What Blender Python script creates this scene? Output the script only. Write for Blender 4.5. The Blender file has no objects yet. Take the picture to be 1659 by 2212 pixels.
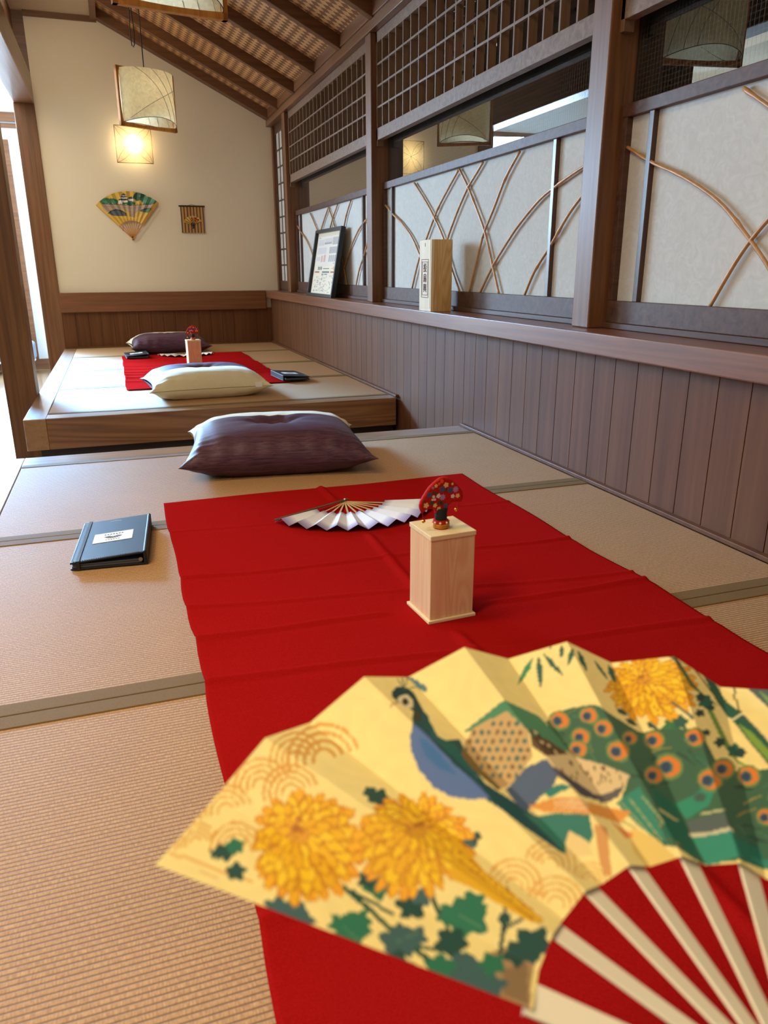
import bpy, bmesh, math, random
import numpy as np
from mathutils import Vector, Matrix, Euler

SC = bpy.context.scene
COL = SC.collection
R = math.radians

# ------------------------------------------------------------------ camera
LENS = 35.011                                   # mm on a 36 mm wide frame
PITCH, YAW, ROLL = R(17.9934), R(19.1055), R(-0.2045)
fw = Vector((math.sin(YAW) * math.cos(PITCH), math.cos(YAW) * math.cos(PITCH), -math.sin(PITCH)))
rt = Vector((math.cos(YAW), -math.sin(YAW), 0))
up = rt.cross(fw)
rt, up = rt * math.cos(ROLL) + up * math.sin(ROLL), up * math.cos(ROLL) - rt * math.sin(ROLL)
cam = bpy.data.objects.new('camera', bpy.data.cameras.new('camera'))
COL.objects.link(cam)
cam.matrix_world = Matrix(((rt.x, up.x, -fw.x, 0), (rt.y, up.y, -fw.y, 0), (rt.z, up.z, -fw.z, .62), (0, 0, 0, 1)))
cam.data.sensor_fit = 'HORIZONTAL'
cam.data.sensor_width = 36
cam.data.lens = LENS
cam.data.clip_start = .02
cam.data.dof.use_dof = True
cam.data.dof.focus_distance = 2.5
cam.data.dof.aperture_fstop = 13.5
SC.camera = cam

# ------------------------------------------------------------------ light
SC.view_settings.view_transform = 'Standard'
SC.view_settings.look = 'None'
SC.view_settings.gamma = 1
SC.view_settings.use_curve_mapping = False
SC.view_settings.exposure = 0.52
SC.cycles.use_denoising = True
SC.cycles.max_bounces = 8
SC.cycles.sample_clamp_indirect = 6

world = bpy.data.worlds.new('world')
SC.world = world
world.use_nodes = True
world.node_tree.nodes['Background'].inputs[0].default_value = (1.0, .90, .76, 1)
world.node_tree.nodes['Background'].inputs[1].default_value = .24


def area(name, loc, target, sx, sy, watts, color):
    l = bpy.data.lights.new(name, 'AREA')
    l.shape = 'RECTANGLE'
    l.size, l.size_y, l.energy, l.color = sx, sy, watts, color
    o = bpy.data.objects.new(name, l)
    COL.objects.link(o)
    o.location = loc
    o.rotation_euler = (Vector(target) - Vector(loc)).to_track_quat('-Z', 'Y').to_euler()
    return o


def point(name, loc, watts, color, radius):
    l = bpy.data.lights.new(name, 'POINT')
    l.energy, l.color, l.shadow_soft_size = watts, color, radius
    o = bpy.data.objects.new(name, l)
    COL.objects.link(o)
    o.location = loc
    return o


area('window_daylight', (-3.68, 7.4, 1.75), (.2, 4.6, -.1), 2.4, 1.4, 110, (.36, .66, 1.0))
area('glazed_door_daylight', (-1.72, 8.46, 1.52), (-.5, 4.6, -.1), 1.6, 1.1, 230, (.42, .69, 1.0))
beam = area('added_blue_beam', (-1.74, 8.45, 1.60), (-.30, 5.15, 0), 1.5, .9, 105, (.20, .52, 1.0))
beam.data.spread = R(27)          # added narrow beam, tints the far platform blue and spares the right wall
area('hall_ceiling_light', (-1.9, 5.6, 2.5), (-1.9, 5.6, 0), 1.6, 3.0, 10, (1.0, .86, .68))
area('room_ceiling_light', (-.19, 1.5, 2.42), (.35, 1.5, 0), .34, 2.2, 46, (1.0, .78, .50))
area('near_hall_light', (-.95, .35, 2.0), (.2, .3, .3), .6, .6, 21, (1.0, .84, .60))
area('ceiling_strip_light', (-.395, 5.7, 2.418), (.9, 6.5, .8), .05, 1.6, 30, (1.0, .86, .66))


# ------------------------------------------------------------------ materials
def lin(c):
    return tuple(((v / 255) / 12.92 if v / 255 <= .04045 else ((v / 255 + .055) / 1.055) ** 2.4) for v in c) + (1,)


class NT:
    def __init__(s, name):
        s.m = bpy.data.materials.new(name)
        s.m.use_nodes = True
        s.t = s.m.node_tree
        s.b = s.t.nodes['Principled BSDF']
        s.out = s.t.nodes['Material Output']

    def n(s, typ, **kw):
        o = s.t.nodes.new(typ)
        for k, v in kw.items():
            if k.startswith('i_'):
                o.inputs[k[2:].replace('_', ' ')].default_value = v
            else:
                setattr(o, k, v)
        return o

    def l(s, a, b):
        s.t.links.new(a, b)

    def set(s, **kw):
        for k, v in kw.items():
            s.b.inputs[k.replace('_', ' ')].default_value = v
        return s


def plain(name, c, rough=.6, metal=0., coat=0., spec=.5):
    t = NT(name)
    t.set(Base_Color=lin(c), Roughness=rough, Metallic=metal, Coat_Weight=coat)
    t.b.inputs['Specular IOR Level'].default_value = spec
    # a whisper of surface variation
    co = t.n('ShaderNodeTexCoord')
    no = t.n('ShaderNodeTexNoise', i_Scale=90., i_Detail=3.)
    t.l(co.outputs['Object'], no.inputs['Vector'])
    bp = t.n('ShaderNodeBump', i_Strength=.06, i_Distance=.002)
    t.l(no.outputs[0], bp.inputs['Height'])
    t.l(bp.outputs[0], t.b.inputs['Normal'])
    return t.m


def wood(name, c1, c2, axis='z', rough=.45, coat=0., scale=1., contrast=(.3, .7), rings=False, spec=.5):
    t = NT(name)
    co = t.n('ShaderNodeTexCoord')
    mp = t.n('ShaderNodeMapping')
    s = {'x': (1.6, 46, 46), 'y': (46, 1.6, 46), 'z': (46, 46, 1.6)}[axis]
    mp.inputs['Scale'].default_value = [v * scale for v in s]
    t.l(co.outputs['Object'], mp.inputs['Vector'])
    no = t.n('ShaderNodeTexNoise', i_Scale=1., i_Detail=5., i_Roughness=.6, i_Distortion=.5)
    t.l(mp.outputs[0], no.inputs['Vector'])
    fac = no.outputs[0]
    if rings:
        mp2 = t.n('ShaderNodeMapping')
        q = {'x': (.8, 9, 9), 'y': (9, .8, 9), 'z': (9, 9, .8)}[axis]
        mp2.inputs['Scale'].default_value = [v * scale for v in q]
        t.l(co.outputs['Object'], mp2.inputs['Vector'])
        w = t.n('ShaderNodeTexNoise', i_Scale=1., i_Detail=2., i_Distortion=.8)
        t.l(mp2.outputs[0], w.inputs['Vector'])
        mu = t.n('ShaderNodeMath', operation='MULTIPLY')
        mu.inputs[1].default_value = 14.
        t.l(w.outputs[0], mu.inputs[0])
        fr = t.n('ShaderNodeMath', operation='PINGPONG')
        fr.inputs[1].default_value = .5
        t.l(mu.outputs[0], fr.inputs[0])
        mx = t.n('ShaderNodeMath', operation='MULTIPLY_ADD')
        mx.inputs[1].default_value = .9
        t.l(fr.outputs[0], mx.inputs[0])
        sc = t.n('ShaderNodeMath', operation='MULTIPLY')
        sc.inputs[1].default_value = .55
        t.l(no.outputs[0], sc.inputs[0])
        t.l(sc.outputs[0], mx.inputs[2])
        fac = mx.outputs[0]
    rp = t.n('ShaderNodeValToRGB')
    rp.color_ramp.elements[0].position, rp.color_ramp.elements[1].position = contrast
    rp.color_ramp.elements[0].color, rp.color_ramp.elements[1].color = lin(c1), lin(c2)
    t.l(fac, rp.inputs[0])
    t.l(rp.outputs[0], t.b.inputs['Base Color'])
    bp = t.n('ShaderNodeBump', i_Strength=.12, i_Distance=.002)
    t.l(fac, bp.inputs['Height'])
    t.l(bp.outputs[0], t.b.inputs['Normal'])
    t.set(Roughness=rough, Coat_Weight=coat, Coat_Roughness=.18)
    t.b.inputs['Specular IOR Level'].default_value = spec
    return t.m


def fabric(name, c1, c2, scale=(300, 300, 300), rough=.9, bump=.25, sheen=.0, detail=4., spec=.3):
    t = NT(name)
    co = t.n('ShaderNodeTexCoord')
    mp = t.n('ShaderNodeMapping')
    mp.inputs['Scale'].default_value = scale
    t.l(co.outputs['Object'], mp.inputs['Vector'])
    no = t.n('ShaderNodeTexNoise', i_Scale=1., i_Detail=detail, i_Roughness=.6)
    t.l(mp.outputs[0], no.inputs['Vector'])
    rp = t.n('ShaderNodeValToRGB')
    rp.color_ramp.elements[0].position, rp.color_ramp.elements[1].position = .32, .68
    rp.color_ramp.elements[0].color, rp.color_ramp.elements[1].color = lin(c1), lin(c2)
    t.l(no.outputs[0], rp.inputs[0])
    t.l(rp.outputs[0], t.b.inputs['Base Color'])
    bp = t.n('ShaderNodeBump', i_Strength=bump, i_Distance=.0015)
    t.l(no.outputs[0], bp.inputs['Height'])
    t.l(bp.outputs[0], t.b.inputs['Normal'])
    t.set(Roughness=rough, Sheen_Weight=sheen)
    t.b.inputs['Specular IOR Level'].default_value = spec
    return t.m


def tatami_mat_material():
    t = NT('woven_rush')
    co = t.n('ShaderNodeTexCoord')
    sp = t.n('ShaderNodeSeparateXYZ')
    t.l(co.outputs['Object'], sp.inputs[0])
    # ribs of rush across the mat
    mu = t.n('ShaderNodeMath', operation='MULTIPLY'); mu.inputs[1].default_value = 1 / .0068
    t.l(sp.outputs[1], mu.inputs[0])
    pp = t.n('ShaderNodeMath', operation='PINGPONG'); pp.inputs[1].default_value = .5
    t.l(mu.outputs[0], pp.inputs[0])
    rib = t.n('ShaderNodeMapRange'); rib.interpolation_type = 'SMOOTHSTEP'
    rib.inputs[1].default_value, rib.inputs[2].default_value = .02, .24
    t.l(pp.outputs[0], rib.inputs[0])
    # single straws, short and irregular
    mp = t.n('ShaderNodeMapping'); mp.inputs['Scale'].default_value = (620, 130, 1)
    t.l(co.outputs['Object'], mp.inputs['Vector'])
    st = t.n('ShaderNodeTexNoise', i_Scale=1., i_Detail=2.)
    t.l(mp.outputs[0], st.inputs['Vector'])
    sr = t.n('ShaderNodeValToRGB')
    sr.color_ramp.elements[0].position, sr.color_ramp.elements[1].position = .32, .68
    sr.color_ramp.elements[0].color, sr.color_ramp.elements[1].color = lin((172, 126, 80)), lin((210, 167, 114))
    t.l(st.outputs[0], sr.inputs[0])
    br = t.n('ShaderNodeMix', data_type='RGBA', blend_type='MIX')
    br.inputs[6].default_value = lin((124, 84, 48))
    t.l(rib.outputs[0], br.inputs[0]); t.l(sr.outputs[0], br.inputs[7])
    no = t.n('ShaderNodeTexNoise', i_Scale=9., i_Detail=4.)
    t.l(co.outputs['Object'], no.inputs['Vector'])
    mx = t.n('ShaderNodeMix', data_type='RGBA', blend_type='MULTIPLY')
    mx.inputs[0].default_value = .35
    rp = t.n('ShaderNodeValToRGB')
    rp.color_ramp.elements[0].color, rp.color_ramp.elements[1].color = (.55, .55, .55, 1), (1, 1, 1, 1)
    t.l(no.outputs[0], rp.inputs[0])
    t.l(br.outputs[2], mx.inputs[6])
    t.l(rp.outputs[0], mx.inputs[7])
    t.l(mx.outputs[2], t.b.inputs['Base Color'])
    iv = t.n('ShaderNodeMath', operation='MULTIPLY_ADD'); iv.inputs[1].default_value = .5
    t.l(st.outputs[0], iv.inputs[0]); t.l(rib.outputs[0], iv.inputs[2])
    bp = t.n('ShaderNodeBump', i_Strength=.45, i_Distance=.0010)
    t.l(iv.outputs[0], bp.inputs['Height'])
    t.l(bp.outputs[0], t.b.inputs['Normal'])
    t.set(Roughness=.66)
    t.b.inputs['Specular IOR Level'].default_value = .7
    return t.m


def ajiro_material():
    """woven cedar strips: two tones of lozenges between the rafters"""
    t = NT('woven_ceiling')
    co = t.n('ShaderNodeTexCoord')
    sp = t.n('ShaderNodeSeparateXYZ')
    t.l(co.outputs['Object'], sp.inputs[0])
    def mul(a, k):
        o = t.n('ShaderNodeMath', operation='MULTIPLY')
        o.inputs[1].default_value = k
        t.l(a, o.inputs[0])
        return o.outputs[0]
    a = mul(sp.outputs[0], 1 / .060)
    b = mul(sp.outputs[1], 1 / .048)
    cb = t.n('ShaderNodeCombineXYZ')
    ad = t.n('ShaderNodeMath', operation='ADD')
    su = t.n('ShaderNodeMath', operation='SUBTRACT')
    for o in (ad, su):
        t.l(a, o.inputs[0]); t.l(b, o.inputs[1])
    t.l(ad.outputs[0], cb.inputs[0]); t.l(su.outputs[0], cb.inputs[1])
    cb.inputs[2].default_value = .5
    ck = t.n('ShaderNodeTexChecker', i_Scale=1.)
    ck.inputs['Color1'].default_value = lin((206, 158, 104))
    ck.inputs['Color2'].default_value = lin((128, 84, 48))
    t.l(cb.outputs[0], ck.inputs['Vector'])
    no = t.n('ShaderNodeTexNoise', i_Scale=40., i_Detail=4.)
    t.l(co.outputs['Object'], no.inputs['Vector'])
    mx = t.n('ShaderNodeMix', data_type='RGBA', blend_type='OVERLAY')
    mx.inputs[0].default_value = .35
    t.l(ck.outputs['Color'], mx.inputs[6]); t.l(no.outputs[0], mx.inputs[7])
    t.l(mx.outputs[2], t.b.inputs['Base Color'])
    t.set(Roughness=.6)
    return t.m


def paper_shoji_material():
    t = NT('shoji_paper')
    co = t.n('ShaderNodeTexCoord')
    no = t.n('ShaderNodeTexNoise', i_Scale=26., i_Detail=6., i_Distortion=2.5)
    t.l(co.outputs['Object'], no.inputs['Vector'])
    rp = t.n('ShaderNodeValToRGB')
    rp.color_ramp.elements[0].position, rp.color_ramp.elements[1].position = .35, .75
    rp.color_ramp.elements[0].color, rp.color_ramp.elements[1].color = lin((200, 198, 190)), lin((212, 210, 203))
    t.l(no.outputs[0], rp.inputs[0])
    t.l(rp.outputs[0], t.b.inputs['Base Color'])
    bp = t.n('ShaderNodeBump', i_Strength=.15, i_Distance=.002)
    t.l(no.outputs[0], bp.inputs['Height'])
    t.l(bp.outputs[0], t.b.inputs['Normal'])
    t.set(Roughness=.85)
    return t.m


def plaster_material(name, c):
    t = NT(name)
    co = t.n('ShaderNodeTexCoord')
    no = t.n('ShaderNodeTexNoise', i_Scale=160., i_Detail=6., i_Roughness=.7)
    t.l(co.outputs['Object'], no.inputs['Vector'])
    bp = t.n('ShaderNodeBump', i_Strength=.35, i_Distance=.002)
    t.l(no.outputs[0], bp.inputs['Height'])
    t.l(bp.outputs[0], t.b.inputs['Normal'])
    t.set(Base_Color=lin(c), Roughness=.92)
    t.b.inputs['Specular IOR Level'].default_value = .2
    return t.m


def shade_material(name, c, trans=.5):
    """thin resin-coated paper: part reflects, part lets the bulb through"""
    t = NT(name)
    co = t.n('ShaderNodeTexCoord')
    no = t.n('ShaderNodeTexNoise', i_Scale=38., i_Detail=5., i_Distortion=1.2)
    t.l(co.outputs['Object'], no.inputs['Vector'])
    rp = t.n('ShaderNodeValToRGB')
    rp.color_ramp.elements[0].position, rp.color_ramp.elements[1].position = .3, .7
    rp.color_ramp.elements[0].color = lin([v * .9 for v in c])
    rp.color_ramp.elements[1].color = lin(c)
    t.l(no.outputs[0], rp.inputs[0])
    t.l(rp.outputs[0], t.b.inputs['Base Color'])
    t.set(Roughness=.35)
    tr = t.n('ShaderNodeBsdfTranslucent')
    t.l(rp.outputs[0], tr.inputs[0])
    mx = t.n('ShaderNodeMixShader')
    mx.inputs[0].default_value = trans
    t.l(t.b.outputs[0], mx.inputs[1]); t.l(tr.outputs[0], mx.inputs[2])
    t.l(mx.outputs[0], t.out.inputs['Surface'])
    return t.m


def glass_material():
    """clear window pane with fine wires cast in it"""
    t = NT('wired_glass')
    fr = t.n('ShaderNodeFresnel', i_IOR=1.5)
    mu = t.n('ShaderNodeMath', operation='MULTIPLY')
    mu.use_clamp = True
    mu.inputs[1].default_value = 3.0
    t.l(fr.outputs[0], mu.inputs[0])
    gl = t.n('ShaderNodeBsdfGlossy', i_Roughness=.0)
    tp = t.n('ShaderNodeBsdfTransparent')
    tp.inputs[0].default_value = (.72, .78, .78, 1)
    mx = t.n('ShaderNodeMixShader')
    t.l(mu.outputs[0], mx.inputs[0]); t.l(tp.outputs[0], mx.inputs[1]); t.l(gl.outputs[0], mx.inputs[2])
    # wires
    co = t.n('ShaderNodeTexCoord')
    sp = t.n('ShaderNodeSeparateXYZ')
    t.l(co.outputs['Object'], sp.inputs[0])
    fac = None
    for ch, per, w in ((1, .0135, .055), (2, .0135, .03)):
        d = t.n('ShaderNodeMath', operation='DIVIDE'); d.inputs[1].default_value = per
        t.l(sp.outputs[ch], d.inputs[0])
        f = t.n('ShaderNodeMath', operation='FRACT'); t.l(d.outputs[0], f.inputs[0])
        c = t.n('ShaderNodeMath', operation='LESS_THAN'); c.inputs[1].default_value = w
        t.l(f.outputs[0], c.inputs[0])
        if fac is None:
            fac = c.outputs[0]
        else:
            m = t.n('ShaderNodeMath', operation='MAXIMUM'); t.l(fac, m.inputs[0]); t.l(c.outputs[0], m.inputs[1]); fac = m.outputs[0]
    df = t.n('ShaderNodeBsdfDiffuse'); df.inputs[0].default_value = lin((120, 124, 120))
    half = t.n('ShaderNodeMath', operation='MULTIPLY'); half.inputs[1].default_value = .55
    t.l(fac, half.inputs[0])
    m2 = t.n('ShaderNodeMixShader')
    t.l(half.outputs[0], m2.inputs[0]); t.l(mx.outputs[0], m2.inputs[1]); t.l(df.outputs[0], m2.inputs[2])
    t.l(m2.outputs[0], t.out.inputs['Surface'])
    return t.m


def painted(name, rough=.6, trans=.0):
    """paper carrying a print stored as a colour attribute"""
    t = NT(name)
    at = t.n('ShaderNodeAttribute', attribute_name='print')
    t.l(at.outputs['Color'], t.b.inputs['Base Color'])
    no = t.n('ShaderNodeTexNoise', i_Scale=420., i_Detail=2.)
    bp = t.n('ShaderNodeBump', i_Strength=.05, i_Distance=.001)
    t.l(no.outputs[0], bp.inputs['Height'])
    t.l(bp.outputs[0], t.b.inputs['Normal'])
    t.set(Roughness=rough)
    if trans:
        tr = t.n('ShaderNodeBsdfTranslucent')
        t.l(at.outputs['Color'], tr.inputs[0])
        mx = t.n('ShaderNodeMixShader'); mx.inputs[0].default_value = trans
        t.l(t.b.outputs[0], mx.inputs[1]); t.l(tr.outputs[0], mx.inputs[2])
        t.l(mx.outputs[0], t.out.inputs['Surface'])
    return t.m


def radial_fan_material():
    """white paper shading to violet at its inner and outer rims (distance from the pivot)"""
    t = NT('white_violet_paper')
    co = t.n('ShaderNodeTexCoord')
    sp = t.n('ShaderNodeSeparateXYZ')
    t.l(co.outputs['Object'], sp.inputs[0])
    cb = t.n('ShaderNodeCombineXYZ')
    t.l(sp.outputs[0], cb.inputs[0]); t.l(sp.outputs[1], cb.inputs[1])
    le = t.n('ShaderNodeVectorMath', operation='LENGTH')
    t.l(cb.outputs[0], le.inputs[0])
    mr = t.n('ShaderNodeMapRange')
    mr.inputs[1].default_value, mr.inputs[2].default_value = .105, .235
    t.l(le.outputs['Value'], mr.inputs[0])
    rp = t.n('ShaderNodeValToRGB')
    e = rp.color_ramp.elements
    e[0].position, e[0].color = 0., lin((120, 108, 150))
    e[1].position, e[1].color = 1., lin((150, 138, 176))
    for p_, c_ in ((.22, (226, 226, 230)), (.72, (232, 232, 234)), (.88, (186, 178, 204))):
        q = e.new(p_); q.color = lin(c_)
    t.l(mr.outputs[0], rp.inputs[0])
    t.l(rp.outputs[0], t.b.inputs['Base Color'])
    t.set(Roughness=.75)
    return t.m


M = dict(
    post=wood('post_wood', (98, 62, 36), (134, 90, 54), 'z', .45, .05, spec=.35),
    post_y=wood('beam_wood', (104, 66, 40), (138, 92, 58), 'y', .36, .3),
    beam_x=wood('cross_beam_wood', (96, 58, 34), (128, 82, 50), 'x', .45),
    rail=wood('rail_wood', (106, 64, 40), (138, 88, 58), 'y', .38, .2, spec=.4),
    rail_x=wood('rail_wood_back', (108, 66, 38), (136, 86, 50), 'x', .42, .1, spec=.35),
    board=wood('wainscot_wood', (90, 53, 28), (114, 72, 41), 'z', .55, .0, .6, spec=.22),
    board_dark=wood('wainscot_groove', (26, 16, 10), (34, 22, 14), 'z', .8),
    lattice=wood('lattice_wood', (112, 84, 62), (140, 110, 84), 'z', .55, spec=.25),
    lattice_y=wood('lattice_rail_wood', (110, 84, 66), (142, 114, 92), 'y', .55, .0, spec=.25),
    screen=wood('screen_wood', (72, 48, 38), (104, 74, 60), 'y', .5, .0, spec=.3),
    screen_z=wood('screen_bar_wood', (70, 44, 32), (92, 60, 46), 'z', .4, .15),
    rafter=wood('rafter_wood', (92, 58, 34), (122, 80, 48), 'x', .5),
    deck=wood('platform_wood', (138, 98, 60), (170, 128, 86), 'y', .5, .8, .7, (.25, .75)),
    deck_x=wood('platform_wood_front', (112, 74, 42), (156, 108, 66), 'x', .34, .3, .6, (.2, .8), True),
    kick=wood('kick_wood', (44, 26, 18), (58, 36, 24), 'x', .5),
    hall_floor=wood('hall_floor_wood', (120, 92, 64), (152, 120, 88), 'y', .22, .6, .5),
    pine=wood('pine_wood', (226, 176, 128), (236, 200, 152), 'z', .55, 0, 1.3, (.25, .75), True),
    pine_pale=wood('pale_pine_wood', (232, 206, 150), (240, 220, 172), 'x', .55, 0, 1.2),
    paulownia=wood('paulownia_wood', (192, 150, 90), (220, 184, 124), 'z', .5, 0, 1.2, (.25, .8), True),
    lid_wood=wood('pale_lid_wood', (216, 190, 148), (232, 208, 168), 'z', .55, 0, .7),
    lamp_wood=wood('lamp_frame_wood', (182, 116, 48), (210, 146, 70), 'z', .6, .0, 1., spec=.2),
    bamboo=wood('bamboo_stalk_skin', (176, 122, 66), (202, 150, 92), 'z', .4, .2),
    bamboo_stick=wood('bamboo_stick', (206, 160, 96), (222, 184, 124), 'x', .4),
    node=plain('bamboo_node', (104, 66, 36), .5),
    tatami=tatami_mat_material(),
    heri=fabric('border_cloth', (112, 88, 50), (130, 104, 62), (900, 900, 900), .75, .3),
    red=fabric('red_felt', (150, 17, 17), (166, 24, 22), (420, 420, 420), 1., .35, .0, 4., 0.),
    purple=fabric('purple_slub_cloth', (50, 28, 40), (98, 62, 78), (7, 330, 330), .5, .3, .0),
    cream=fabric('cream_cloth', (214, 198, 158), (226, 212, 176), (500, 500, 500), .8, .15, .1),
    tagm=plain('tag_cloth', (238, 236, 226), .8),
    stitch=plain('seam_thread', (150, 134, 98), .8),
    plaster=plaster_material('cream_plaster', (232, 218, 190)),
    plaster_hall=plaster_material('hall_plaster', (216, 220, 222)),
    flat_ceiling=plaster_material('ceiling_board', (206, 188, 160)),
    ajiro=ajiro_material(),
    shoji=paper_shoji_material(),
    glass=glass_material(),
    outside=plain('outside_dark', (34, 36, 38), .8),
    shade=shade_material('lamp_shade_paper', (250, 236, 196), .6),
    sconce=shade_material('sconce_paper', (240, 228, 190), .5),
    rib=plain('shade_rib', (96, 84, 56), .7),
    cord=plain('black_cord', (30, 28, 30), .5),
    black=plain('black_leather', (28, 30, 34), .5, 0, .0, .3),
    blackf=plain('black_frame', (30, 29, 30), .4),
    page=plain('page_sleeves', (78, 80, 84), .5),
    white=plain('white_label', (232, 230, 222), .7),
    ink=plain('grey_ink', (70, 68, 72), .8),
    brown_ink=plain('burnt_lettering', (96, 50, 34), .8),
    metal=plain('steel', (150, 150, 152), .3, 1.),
    brass=plain('brass_bell', (222, 164, 44), .22, 1.),
    gold_thread=plain('gold_thread', (206, 150, 50), .45, .4),
    redsilk=fabric('red_silk', (158, 14, 10), (196, 36, 18), (260, 260, 260), .7, .2, .0, 4., .15),
    black_thread=fabric('black_thread', (22, 24, 22), (40, 44, 40), (40, 40, 900), .8, .4),
    f_blue=plain('blue_flower', (52, 84, 128), .7), f_lilac=plain('lilac_flower', (182, 120, 160), .7),
    f_yellow=plain('yellow_flower', (232, 190, 104), .7), f_white=plain('white_flower', (232, 206, 190), .7),
    f_green=plain('dark_leaf', (66, 58, 40), .7), f_orange=plain('orange_flower', (232, 80, 34), .7),
    ivory=plain('ivory_rib', (242, 232, 204), .5),
    fan_print=painted('printed_fan_paper', .7),
    wallfan_print=painted('gold_fan_paper', .38),
    violet=radial_fan_material(),
    guard=wood('dark_bamboo_guard', (70, 44, 18), (104, 70, 30), 'x', .35),
    mat_board=plain('mount_board', (226, 206, 176), .8),
    sheet=plain('printed_sheet', (232, 222, 206), .75),
    sheet2=plain('printed_sheet_lower', (236, 224, 198), .75),
    g1=plain('print_grey', (176, 172, 172), .8), g2=plain('print_light', (214, 206, 200), .8), g3=plain('print_pink', (222, 176, 164), .8),
    g4=plain('print_rust', (178, 104, 84), .8), g5=plain('print_slate', (112, 116, 118), .8), g6=plain('print_orange', (222, 150, 106), .8),
    slat_tan=wood('slat_tan', (170, 118, 56), (196, 146, 80), 'z', .5), slat_dark=plain('slat_dark', (52, 34, 20), .6),
    goldleaf=plain('gold_leaf', (226, 190, 96), .35, .5), red_dab=plain('red_dab', (176, 32, 24), .6),
    sofa=fabric('grey_upholstery', (120, 128, 140), (140, 148, 160), (300, 300, 300), .8, .2),
    sofa_white=plain('white_plinth', (226, 228, 230), .5),
    emit_lamp=None,
)
_t = NT('ceiling_lamp_glow')
_t.set(Base_Color=(1, .95, .85, 1), Emission_Color=(1, .9, .72, 1), Emission_Strength=6.)
M['emit_lamp'] = _t.m
_t = NT('daylight_pane')
_t.set(Base_Color=(.8, .9, 1, 1), Emission_Color=(.72, .87, 1, 1), Emission_Strength=7.)
M['daylight'] = _t.m
_t = NT('mini_bulb')
_t.set(Base_Color=(1, .95, .85, 1), Emission_Color=(1, .9, .7, 1), Emission_Strength=14.)
M['bulb'] = _t.m


# ------------------------------------------------------------------ mesh helpers
class MB:
    def __init__(s):
        s.v, s.f, s.mi = [], [], []
        s.cur = 0

    def add(s, vs, fs):
        o = len(s.v)
        s.v += [tuple(p) for p in vs]
        s.f += [tuple(i + o for i in q) for q in fs]
        s.mi += [s.cur] * len(fs)
        return s

    def box(s, x0, x1, y0, y1, z0, z1):
        return s.add([(x0, y0, z0), (x1, y0, z0), (x1, y1, z0), (x0, y1, z0), (x0, y0, z1), (x1, y0, z1), (x1, y1, z1), (x0, y1, z1)],
                     [(0, 3, 2, 1), (4, 5, 6, 7), (0, 1, 5, 4), (1, 2, 6, 5), (2, 3, 7, 6), (3, 0, 4, 7)])

    def prism(s, poly, a, b, plane='xz'):
        """extrude a polygon given in two axes along the third, from a to b"""
        def p3(q, k):
            return {'xz': (q[0], k, q[1]), 'yz': (k, q[0], q[1]), 'xy': (q[0], q[1], k)}[plane]
        n = len(poly)
        vs = [p3(q, a) for q in poly] + [p3(q, b) for q in poly]
        fs = [tuple(range(n)), tuple(range(2 * n - 1, n - 1, -1))] + [(i, i + n, (i + 1) % n + n, (i + 1) % n) for i in range(n)]
        return s.add(vs, fs)

    def tube(s, pts, r, n=8, cap=True):
        pts = [Vector(p) for p in pts]
        rs = r if isinstance(r, (list, tuple)) else [r] * len(pts)
        vs, fs = [], []
        ref = Vector((0, 0, 1))
        t0 = (pts[1] - pts[0]).normalized()
        if abs(t0.dot(ref)) > .9:
            ref = Vector((1, 0, 0))
        for i, p in enumerate(pts):
            t = (pts[min(i + 1, len(pts) - 1)] - pts[max(i - 1, 0)]).normalized()
            u = t.cross(ref).normalized()
            w = u.cross(t)
            for k in range(n):
                a = 2 * math.pi * k / n
                vs.append(p + (u * math.cos(a) + w * math.sin(a)) * rs[i])
        for i in range(len(pts) - 1):
            for k in range(n):
                fs.append((i * n + k, i * n + (k + 1) % n, (i + 1) * n + (k + 1) % n, (i + 1) * n + k))
        if cap:
            fs.append(tuple(range(n - 1, -1, -1)))
            fs.append(tuple((len(pts) - 1) * n + k for k in range(n)))
        return s.add(vs, fs)

    def lathe(s, prof, n=24, c=(0, 0, 0)):
        vs, fs = [], []
        for r, z in prof:
            for k in range(n):
                a = 2 * math.pi * k / n
                vs.append((c[0] + r * math.cos(a), c[1] + r * math.sin(a), c[2] + z))
        for i in range(len(prof) - 1):
            for k in range(n):
                fs.append((i * n + k, i * n + (k + 1) % n, (i + 1) * n + (k + 1) % n, (i + 1) * n + k))
        fs.append(tuple(range(n - 1, -1, -1)))
        fs.append(tuple((len(prof) - 1) * n + k for k in range(n)))
        return s.add(vs, fs)

    def sphere(s, c, r, n=12):
        return s.lathe([(r * math.sin(math.pi * max(i, .02) / n) if i < n else .02 * r, -r * math.cos(math.pi * i / n)) for i in range(n + 1)], n * 2, c)

    def grid(s, fn, nu, nv):
        vs = [fn(i / nu, j / nv) for j in range(nv + 1) for i in range(nu + 1)]
        fs = [(j * (nu + 1) + i, j * (nu + 1) + i + 1, (j + 1) * (nu + 1) + i + 1, (j + 1) * (nu + 1) + i) for j in range(nv) for i in range(nu)]
        return s.add(vs, fs)

    def build(s, name, mats, parent=None, bevel=0., smooth=False, seg=2, solid=0.):
        me = bpy.data.meshes.new(name)
        me.from_pydata(s.v, [], s.f)
        for m in (mats if isinstance(mats, list) else [mats]):
            me.materials.append(m)
        me.polygons.foreach_set('material_index', s.mi)
        if smooth:
            me.polygons.foreach_set('use_smooth', [True] * len(me.polygons))
        me.update()
        o = bpy.data.objects.new(name, me)
        COL.objects.link(o)
        if parent:
            o.parent = parent
        if solid:
            q = o.modifiers.new('thickness', 'SOLIDIFY'); q.thickness = solid; q.offset = 0
        if bevel:
            q = o.modifiers.new('edge', 'BEVEL'); q.width = bevel; q.segments = seg; q.limit_method = 'ANGLE'; q.angle_limit = R(40)
        return o


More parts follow.
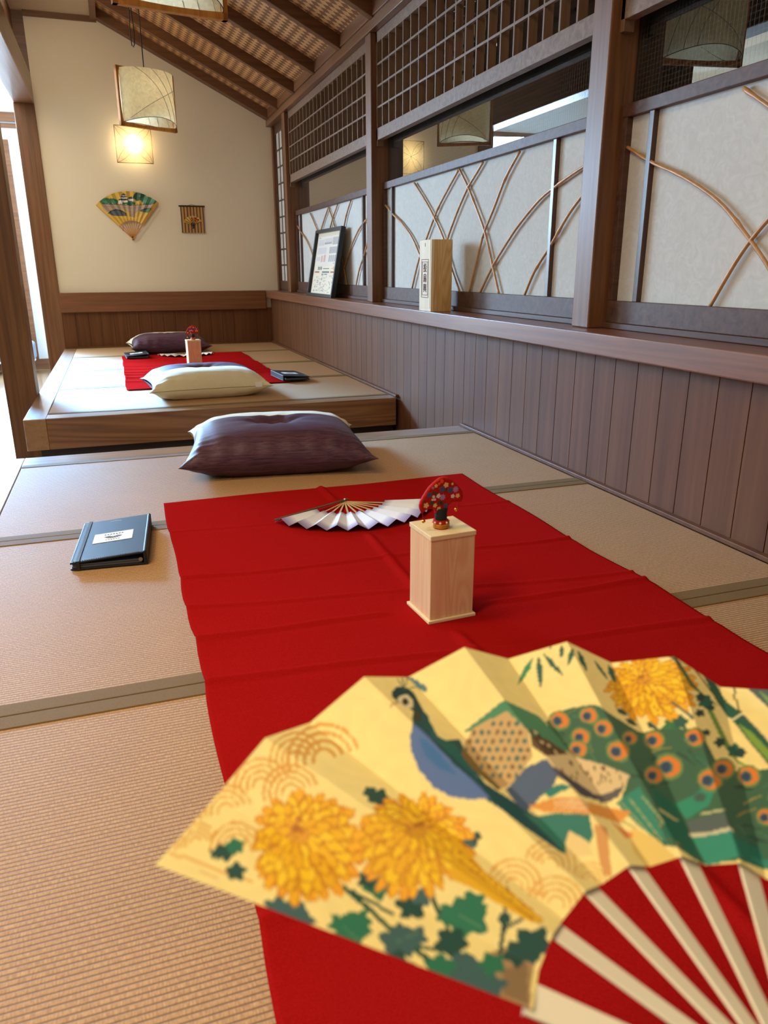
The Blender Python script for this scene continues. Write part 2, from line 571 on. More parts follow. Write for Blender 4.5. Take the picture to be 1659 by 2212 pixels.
def thing(name, label, cat, loc=(0, 0, 0), rz=0., group=None, rot=None):
    o = bpy.data.objects.new(name, None)
    COL.objects.link(o)
    o.empty_display_size = .1
    o.location = loc
    o.rotation_euler = rot if rot else (0, 0, rz)
    o['label'], o['category'] = label, cat
    if group:
        o['group'] = group
    return o


def tag(o, label, cat, group=None):
    o['label'], o['category'] = label, cat
    if group:
        o['group'] = group
    return o


def struct(o):
    o['kind'] = 'structure'
    return o


def dup(root, label, loc, rz, group=None):
    r = root.copy(); COL.objects.link(r)
    r.location = loc; r.rotation_euler = (0, 0, rz); r['label'] = label
    if group:
        r['group'] = group
    for ch in list(root.children):
        c = ch.copy(); COL.objects.link(c); c.parent = r
        for g in list(ch.children):
            d = g.copy(); COL.objects.link(d); d.parent = c
    return r


def curve_solid(pts, extrude, bevel, res=2):
    """a flat outline given as 2D points turned into a rounded solid; returns verts and faces"""
    cu = bpy.data.curves.new('outline', 'CURVE')
    cu.dimensions = '2D'; cu.fill_mode = 'BOTH'
    cu.extrude, cu.bevel_depth, cu.bevel_resolution = extrude, bevel, res
    sp = cu.splines.new('POLY')
    sp.points.add(len(pts) - 1)
    for q, p in zip(sp.points, pts):
        q.co = (p[0], p[1], 0, 1)
    sp.use_cyclic_u = True
    o = bpy.data.objects.new('outline', cu)
    COL.objects.link(o)
    dg = bpy.context.evaluated_depsgraph_get()
    me = bpy.data.meshes.new_from_object(o.evaluated_get(dg))
    vs = [tuple(v.co) for v in me.vertices]
    fs = [tuple(p.vertices) for p in me.polygons]
    bpy.data.objects.remove(o); bpy.data.curves.remove(cu); bpy.data.meshes.remove(me)
    return vs, fs


def text_solid(body, size, extrude=.0002):
    cu = bpy.data.curves.new('words', 'FONT')
    cu.body, cu.size, cu.extrude = body, size, extrude
    cu.align_x, cu.align_y = 'CENTER', 'CENTER'
    o = bpy.data.objects.new('words', cu)
    COL.objects.link(o)
    dg = bpy.context.evaluated_depsgraph_get()
    me = bpy.data.meshes.new_from_object(o.evaluated_get(dg))
    vs = [tuple(v.co) for v in me.vertices]
    fs = [tuple(p.vertices) for p in me.polygons]
    bpy.data.objects.remove(o); bpy.data.curves.remove(cu); bpy.data.meshes.remove(me)
    return vs, fs


def in_poly(px, py, poly):
    """vectorised even-odd test"""
    res = np.zeros(px.shape, bool)
    n = len(poly)
    j = n - 1
    for i in range(n):
        xi, yi = poly[i]; xj, yj = poly[j]
        if yi != yj:
            c = ((yi > py) != (yj > py)) & (px < (xj - xi) * (py - yi) / (yj - yi) + xi)
            res ^= c
        j = i
    return res


def paint_print(u, v, base, polys):
    """flat print: later polygons cover earlier ones; u, v are sheet coordinates of each vertex"""
    col = base.copy()
    for c, poly in polys:
        p = np.array(poly)
        lo, hi = p.min(0), p.max(0)
        k = np.where((u >= lo[0]) & (u <= hi[0]) & (v >= lo[1]) & (v <= hi[1]))[0]
        if len(k):
            w = k[in_poly(u[k], v[k], poly)]
            col[w] = lin(c)
    return col


def set_print(me, col):
    at = me.color_attributes.new('print', 'FLOAT_COLOR', 'POINT')
    at.data.foreach_set('color', col.astype(np.float32).ravel())

# ================================================================== THE SETTING
YB = 6.88                      # back wall
XW = 1.32                      # wainscot face
ZF = -.35                      # hall floor
SL = .487                      # ceiling slope
def zb(x):                     # underside of the rafters
    return 1.80 + SL * (1.36 - x)

struct(MB().box(-4.2, 1.6, -1.5, 8.7, ZF - .06, ZF).build('floor', M['hall_floor']))
# back wall: cream plaster, its top following the roof
b = MB(); b.prism([(-.42, ZF), (1.47, ZF), (1.47, 1.84), (1.36, 1.89), (.06, 2.52), (-.42, 2.50)], YB, YB + .1)
struct(b.build('wall_back', M['plaster']))
b = MB()
b.cur = 1; b.box(-.42, 1.318, YB - .012, YB, ZF, .30)
b.cur = 0
for i in range(18):
    x0 = -.42 + i * .1
    b.box(x0 + .0012, min(x0 + .0988, 1.318), YB - .022, YB - .012, ZF, .30)
struct(b.build('wall_back_wainscot', [M['board'], M['board_dark']]))
struct(MB().box(-.42, 1.27, YB - .045, YB, .291, .447).build('trim_1', M['rail_x'], bevel=.004))
# right wall: vertical boards, sill rail
b = MB()
b.cur = 1; b.box(XW + .012, XW + .06, -1.0, YB, ZF, .40)
b.cur = 0
y = 2.104 + 48 * .1
while y > -1.0:
    b.box(XW, XW + .013, y - .0985, y - .0015 if y < YB else YB, ZF, .40)
    y -= .1
struct(b.build('wall_right', [M['board'], M['board_dark']]))
b = MB(); b.box(1.272, 1.50, -1.0, YB, .386, .4465)
struct(b.build('trim_2', M['rail'], bevel=.004))
struct(MB().box(1.408, 1.475, -1.0, YB, .447, .464).build('trim_3', M['screen'], bevel=.002))
# slim strips where mats meet the boards
struct(MB().box(-.33, XW - .02, YB - .042, YB - .022, 0, .010).build('baseboard_back', M['board'], bevel=.002))
struct(MB().box(XW - .019, XW, -1.0, 2.79, 0, .012).build('baseboard_right', M['board'], bevel=.002))
struct(MB().box(XW - .019, XW, 3.57, YB - .045, 0, .012).build('baseboard_right_far', M['board'], bevel=.002))
# lintel, wall plate
b = MB(); b.box(1.348, 1.475, -1.0, YB, 1.756, 1.80); b.box(1.356, 1.475, -1.0, YB, 1.80, 1.812); b.box(1.348, 1.475, -1.0, YB, 1.812, 1.90)
struct(b.build('trim_4', M['post_y'], bevel=.002))
# posts of the right wall
for i, y in enumerate((2.01, 4.10, 6.20)):
    struct(MB().box(1.356, 1.475, y, y + .09, .4465, 1.756).build('trim_%d' % (5 + i), M['post'], bevel=.004))
struct(MB().box(1.388, 1.47, YB - .055, YB, .447, 1.756).build('trim_8', M['post'], bevel=.003))
# narrow fixed shoji strip beside the corner
b = MB(); b.cur = 0
b.box(1.405, 1.435, 6.29, 6.32, .464, 1.756); b.box(1.405, 1.435, 6.785, 6.825, .464, 1.756)
b.box(1.405, 1.435, 6.32, 6.785, 1.69, 1.756); b.box(1.405, 1.435, 6.32, 6.785, .464, .53)
for k in range(1, 9):
    z = .53 + k * (1.16 / 9)
    b.box(1.408, 1.413, 6.32, 6.785, z - .006, z + .006)
for yy in (6.435, 6.55, 6.665):
    b.box(1.408, 1.413, yy - .006, yy + .006, .53, 1.69)
b.cur = 1; b.box(1.413, 1.42, 6.32, 6.785, .53, 1.69)
w4 = b.build('window_4', [M['screen_z'], M['shoji']]); struct(w4)

# windows behind the screens: dark sash, wired pane
for i, (y0, y1) in enumerate(((4.19, 6.20), (2.10, 4.10), (0.0, 2.01))):
    b = MB()
    b.box(1.4505, 1.475, y0, y0 + .018, .464, 1.756); b.box(1.4505, 1.475, y1 - .018, y1, .464, 1.756)
    b.box(1.4505, 1.475, y0, y1, 1.735, 1.756); b.box(1.4505, 1.475, y0, y1, .464, .482)
    w = struct(b.build('window_%d' % (i + 1), M['blackf']))
    MB().box(1.4465, 1.4485, y0, y1, .482, 1.735).build('pane', M['glass'], w)
# dark-painted box added outside so the panes look dark and mirror the room
b = MB(); b.box(2.6, 2.65, -1.0, 7.0, ZF, 2.6); b.box(1.5, 2.6, -1.0, 7.0, 2.3, 2.35); b.box(1.5, 2.6, 6.95, 7.0, ZF, 2.3)
b.box(1.5, 2.6, -1.05, -1.0, ZF, 2.3); b.box(1.5, 2.6, -1.0, 7.0, ZF - .05, ZF)
struct(b.build('outer_dark_box', M['outside']))

# sloped ceiling of woven cedar and its rafters
ang = math.atan(SL)
L = (1.36 - .06) / math.cos(ang) + .12
b = MB(); b.box(-L, .1, -1.0, YB, 0, .02)
o = struct(b.build('ceiling', M['ajiro']))
o.location = (1.36, 0, 1.80 + .070); o.rotation_euler = (0, ang, 0)
k = 0
def rafter(y0, y1, n):
    x0, x1 = .085, 1.354
    b = MB(); b.prism([(x0, zb(x0)), (x1, zb(x1)), (x1, zb(x1) + .072), (x0, zb(x0) + .072)], y0, y1)
    return struct(b.build('trim_%d' % n, M['rafter'], bevel=.003))
rafter(6.79, 6.88, 9)
for i in range(13):
    y = 6.385 - .585 * i
    if y < -.9: break
    rafter(y, y + .05, 10 + i)
# flat ceiling on the left with its edge boards
b = MB(); b.cur = 0; b.box(-.57, .045, -1.0, YB, 2.44, 2.46)
struct(b.build('ceiling_flat', M['flat_ceiling']))
b = MB(); b.box(.045, .09, -1.0, YB - .03, 2.415, 2.58); b.box(-.42, .09, YB - .03, YB, 2.405, 2.44)
struct(b.build('trim_30', M['beam_x'], bevel=.002))
# left beam on its posts
struct(MB().box(-.565, -.42, -1.0, YB + .1, 1.825, 2.03).build('trim_31', M['post_y'], bevel=.004))
b = MB(); b.box(-.565, -.50, -1.0, YB + .1, 2.03, 2.44); b.box(-.50, -.42, YB, YB + .1, 2.03, 2.44)
struct(b.build('wall_left', M['rafter']))
struct(MB().box(-.575, -.43, 4.24, 4.385, ZF, 1.825).build('trim_32', M['post'], bevel=.004))
struct(MB().box(-.567, -.42, YB - .02, YB + .11, ZF, 1.825).build('trim_33', M['post'], bevel=.004))
# woven blind edge above the beam
b = MB()
pts = []
for i in range(90):
    yy = 6.6 - i * .06
    b.add([(-.492, yy, 2.03), (-.492, yy - .06, 2.03), (-.470, yy - .06, 2.09), (-.470, yy - .03, 2.115), (-.470, yy, 2.09)], [(0, 1, 2, 3, 4)])
struct(b.build('trim_34', M['slat_tan'], solid=.004))

# hall end: plain wall, glazed door, header boards
YE = 8.56
b = MB(); b.box(-4.2, -2.60, YE, YE + .1, ZF, 2.6); b.box(-.87, -.30, YE, YE + .1, ZF, 2.6); b.box(-2.6, -.87, YE, YE + .1, 2.12, 2.6); b.box(-2.6, -.87, YE, YE + .1, ZF, -.04)
struct(b.build('wall_end', M['plaster_hall']))
struct(MB().box(-.36, -.30, YB + .1, YE, ZF, 2.6).build('wall_hall_right', M['plaster_hall']))
struct(MB().box(-2.6, -.30, YE - .02, YE, ZF, -.245).build('baseboard_end', M['beam_x']))
b = MB(); b.box(-.87, -.30, YE - .03, YE, 1.90, 1.94); b.box(-.87, -.30, YE - .03, YE, 1.955, 2.035)
struct(b.build('trim_35', M['beam_x']))
b = MB(); b.box(-.87, -.795, YE - .03, YE + .06, -.245, 1.80); b.box(-2.6, -2.53, YE - .03, YE + .06, -.245, 2.12); b.box(-2.53, -.87, YE - .03, YE + .06, 2.07, 2.12)
b.box(-1.72, -1.66, YE + .01, YE + .05, -.04, 2.07); b.box(-2.53, -.87, YE - .02, YE + .05, -.04, .03)
w = struct(b.build('window_5', M['beam_x']))
MB().box(-2.53, -.87, YE + .055, YE + .06, .03, 2.07).build('pane', M['daylight'], w)
# left side of the hall with its long window
b = MB(); b.box(-3.9, -3.8, -1.5, 6.1, ZF, 2.6); b.box(-3.9, -3.8, 6.1, YE, ZF, .9); b.box(-3.9, -3.8, 6.1, YE, 2.5, 2.6); b.box(-3.9, -3.8, 8.5, YE, .9, 2.5)
struct(b.build('wall_hall_left', M['plaster_hall']))
b = MB(); b.box(-3.86, -3.79, 6.1, 8.5, .9, .95); b.box(-3.86, -3.79, 6.1, 8.5, 2.45, 2.5)
for yy in (6.1, 7.28, 8.45): b.box(-3.86, -3.79, yy, yy + .05, .95, 2.45)
w = struct(b.build('window_6', M['beam_x']))
MB().box(-3.85, -3.845, 6.15, 8.45, .95, 2.45).build('pane', M['daylight'], w)
struct(MB().box(-4.2, -.30, -1.5, YE, 2.6, 2.65).build('ceiling_hall', M['flat_ceiling']))

# ================================================================== PLATFORMS AND MATS
def platform(label, x0, xi, x1, y0, yi0, yi1, y1, fascia):
    t = thing('raised_platform', label, 'platform', (0, 0, 0))
    b = MB(); b.box(x0 + .05, x1, y0 + .05 if fascia else y0, y1 - .05 if not fascia else y1, ZF, -.052)
    b.build('kick_base', M['kick'], t)
    b = MB(); b.box(x0, xi, y0, y1, -.14, 0); b.build('side_board', M['deck'], t, bevel=.003)
    if fascia:
        b = MB(); b.box(xi, x1, y0, yi0, -.14, 0); b.build('front_board', M['deck_x'], t, bevel=.003)
    else:
        b = MB(); b.box(xi, x1, yi1, y1, -.14, 0); b.build('end_board', M['deck_x'], t, bevel=.003)
    return t

XL, XR = -.350, 1.301
platform('nearest raised wooden platform, holding the large red cloth and the near purple cushion', -.432, XL, 1.301, -.3, -.3, 2.685, 2.80, False)
platform('farther raised wooden platform against the back wall, its wood front showing across the aisle', -.432, XL + .01, 1.301, 3.56, 3.66, YB, YB - .036, True)

def mat(label, y0, y1, first=None, x0=XL):
    w, d = XR - x0 - .004, y1 - y0 - .003
    t = thing('tatami_mat', label, 'tatami mat', ((x0 + XR) / 2, (y0 + y1) / 2, -.05), 0, 'tatami mats on the platforms')
    MB().box(-w / 2, w / 2, -d / 2, d / 2, 0, .050).build('rush_face', M['tatami'], t, bevel=.002)
    for s in (-1, 1):
        a, c = (d / 2 - .033, d / 2 + .0005) if s > 0 else (-d / 2 - .0005, -d / 2 + .033)
        MB().box(-w / 2, w / 2, a, c, .0, .0517).build('border_cloth', M['heri'], t, bevel=.0012)
mat('tatami mat at the far end of the nearest platform, under the near purple cushion', 1.8925, 2.682)
mat('tatami mat under the near black menu binder and the open white fan', 1.0745, 1.8925)
mat('tatami mat filling the lower left corner of the photo, nearest the viewer', .2565, 1.0745)
mat('tatami mat at the front edge of the farther platform, under the cream-faced cushion', 3.662, 4.465, x0=XL + .01)
mat('second tatami mat from the front on the farther platform, under the lone right-hand menu binder', 4.465, 5.268, x0=XL + .01)
mat('third tatami mat from the front of the farther platform, under the small white fan', 5.268, 6.106, x0=XL + .01)
mat('tatami mat against the back wall, under the farthest purple cushion', 6.106, YB - .038, x0=XL + .01)

# ================================================================== SCREENS, LATTICES
def shoji_screen(label, y_far, stalks, grp):
    """local x runs from the far end towards the camera, local y into the wall"""
    t = thing('shoji_screen', label, 'shoji screen', (1.43, y_far, .464), R(-90), grp)
    Wd = 2.0
    b = MB()
    b.box(0, Wd, -.012, .018, 0, .064); b.box(0, Wd, -.012, .018, .562, .596)
    b.box(0, .022, -.012, .018, .064, .562); b.box(Wd - .022, Wd, -.012, .018, .064, .562)
    b.build('frame', M['screen'], t, bevel=.002)
    MB().box(.022, Wd - .022, .008, .012, .064, .562).build('paper', M['shoji'], t)
    for s in (.125, 1.725):
        MB().box(s - .010, s + .010, -.008, .010, .064, .562).build('divider', M['screen_z'], t, bevel=.0015)
    for pts, nodes in stalks:
        # smooth polyline through the points
        P = [Vector((p[0], -.003, p[1])) for p in pts]
        Q = []
        for i in range(len(P) - 1):
            p0, p1, p2, p3 = P[max(i - 1, 0)], P[i], P[i + 1], P[min(i + 2, len(P) - 1)]
            for k in range(6):
                u = k / 6
                Q.append(.5 * ((2 * p1) + (p2 - p0) * u + (2 * p0 - 5 * p1 + 4 * p2 - p3) * u * u + (3 * p1 - p0 - 3 * p2 + p3) * u ** 3))
        Q.append(P[-1])
        rr = [.0049] * len(Q)
        for f in nodes:
            i = min(len(Q) - 2, max(1, int(f * len(Q)))); rr[i] = .0066
        MB().tube(Q, rr, 8).build('bamboo_stalk', M['bamboo'], t, smooth=True)
    return t

STALKS = [   # stalks of one screen: (distance from its far end, height), where the joints sit
    ([(0.022, 0.485), (0.143, 0.43), (0.268, 0.383), (0.408, 0.313), (0.512, 0.233), (0.603, 0.149), (0.663, 0.067)], [0.12, 0.3, 0.6]),
    ([(0.444, 0.552), (0.582, 0.466), (0.695, 0.386), (0.813, 0.284), (0.912, 0.155), (1.001, 0.062)], [0.0, 0.45]),
    ([(0.957, 0.555), (0.851, 0.49), (0.746, 0.421), (0.678, 0.361), (0.607, 0.292), (0.513, 0.198), (0.424, 0.062)], [0.33, 0.7]),
    ([(1.185, 0.556), (1.12, 0.516), (1.059, 0.48), (0.982, 0.416), (0.919, 0.354), (0.855, 0.283), (0.784, 0.182), (0.727, 0.062)], [0.3, 0.75]),
    ([(0.962, 0.556), (1.044, 0.487), (1.136, 0.394), (1.227, 0.292), (1.304, 0.166), (1.367, 0.062)], [0.35, 0.8]),
    ([(1.48, 0.556), (1.38, 0.478), (1.297, 0.382), (1.22, 0.298), (1.19, 0.248), (1.097, 0.062)], [0.22, 0.68]),
    ([(1.977, 0.476), (1.903, 0.46), (1.827, 0.442), (1.749, 0.42), (1.637, 0.383), (1.496, 0.307), (1.409, 0.247), (1.304, 0.166), (1.198, 0.062)], [0.35, 0.85]),
    ([(1.977, 0.428), (1.904, 0.378), (1.826, 0.322), (1.725, 0.228), (1.633, 0.149), (1.567, 0.063)], [0.5, 0.75])]
s0 = shoji_screen('middle paper screen behind the wooden box with lettering', 4.10, STALKS, 'paper screens with bent bamboo')
dup(s0, 'far paper screen behind the black picture frame', (1.43, 6.20, .464), R(-90))
dup(s0, 'nearest paper screen, cut off by the right edge of the photo', (1.43, 2.01, .464), R(-90))

def transom(label, y_far, grp):
    t = thing('lattice_transom', label, 'lattice', (1.385, y_far, 1.262), R(-90), grp)
    Wd = 2.0
    b = MB()
    b.box(0, Wd, 0, .034, 0, .056); b.box(0, Wd, 0, .034, .445, .493)
    b.build('frame_rail', M['lattice_y'], t, bevel=.002)
    for xs in (0, Wd - .018):
        MB().box(xs, xs + .018, 0, .034, -.028, .493).build('end_stile', M['lattice'], t, bevel=.0015)
    b = MB()
    x = .094
    while x < Wd - .03:
        b.box(x - .0045, x + .0045, .001, .034, .056, .445); x += .0985
    b.build('upright_bars', M['lattice'], t)
    b = MB()
    for z in (.1525, .2495, .3475):
        b.box(.018, Wd - .018, .0005, .012, z - .0045, z + .0045)
    b.build('cross_bars', M['lattice_y'], t)
    return t
t0 = transom('middle wooden lattice above the screen with the wooden box', 4.10, 'wooden lattices under the ceiling')
dup(t0, 'far wooden lattice above the screen with the black picture frame', (1.385, 6.20, 1.262), R(-90))
dup(t0, 'nearest wooden lattice, only its lower rail showing at the top right', (1.385, 2.01, 1.262), R(-90))

# ================================================================== LAMPS
def pendant(label, p0, p1, zbot, top, loop):
    c = ((p0[0] + p1[0]) / 2, (p0[1] + p1[1]) / 2)
    a = math.atan2(p1[1] - p0[1], p1[0] - p0[0])
    W2 = math.hypot(p1[0] - p0[0], p1[1] - p0[1]) / 2
    H = .335
    t = thing('pendant_lamp', label, 'pendant lamp', (c[0], c[1], zbot), a, 'paper pendant lamps')
    b = MB()
    bw = .020
    for s in (-1, 1):     # side bars, waisted towards the middle
        pr = []
        for i in range(13):
            z = H * i / 12; w = bw * (1 - .35 * math.sin(math.pi * i / 12))
            pr.append((s * (W2 - w), z))
        b.prism([(s * W2, 0)] + pr + [(s * W2, H)], -.014, .014)
    for zz, sg in ((0, 1), (H, -1)):
        pr = []
        for i in range(13):
            x = -W2 + 2 * W2 * i / 12; w = .026 * (1 - .3 * math.sin(math.pi * i / 12))
            pr.append((x, zz + sg * w))
        b.prism([(-W2, zz)] + pr + [(W2, zz)], -.014, .014)
    b.build('frame', M['lamp_wood'], t, bevel=.0015)
    w2 = W2 - .020; z0, z1 = .022, H - .012; sag = .125
    def sheet(s):
        def f(u, v):
            x = -w2 + 2 * w2 * u
            # paper drawn a little inward between the ribs, flared lower lip
            d = sag * max(0., 1 - (2 * u - 1) ** 2) ** .52 * (1 + .08 * (1 - v) ** 2)
            zl = z0 + .030 * (1 - (2 * u - 1) ** 2)          # lower lip arches up between the bars
            return (x, s * (.008 + d), zl + (z1 - zl) * v)
        return f
    for s in (-1, 1):
        sh = MB().grid(lambda u, v, f=sheet(s): f(.5 - .5 * math.cos(math.pi * u), v), 36, 16).build('shade', M['shade'], t, smooth=True)
        def onsh(u, v):
            p = sheet(s)(u, v); return (p[0], p[1] + s * .0012, p[2])
        for ut, ub in ((.16, .74), (.42, .87), (.68, .985)):      # wires bowing down from the top edge
            um = ut + (ub - ut) * .86
            pts = []
            for i in range(21):
                q = i / 20
                pts.append(onsh((1 - q) ** 2 * ut + 2 * q * (1 - q) * um + q * q * ub, (1 - q) ** 2 * 1. + 2 * q * (1 - q) * .62))
            MB().tube(pts, .0012, 5).build('rib', M['rib'], sh)
        MB().tube([onsh(i / 16, .74 * i / 16) for i in range(17)], .0012, 5).build('rib', M['rib'], sh)
        MB().tube([sheet(s)(.5 - .5 * math.cos(math.pi * i / 30), 0) for i in range(31)], .0018, 5).build('rim', M['rib'], sh)
    MB().lathe([(.004, .05), (.02, .06), (.032, .085), (.034, .105), (.024, .13), (.016, .15), (.016, .175)], 16, (0, 0, .06)).build('bulb', M['white'], t, smooth=True)
    dz = top - zbot
    b = MB(); b.tube([(0, 0, H - .02), (0, 0, dz)], .0035, 8); b.lathe([(.006, 0), (.008, .012), (.004, .02)], 10, (0, 0, H))
    b.build('cord', M['cord'], t)
    if loop:
        ca, sa = math.cos(-a), math.sin(-a)
        def loc(x, y, z): return ((x - c[0]) * ca - (y - c[1]) * sa, (x - c[0]) * sa + (y - c[1]) * ca, z - zbot)
        pts = [loc(.322, 5.56, top - .03), loc(.300, 5.56, 2.24), loc(.274, 5.56, 2.19), loc(.268, 5.56, 2.10), loc(.266, 5.56, 2.0), loc(.270, 5.56, 1.955), loc(.278, 5.56, 1.948), loc(.286, 5.56, 1.965), loc(.290, 5.56, 2.05), loc(.284, 5.56, 2.15), loc(.280, 5.56, 2.22)]
        MB().tube(pts, .003, 6).build('cord_loop', M['cord'], t, smooth=True)
    return t, c
l1, c1 = pendant('paper pendant lamp hanging in front of the lit square wall lamp', (.150, 5.468), (.507, 5.652), 1.487, zb(.33) + .07, True)
l2, c2 = pendant('larger-looking paper pendant lamp cut off by the top edge of the photo', (.098, 3.104), (.498, 3.178), 1.487, zb(.30) + .07, False)
point('pendant_bulb_light', (c1[0], c1[1], 1.66), 40., (1, .86, .64), .03)
point('pendant_bulb_light_near', (c2[0], c2[1], 1.66), 40., (1, .86, .64), .03)

t = thing('wall_lamp', 'glowing square paper lamp on the back wall', 'wall lamp', (.275, YB, 1.434))
hw, hh = .139, .272
def scf(u, v):
    a, b_ = 2 * u - 1, 2 * v - 1
    return (hw * a, -.045 - .045 * (1 - a * a) ** .8 * (1 - b_ * b_) ** .8, hh * v)
MB().grid(scf, 24, 24).build('shade', M['sconce'], t, smooth=True)
b = MB()
for (x0, x1, z0, z1) in ((-hw, hw, 0, .004), (-hw, hw, hh - .004, hh), (-hw, -hw + .004, 0, hh), (hw - .004, hw, 0, hh)):
    b.box(x0, x1, -.047, -.041, z0, z1)
b.box(-.05, .05, -.018, 0, .09, .18)
b.build('backing', M['rib'], t)
for (u0, v0, bend) in ((0, 0, 1), (1, 0, 1), (0, 1, 1), (1, 1, 1)):
    for sg in (-1, 1):
        pts = []
        for i in range(15):
            q = i / 14
            u = u0 + (.5 - u0) * q; v = v0 + (.5 - v0) * q
            k = .09 * math.sin(math.pi * q) * sg
            u += k * (1 if (u0 == v0) else 1) * .7; v += k * (-1 if (u0 == v0) else 1) * .7
            p = scf(u, v); pts.append((p[0], p[1] - .001, p[2]))
        MB().tube(pts, .0010, 5).build('rib', M['rib'], t)
point('wall_lamp_light', (.275, YB - .060, 1.57), 1.5, (1, .82, .52), .014)

# ================================================================== CLOTHS
def felt(label, x0, x1, y0, y1, creases_y, crease_x, seed, rot=0., amp=.0055, edge=.006, flat=()):
    w, d = x1 - x0, y1 - y0
    t = MB()
    rng = random.Random(seed)
    ph = [rng.uniform(0, 6.28) for _ in range(8)]
    def tent(q, wd): return max(0., 1 - abs(q) / wd)
    def f(u, v):
        x, y_ = w * (u - .5), d * (v - .5)
        z = .004 + .0008 * math.sin(9 * x + ph[0]) * math.sin(7 * y_ + ph[1])
        z += amp * 1.3 * tent(x - crease_x - .006 * math.sin(5 * y_ + ph[2]), .014)
        for i, (cy, sl, a) in enumerate(creases_y):
            yy = y_ - cy - sl * x - .004 * math.sin(11 * x + i)
            z += amp * a * (.85 * tent(yy, .011) + .35 * tent(yy + .03, .05))
        # pressed flat where something stands on it
        for fx_, fy_, fr_ in flat:
            q = math.hypot(x + (x0 + x1) / 2 - fx_, y_ + (y0 + y1) / 2 - fy_)
            k_ = min(1., max(0., (q - fr_) / .05)); z = .0035 + (z - .0035) * k_ * k_ * (3 - 2 * k_)
        # waves lifting the long edges where the folds run out
        ed = max(0., (abs(x) - w * .36) / (w * .14))
        rip = sum(a * tent(y_ - cy - sl * x, .05) for cy, sl, a in creases_y)
        z += .004 * ed * rip
        x += .0045 * math.sin(13 * y_ + ph[3]) * ed * (1 if x > 0 else .5) + edge * ed * rip * (-1 if x > 0 else .4)
        y_ += .003 * math.sin(11 * x + ph[4]) * max(0., (abs(y_) - d * .45) / (d * .05))
        return (x, y_, z)
    t.grid(f, 150, 400)
    o = t.build('felt_cloth', M['red'], None, smooth=True, solid=.0025)
    o.location = ((x0 + x1) / 2, (y0 + y1) / 2, .0018); o.rotation_euler = (0, 0, rot)
    tag(o, label, 'cloth', 'red felt cloths')
    return o
felt('large red felt cloth under the near wooden box and the open white fan', .068, .975, .25, 2.067,
     [(.62, -.05, .5), (.31, -.06, .9), (.12, -.16, .8), (.03, -.06, 1.1), (-.14, -.1, 1.0), (-.42, -.06, .8), (-.62, -.1, .7)], -.004, 1, flat=((.522, 1.182, .075), (.44, 1.83, .10), (.60, 1.78, .14)))
felt('red felt cloth on the farther platform, behind the cream-faced cushion', .010, .905, 4.27, 6.04,
     [(-.62, 0, 1.1), (-.45, 0, 1.3), (-.30, 0, 1.2), (-.17, 0, 1.2), (-.02, 0, 1.0), (.15, 0, .9), (.45, 0, .9)], -.01, 2, amp=.005, flat=((.470, 5.272, .08), (.47, 5.95, .22), (.112, 5.93, .17), (.938, 4.41, .17)))

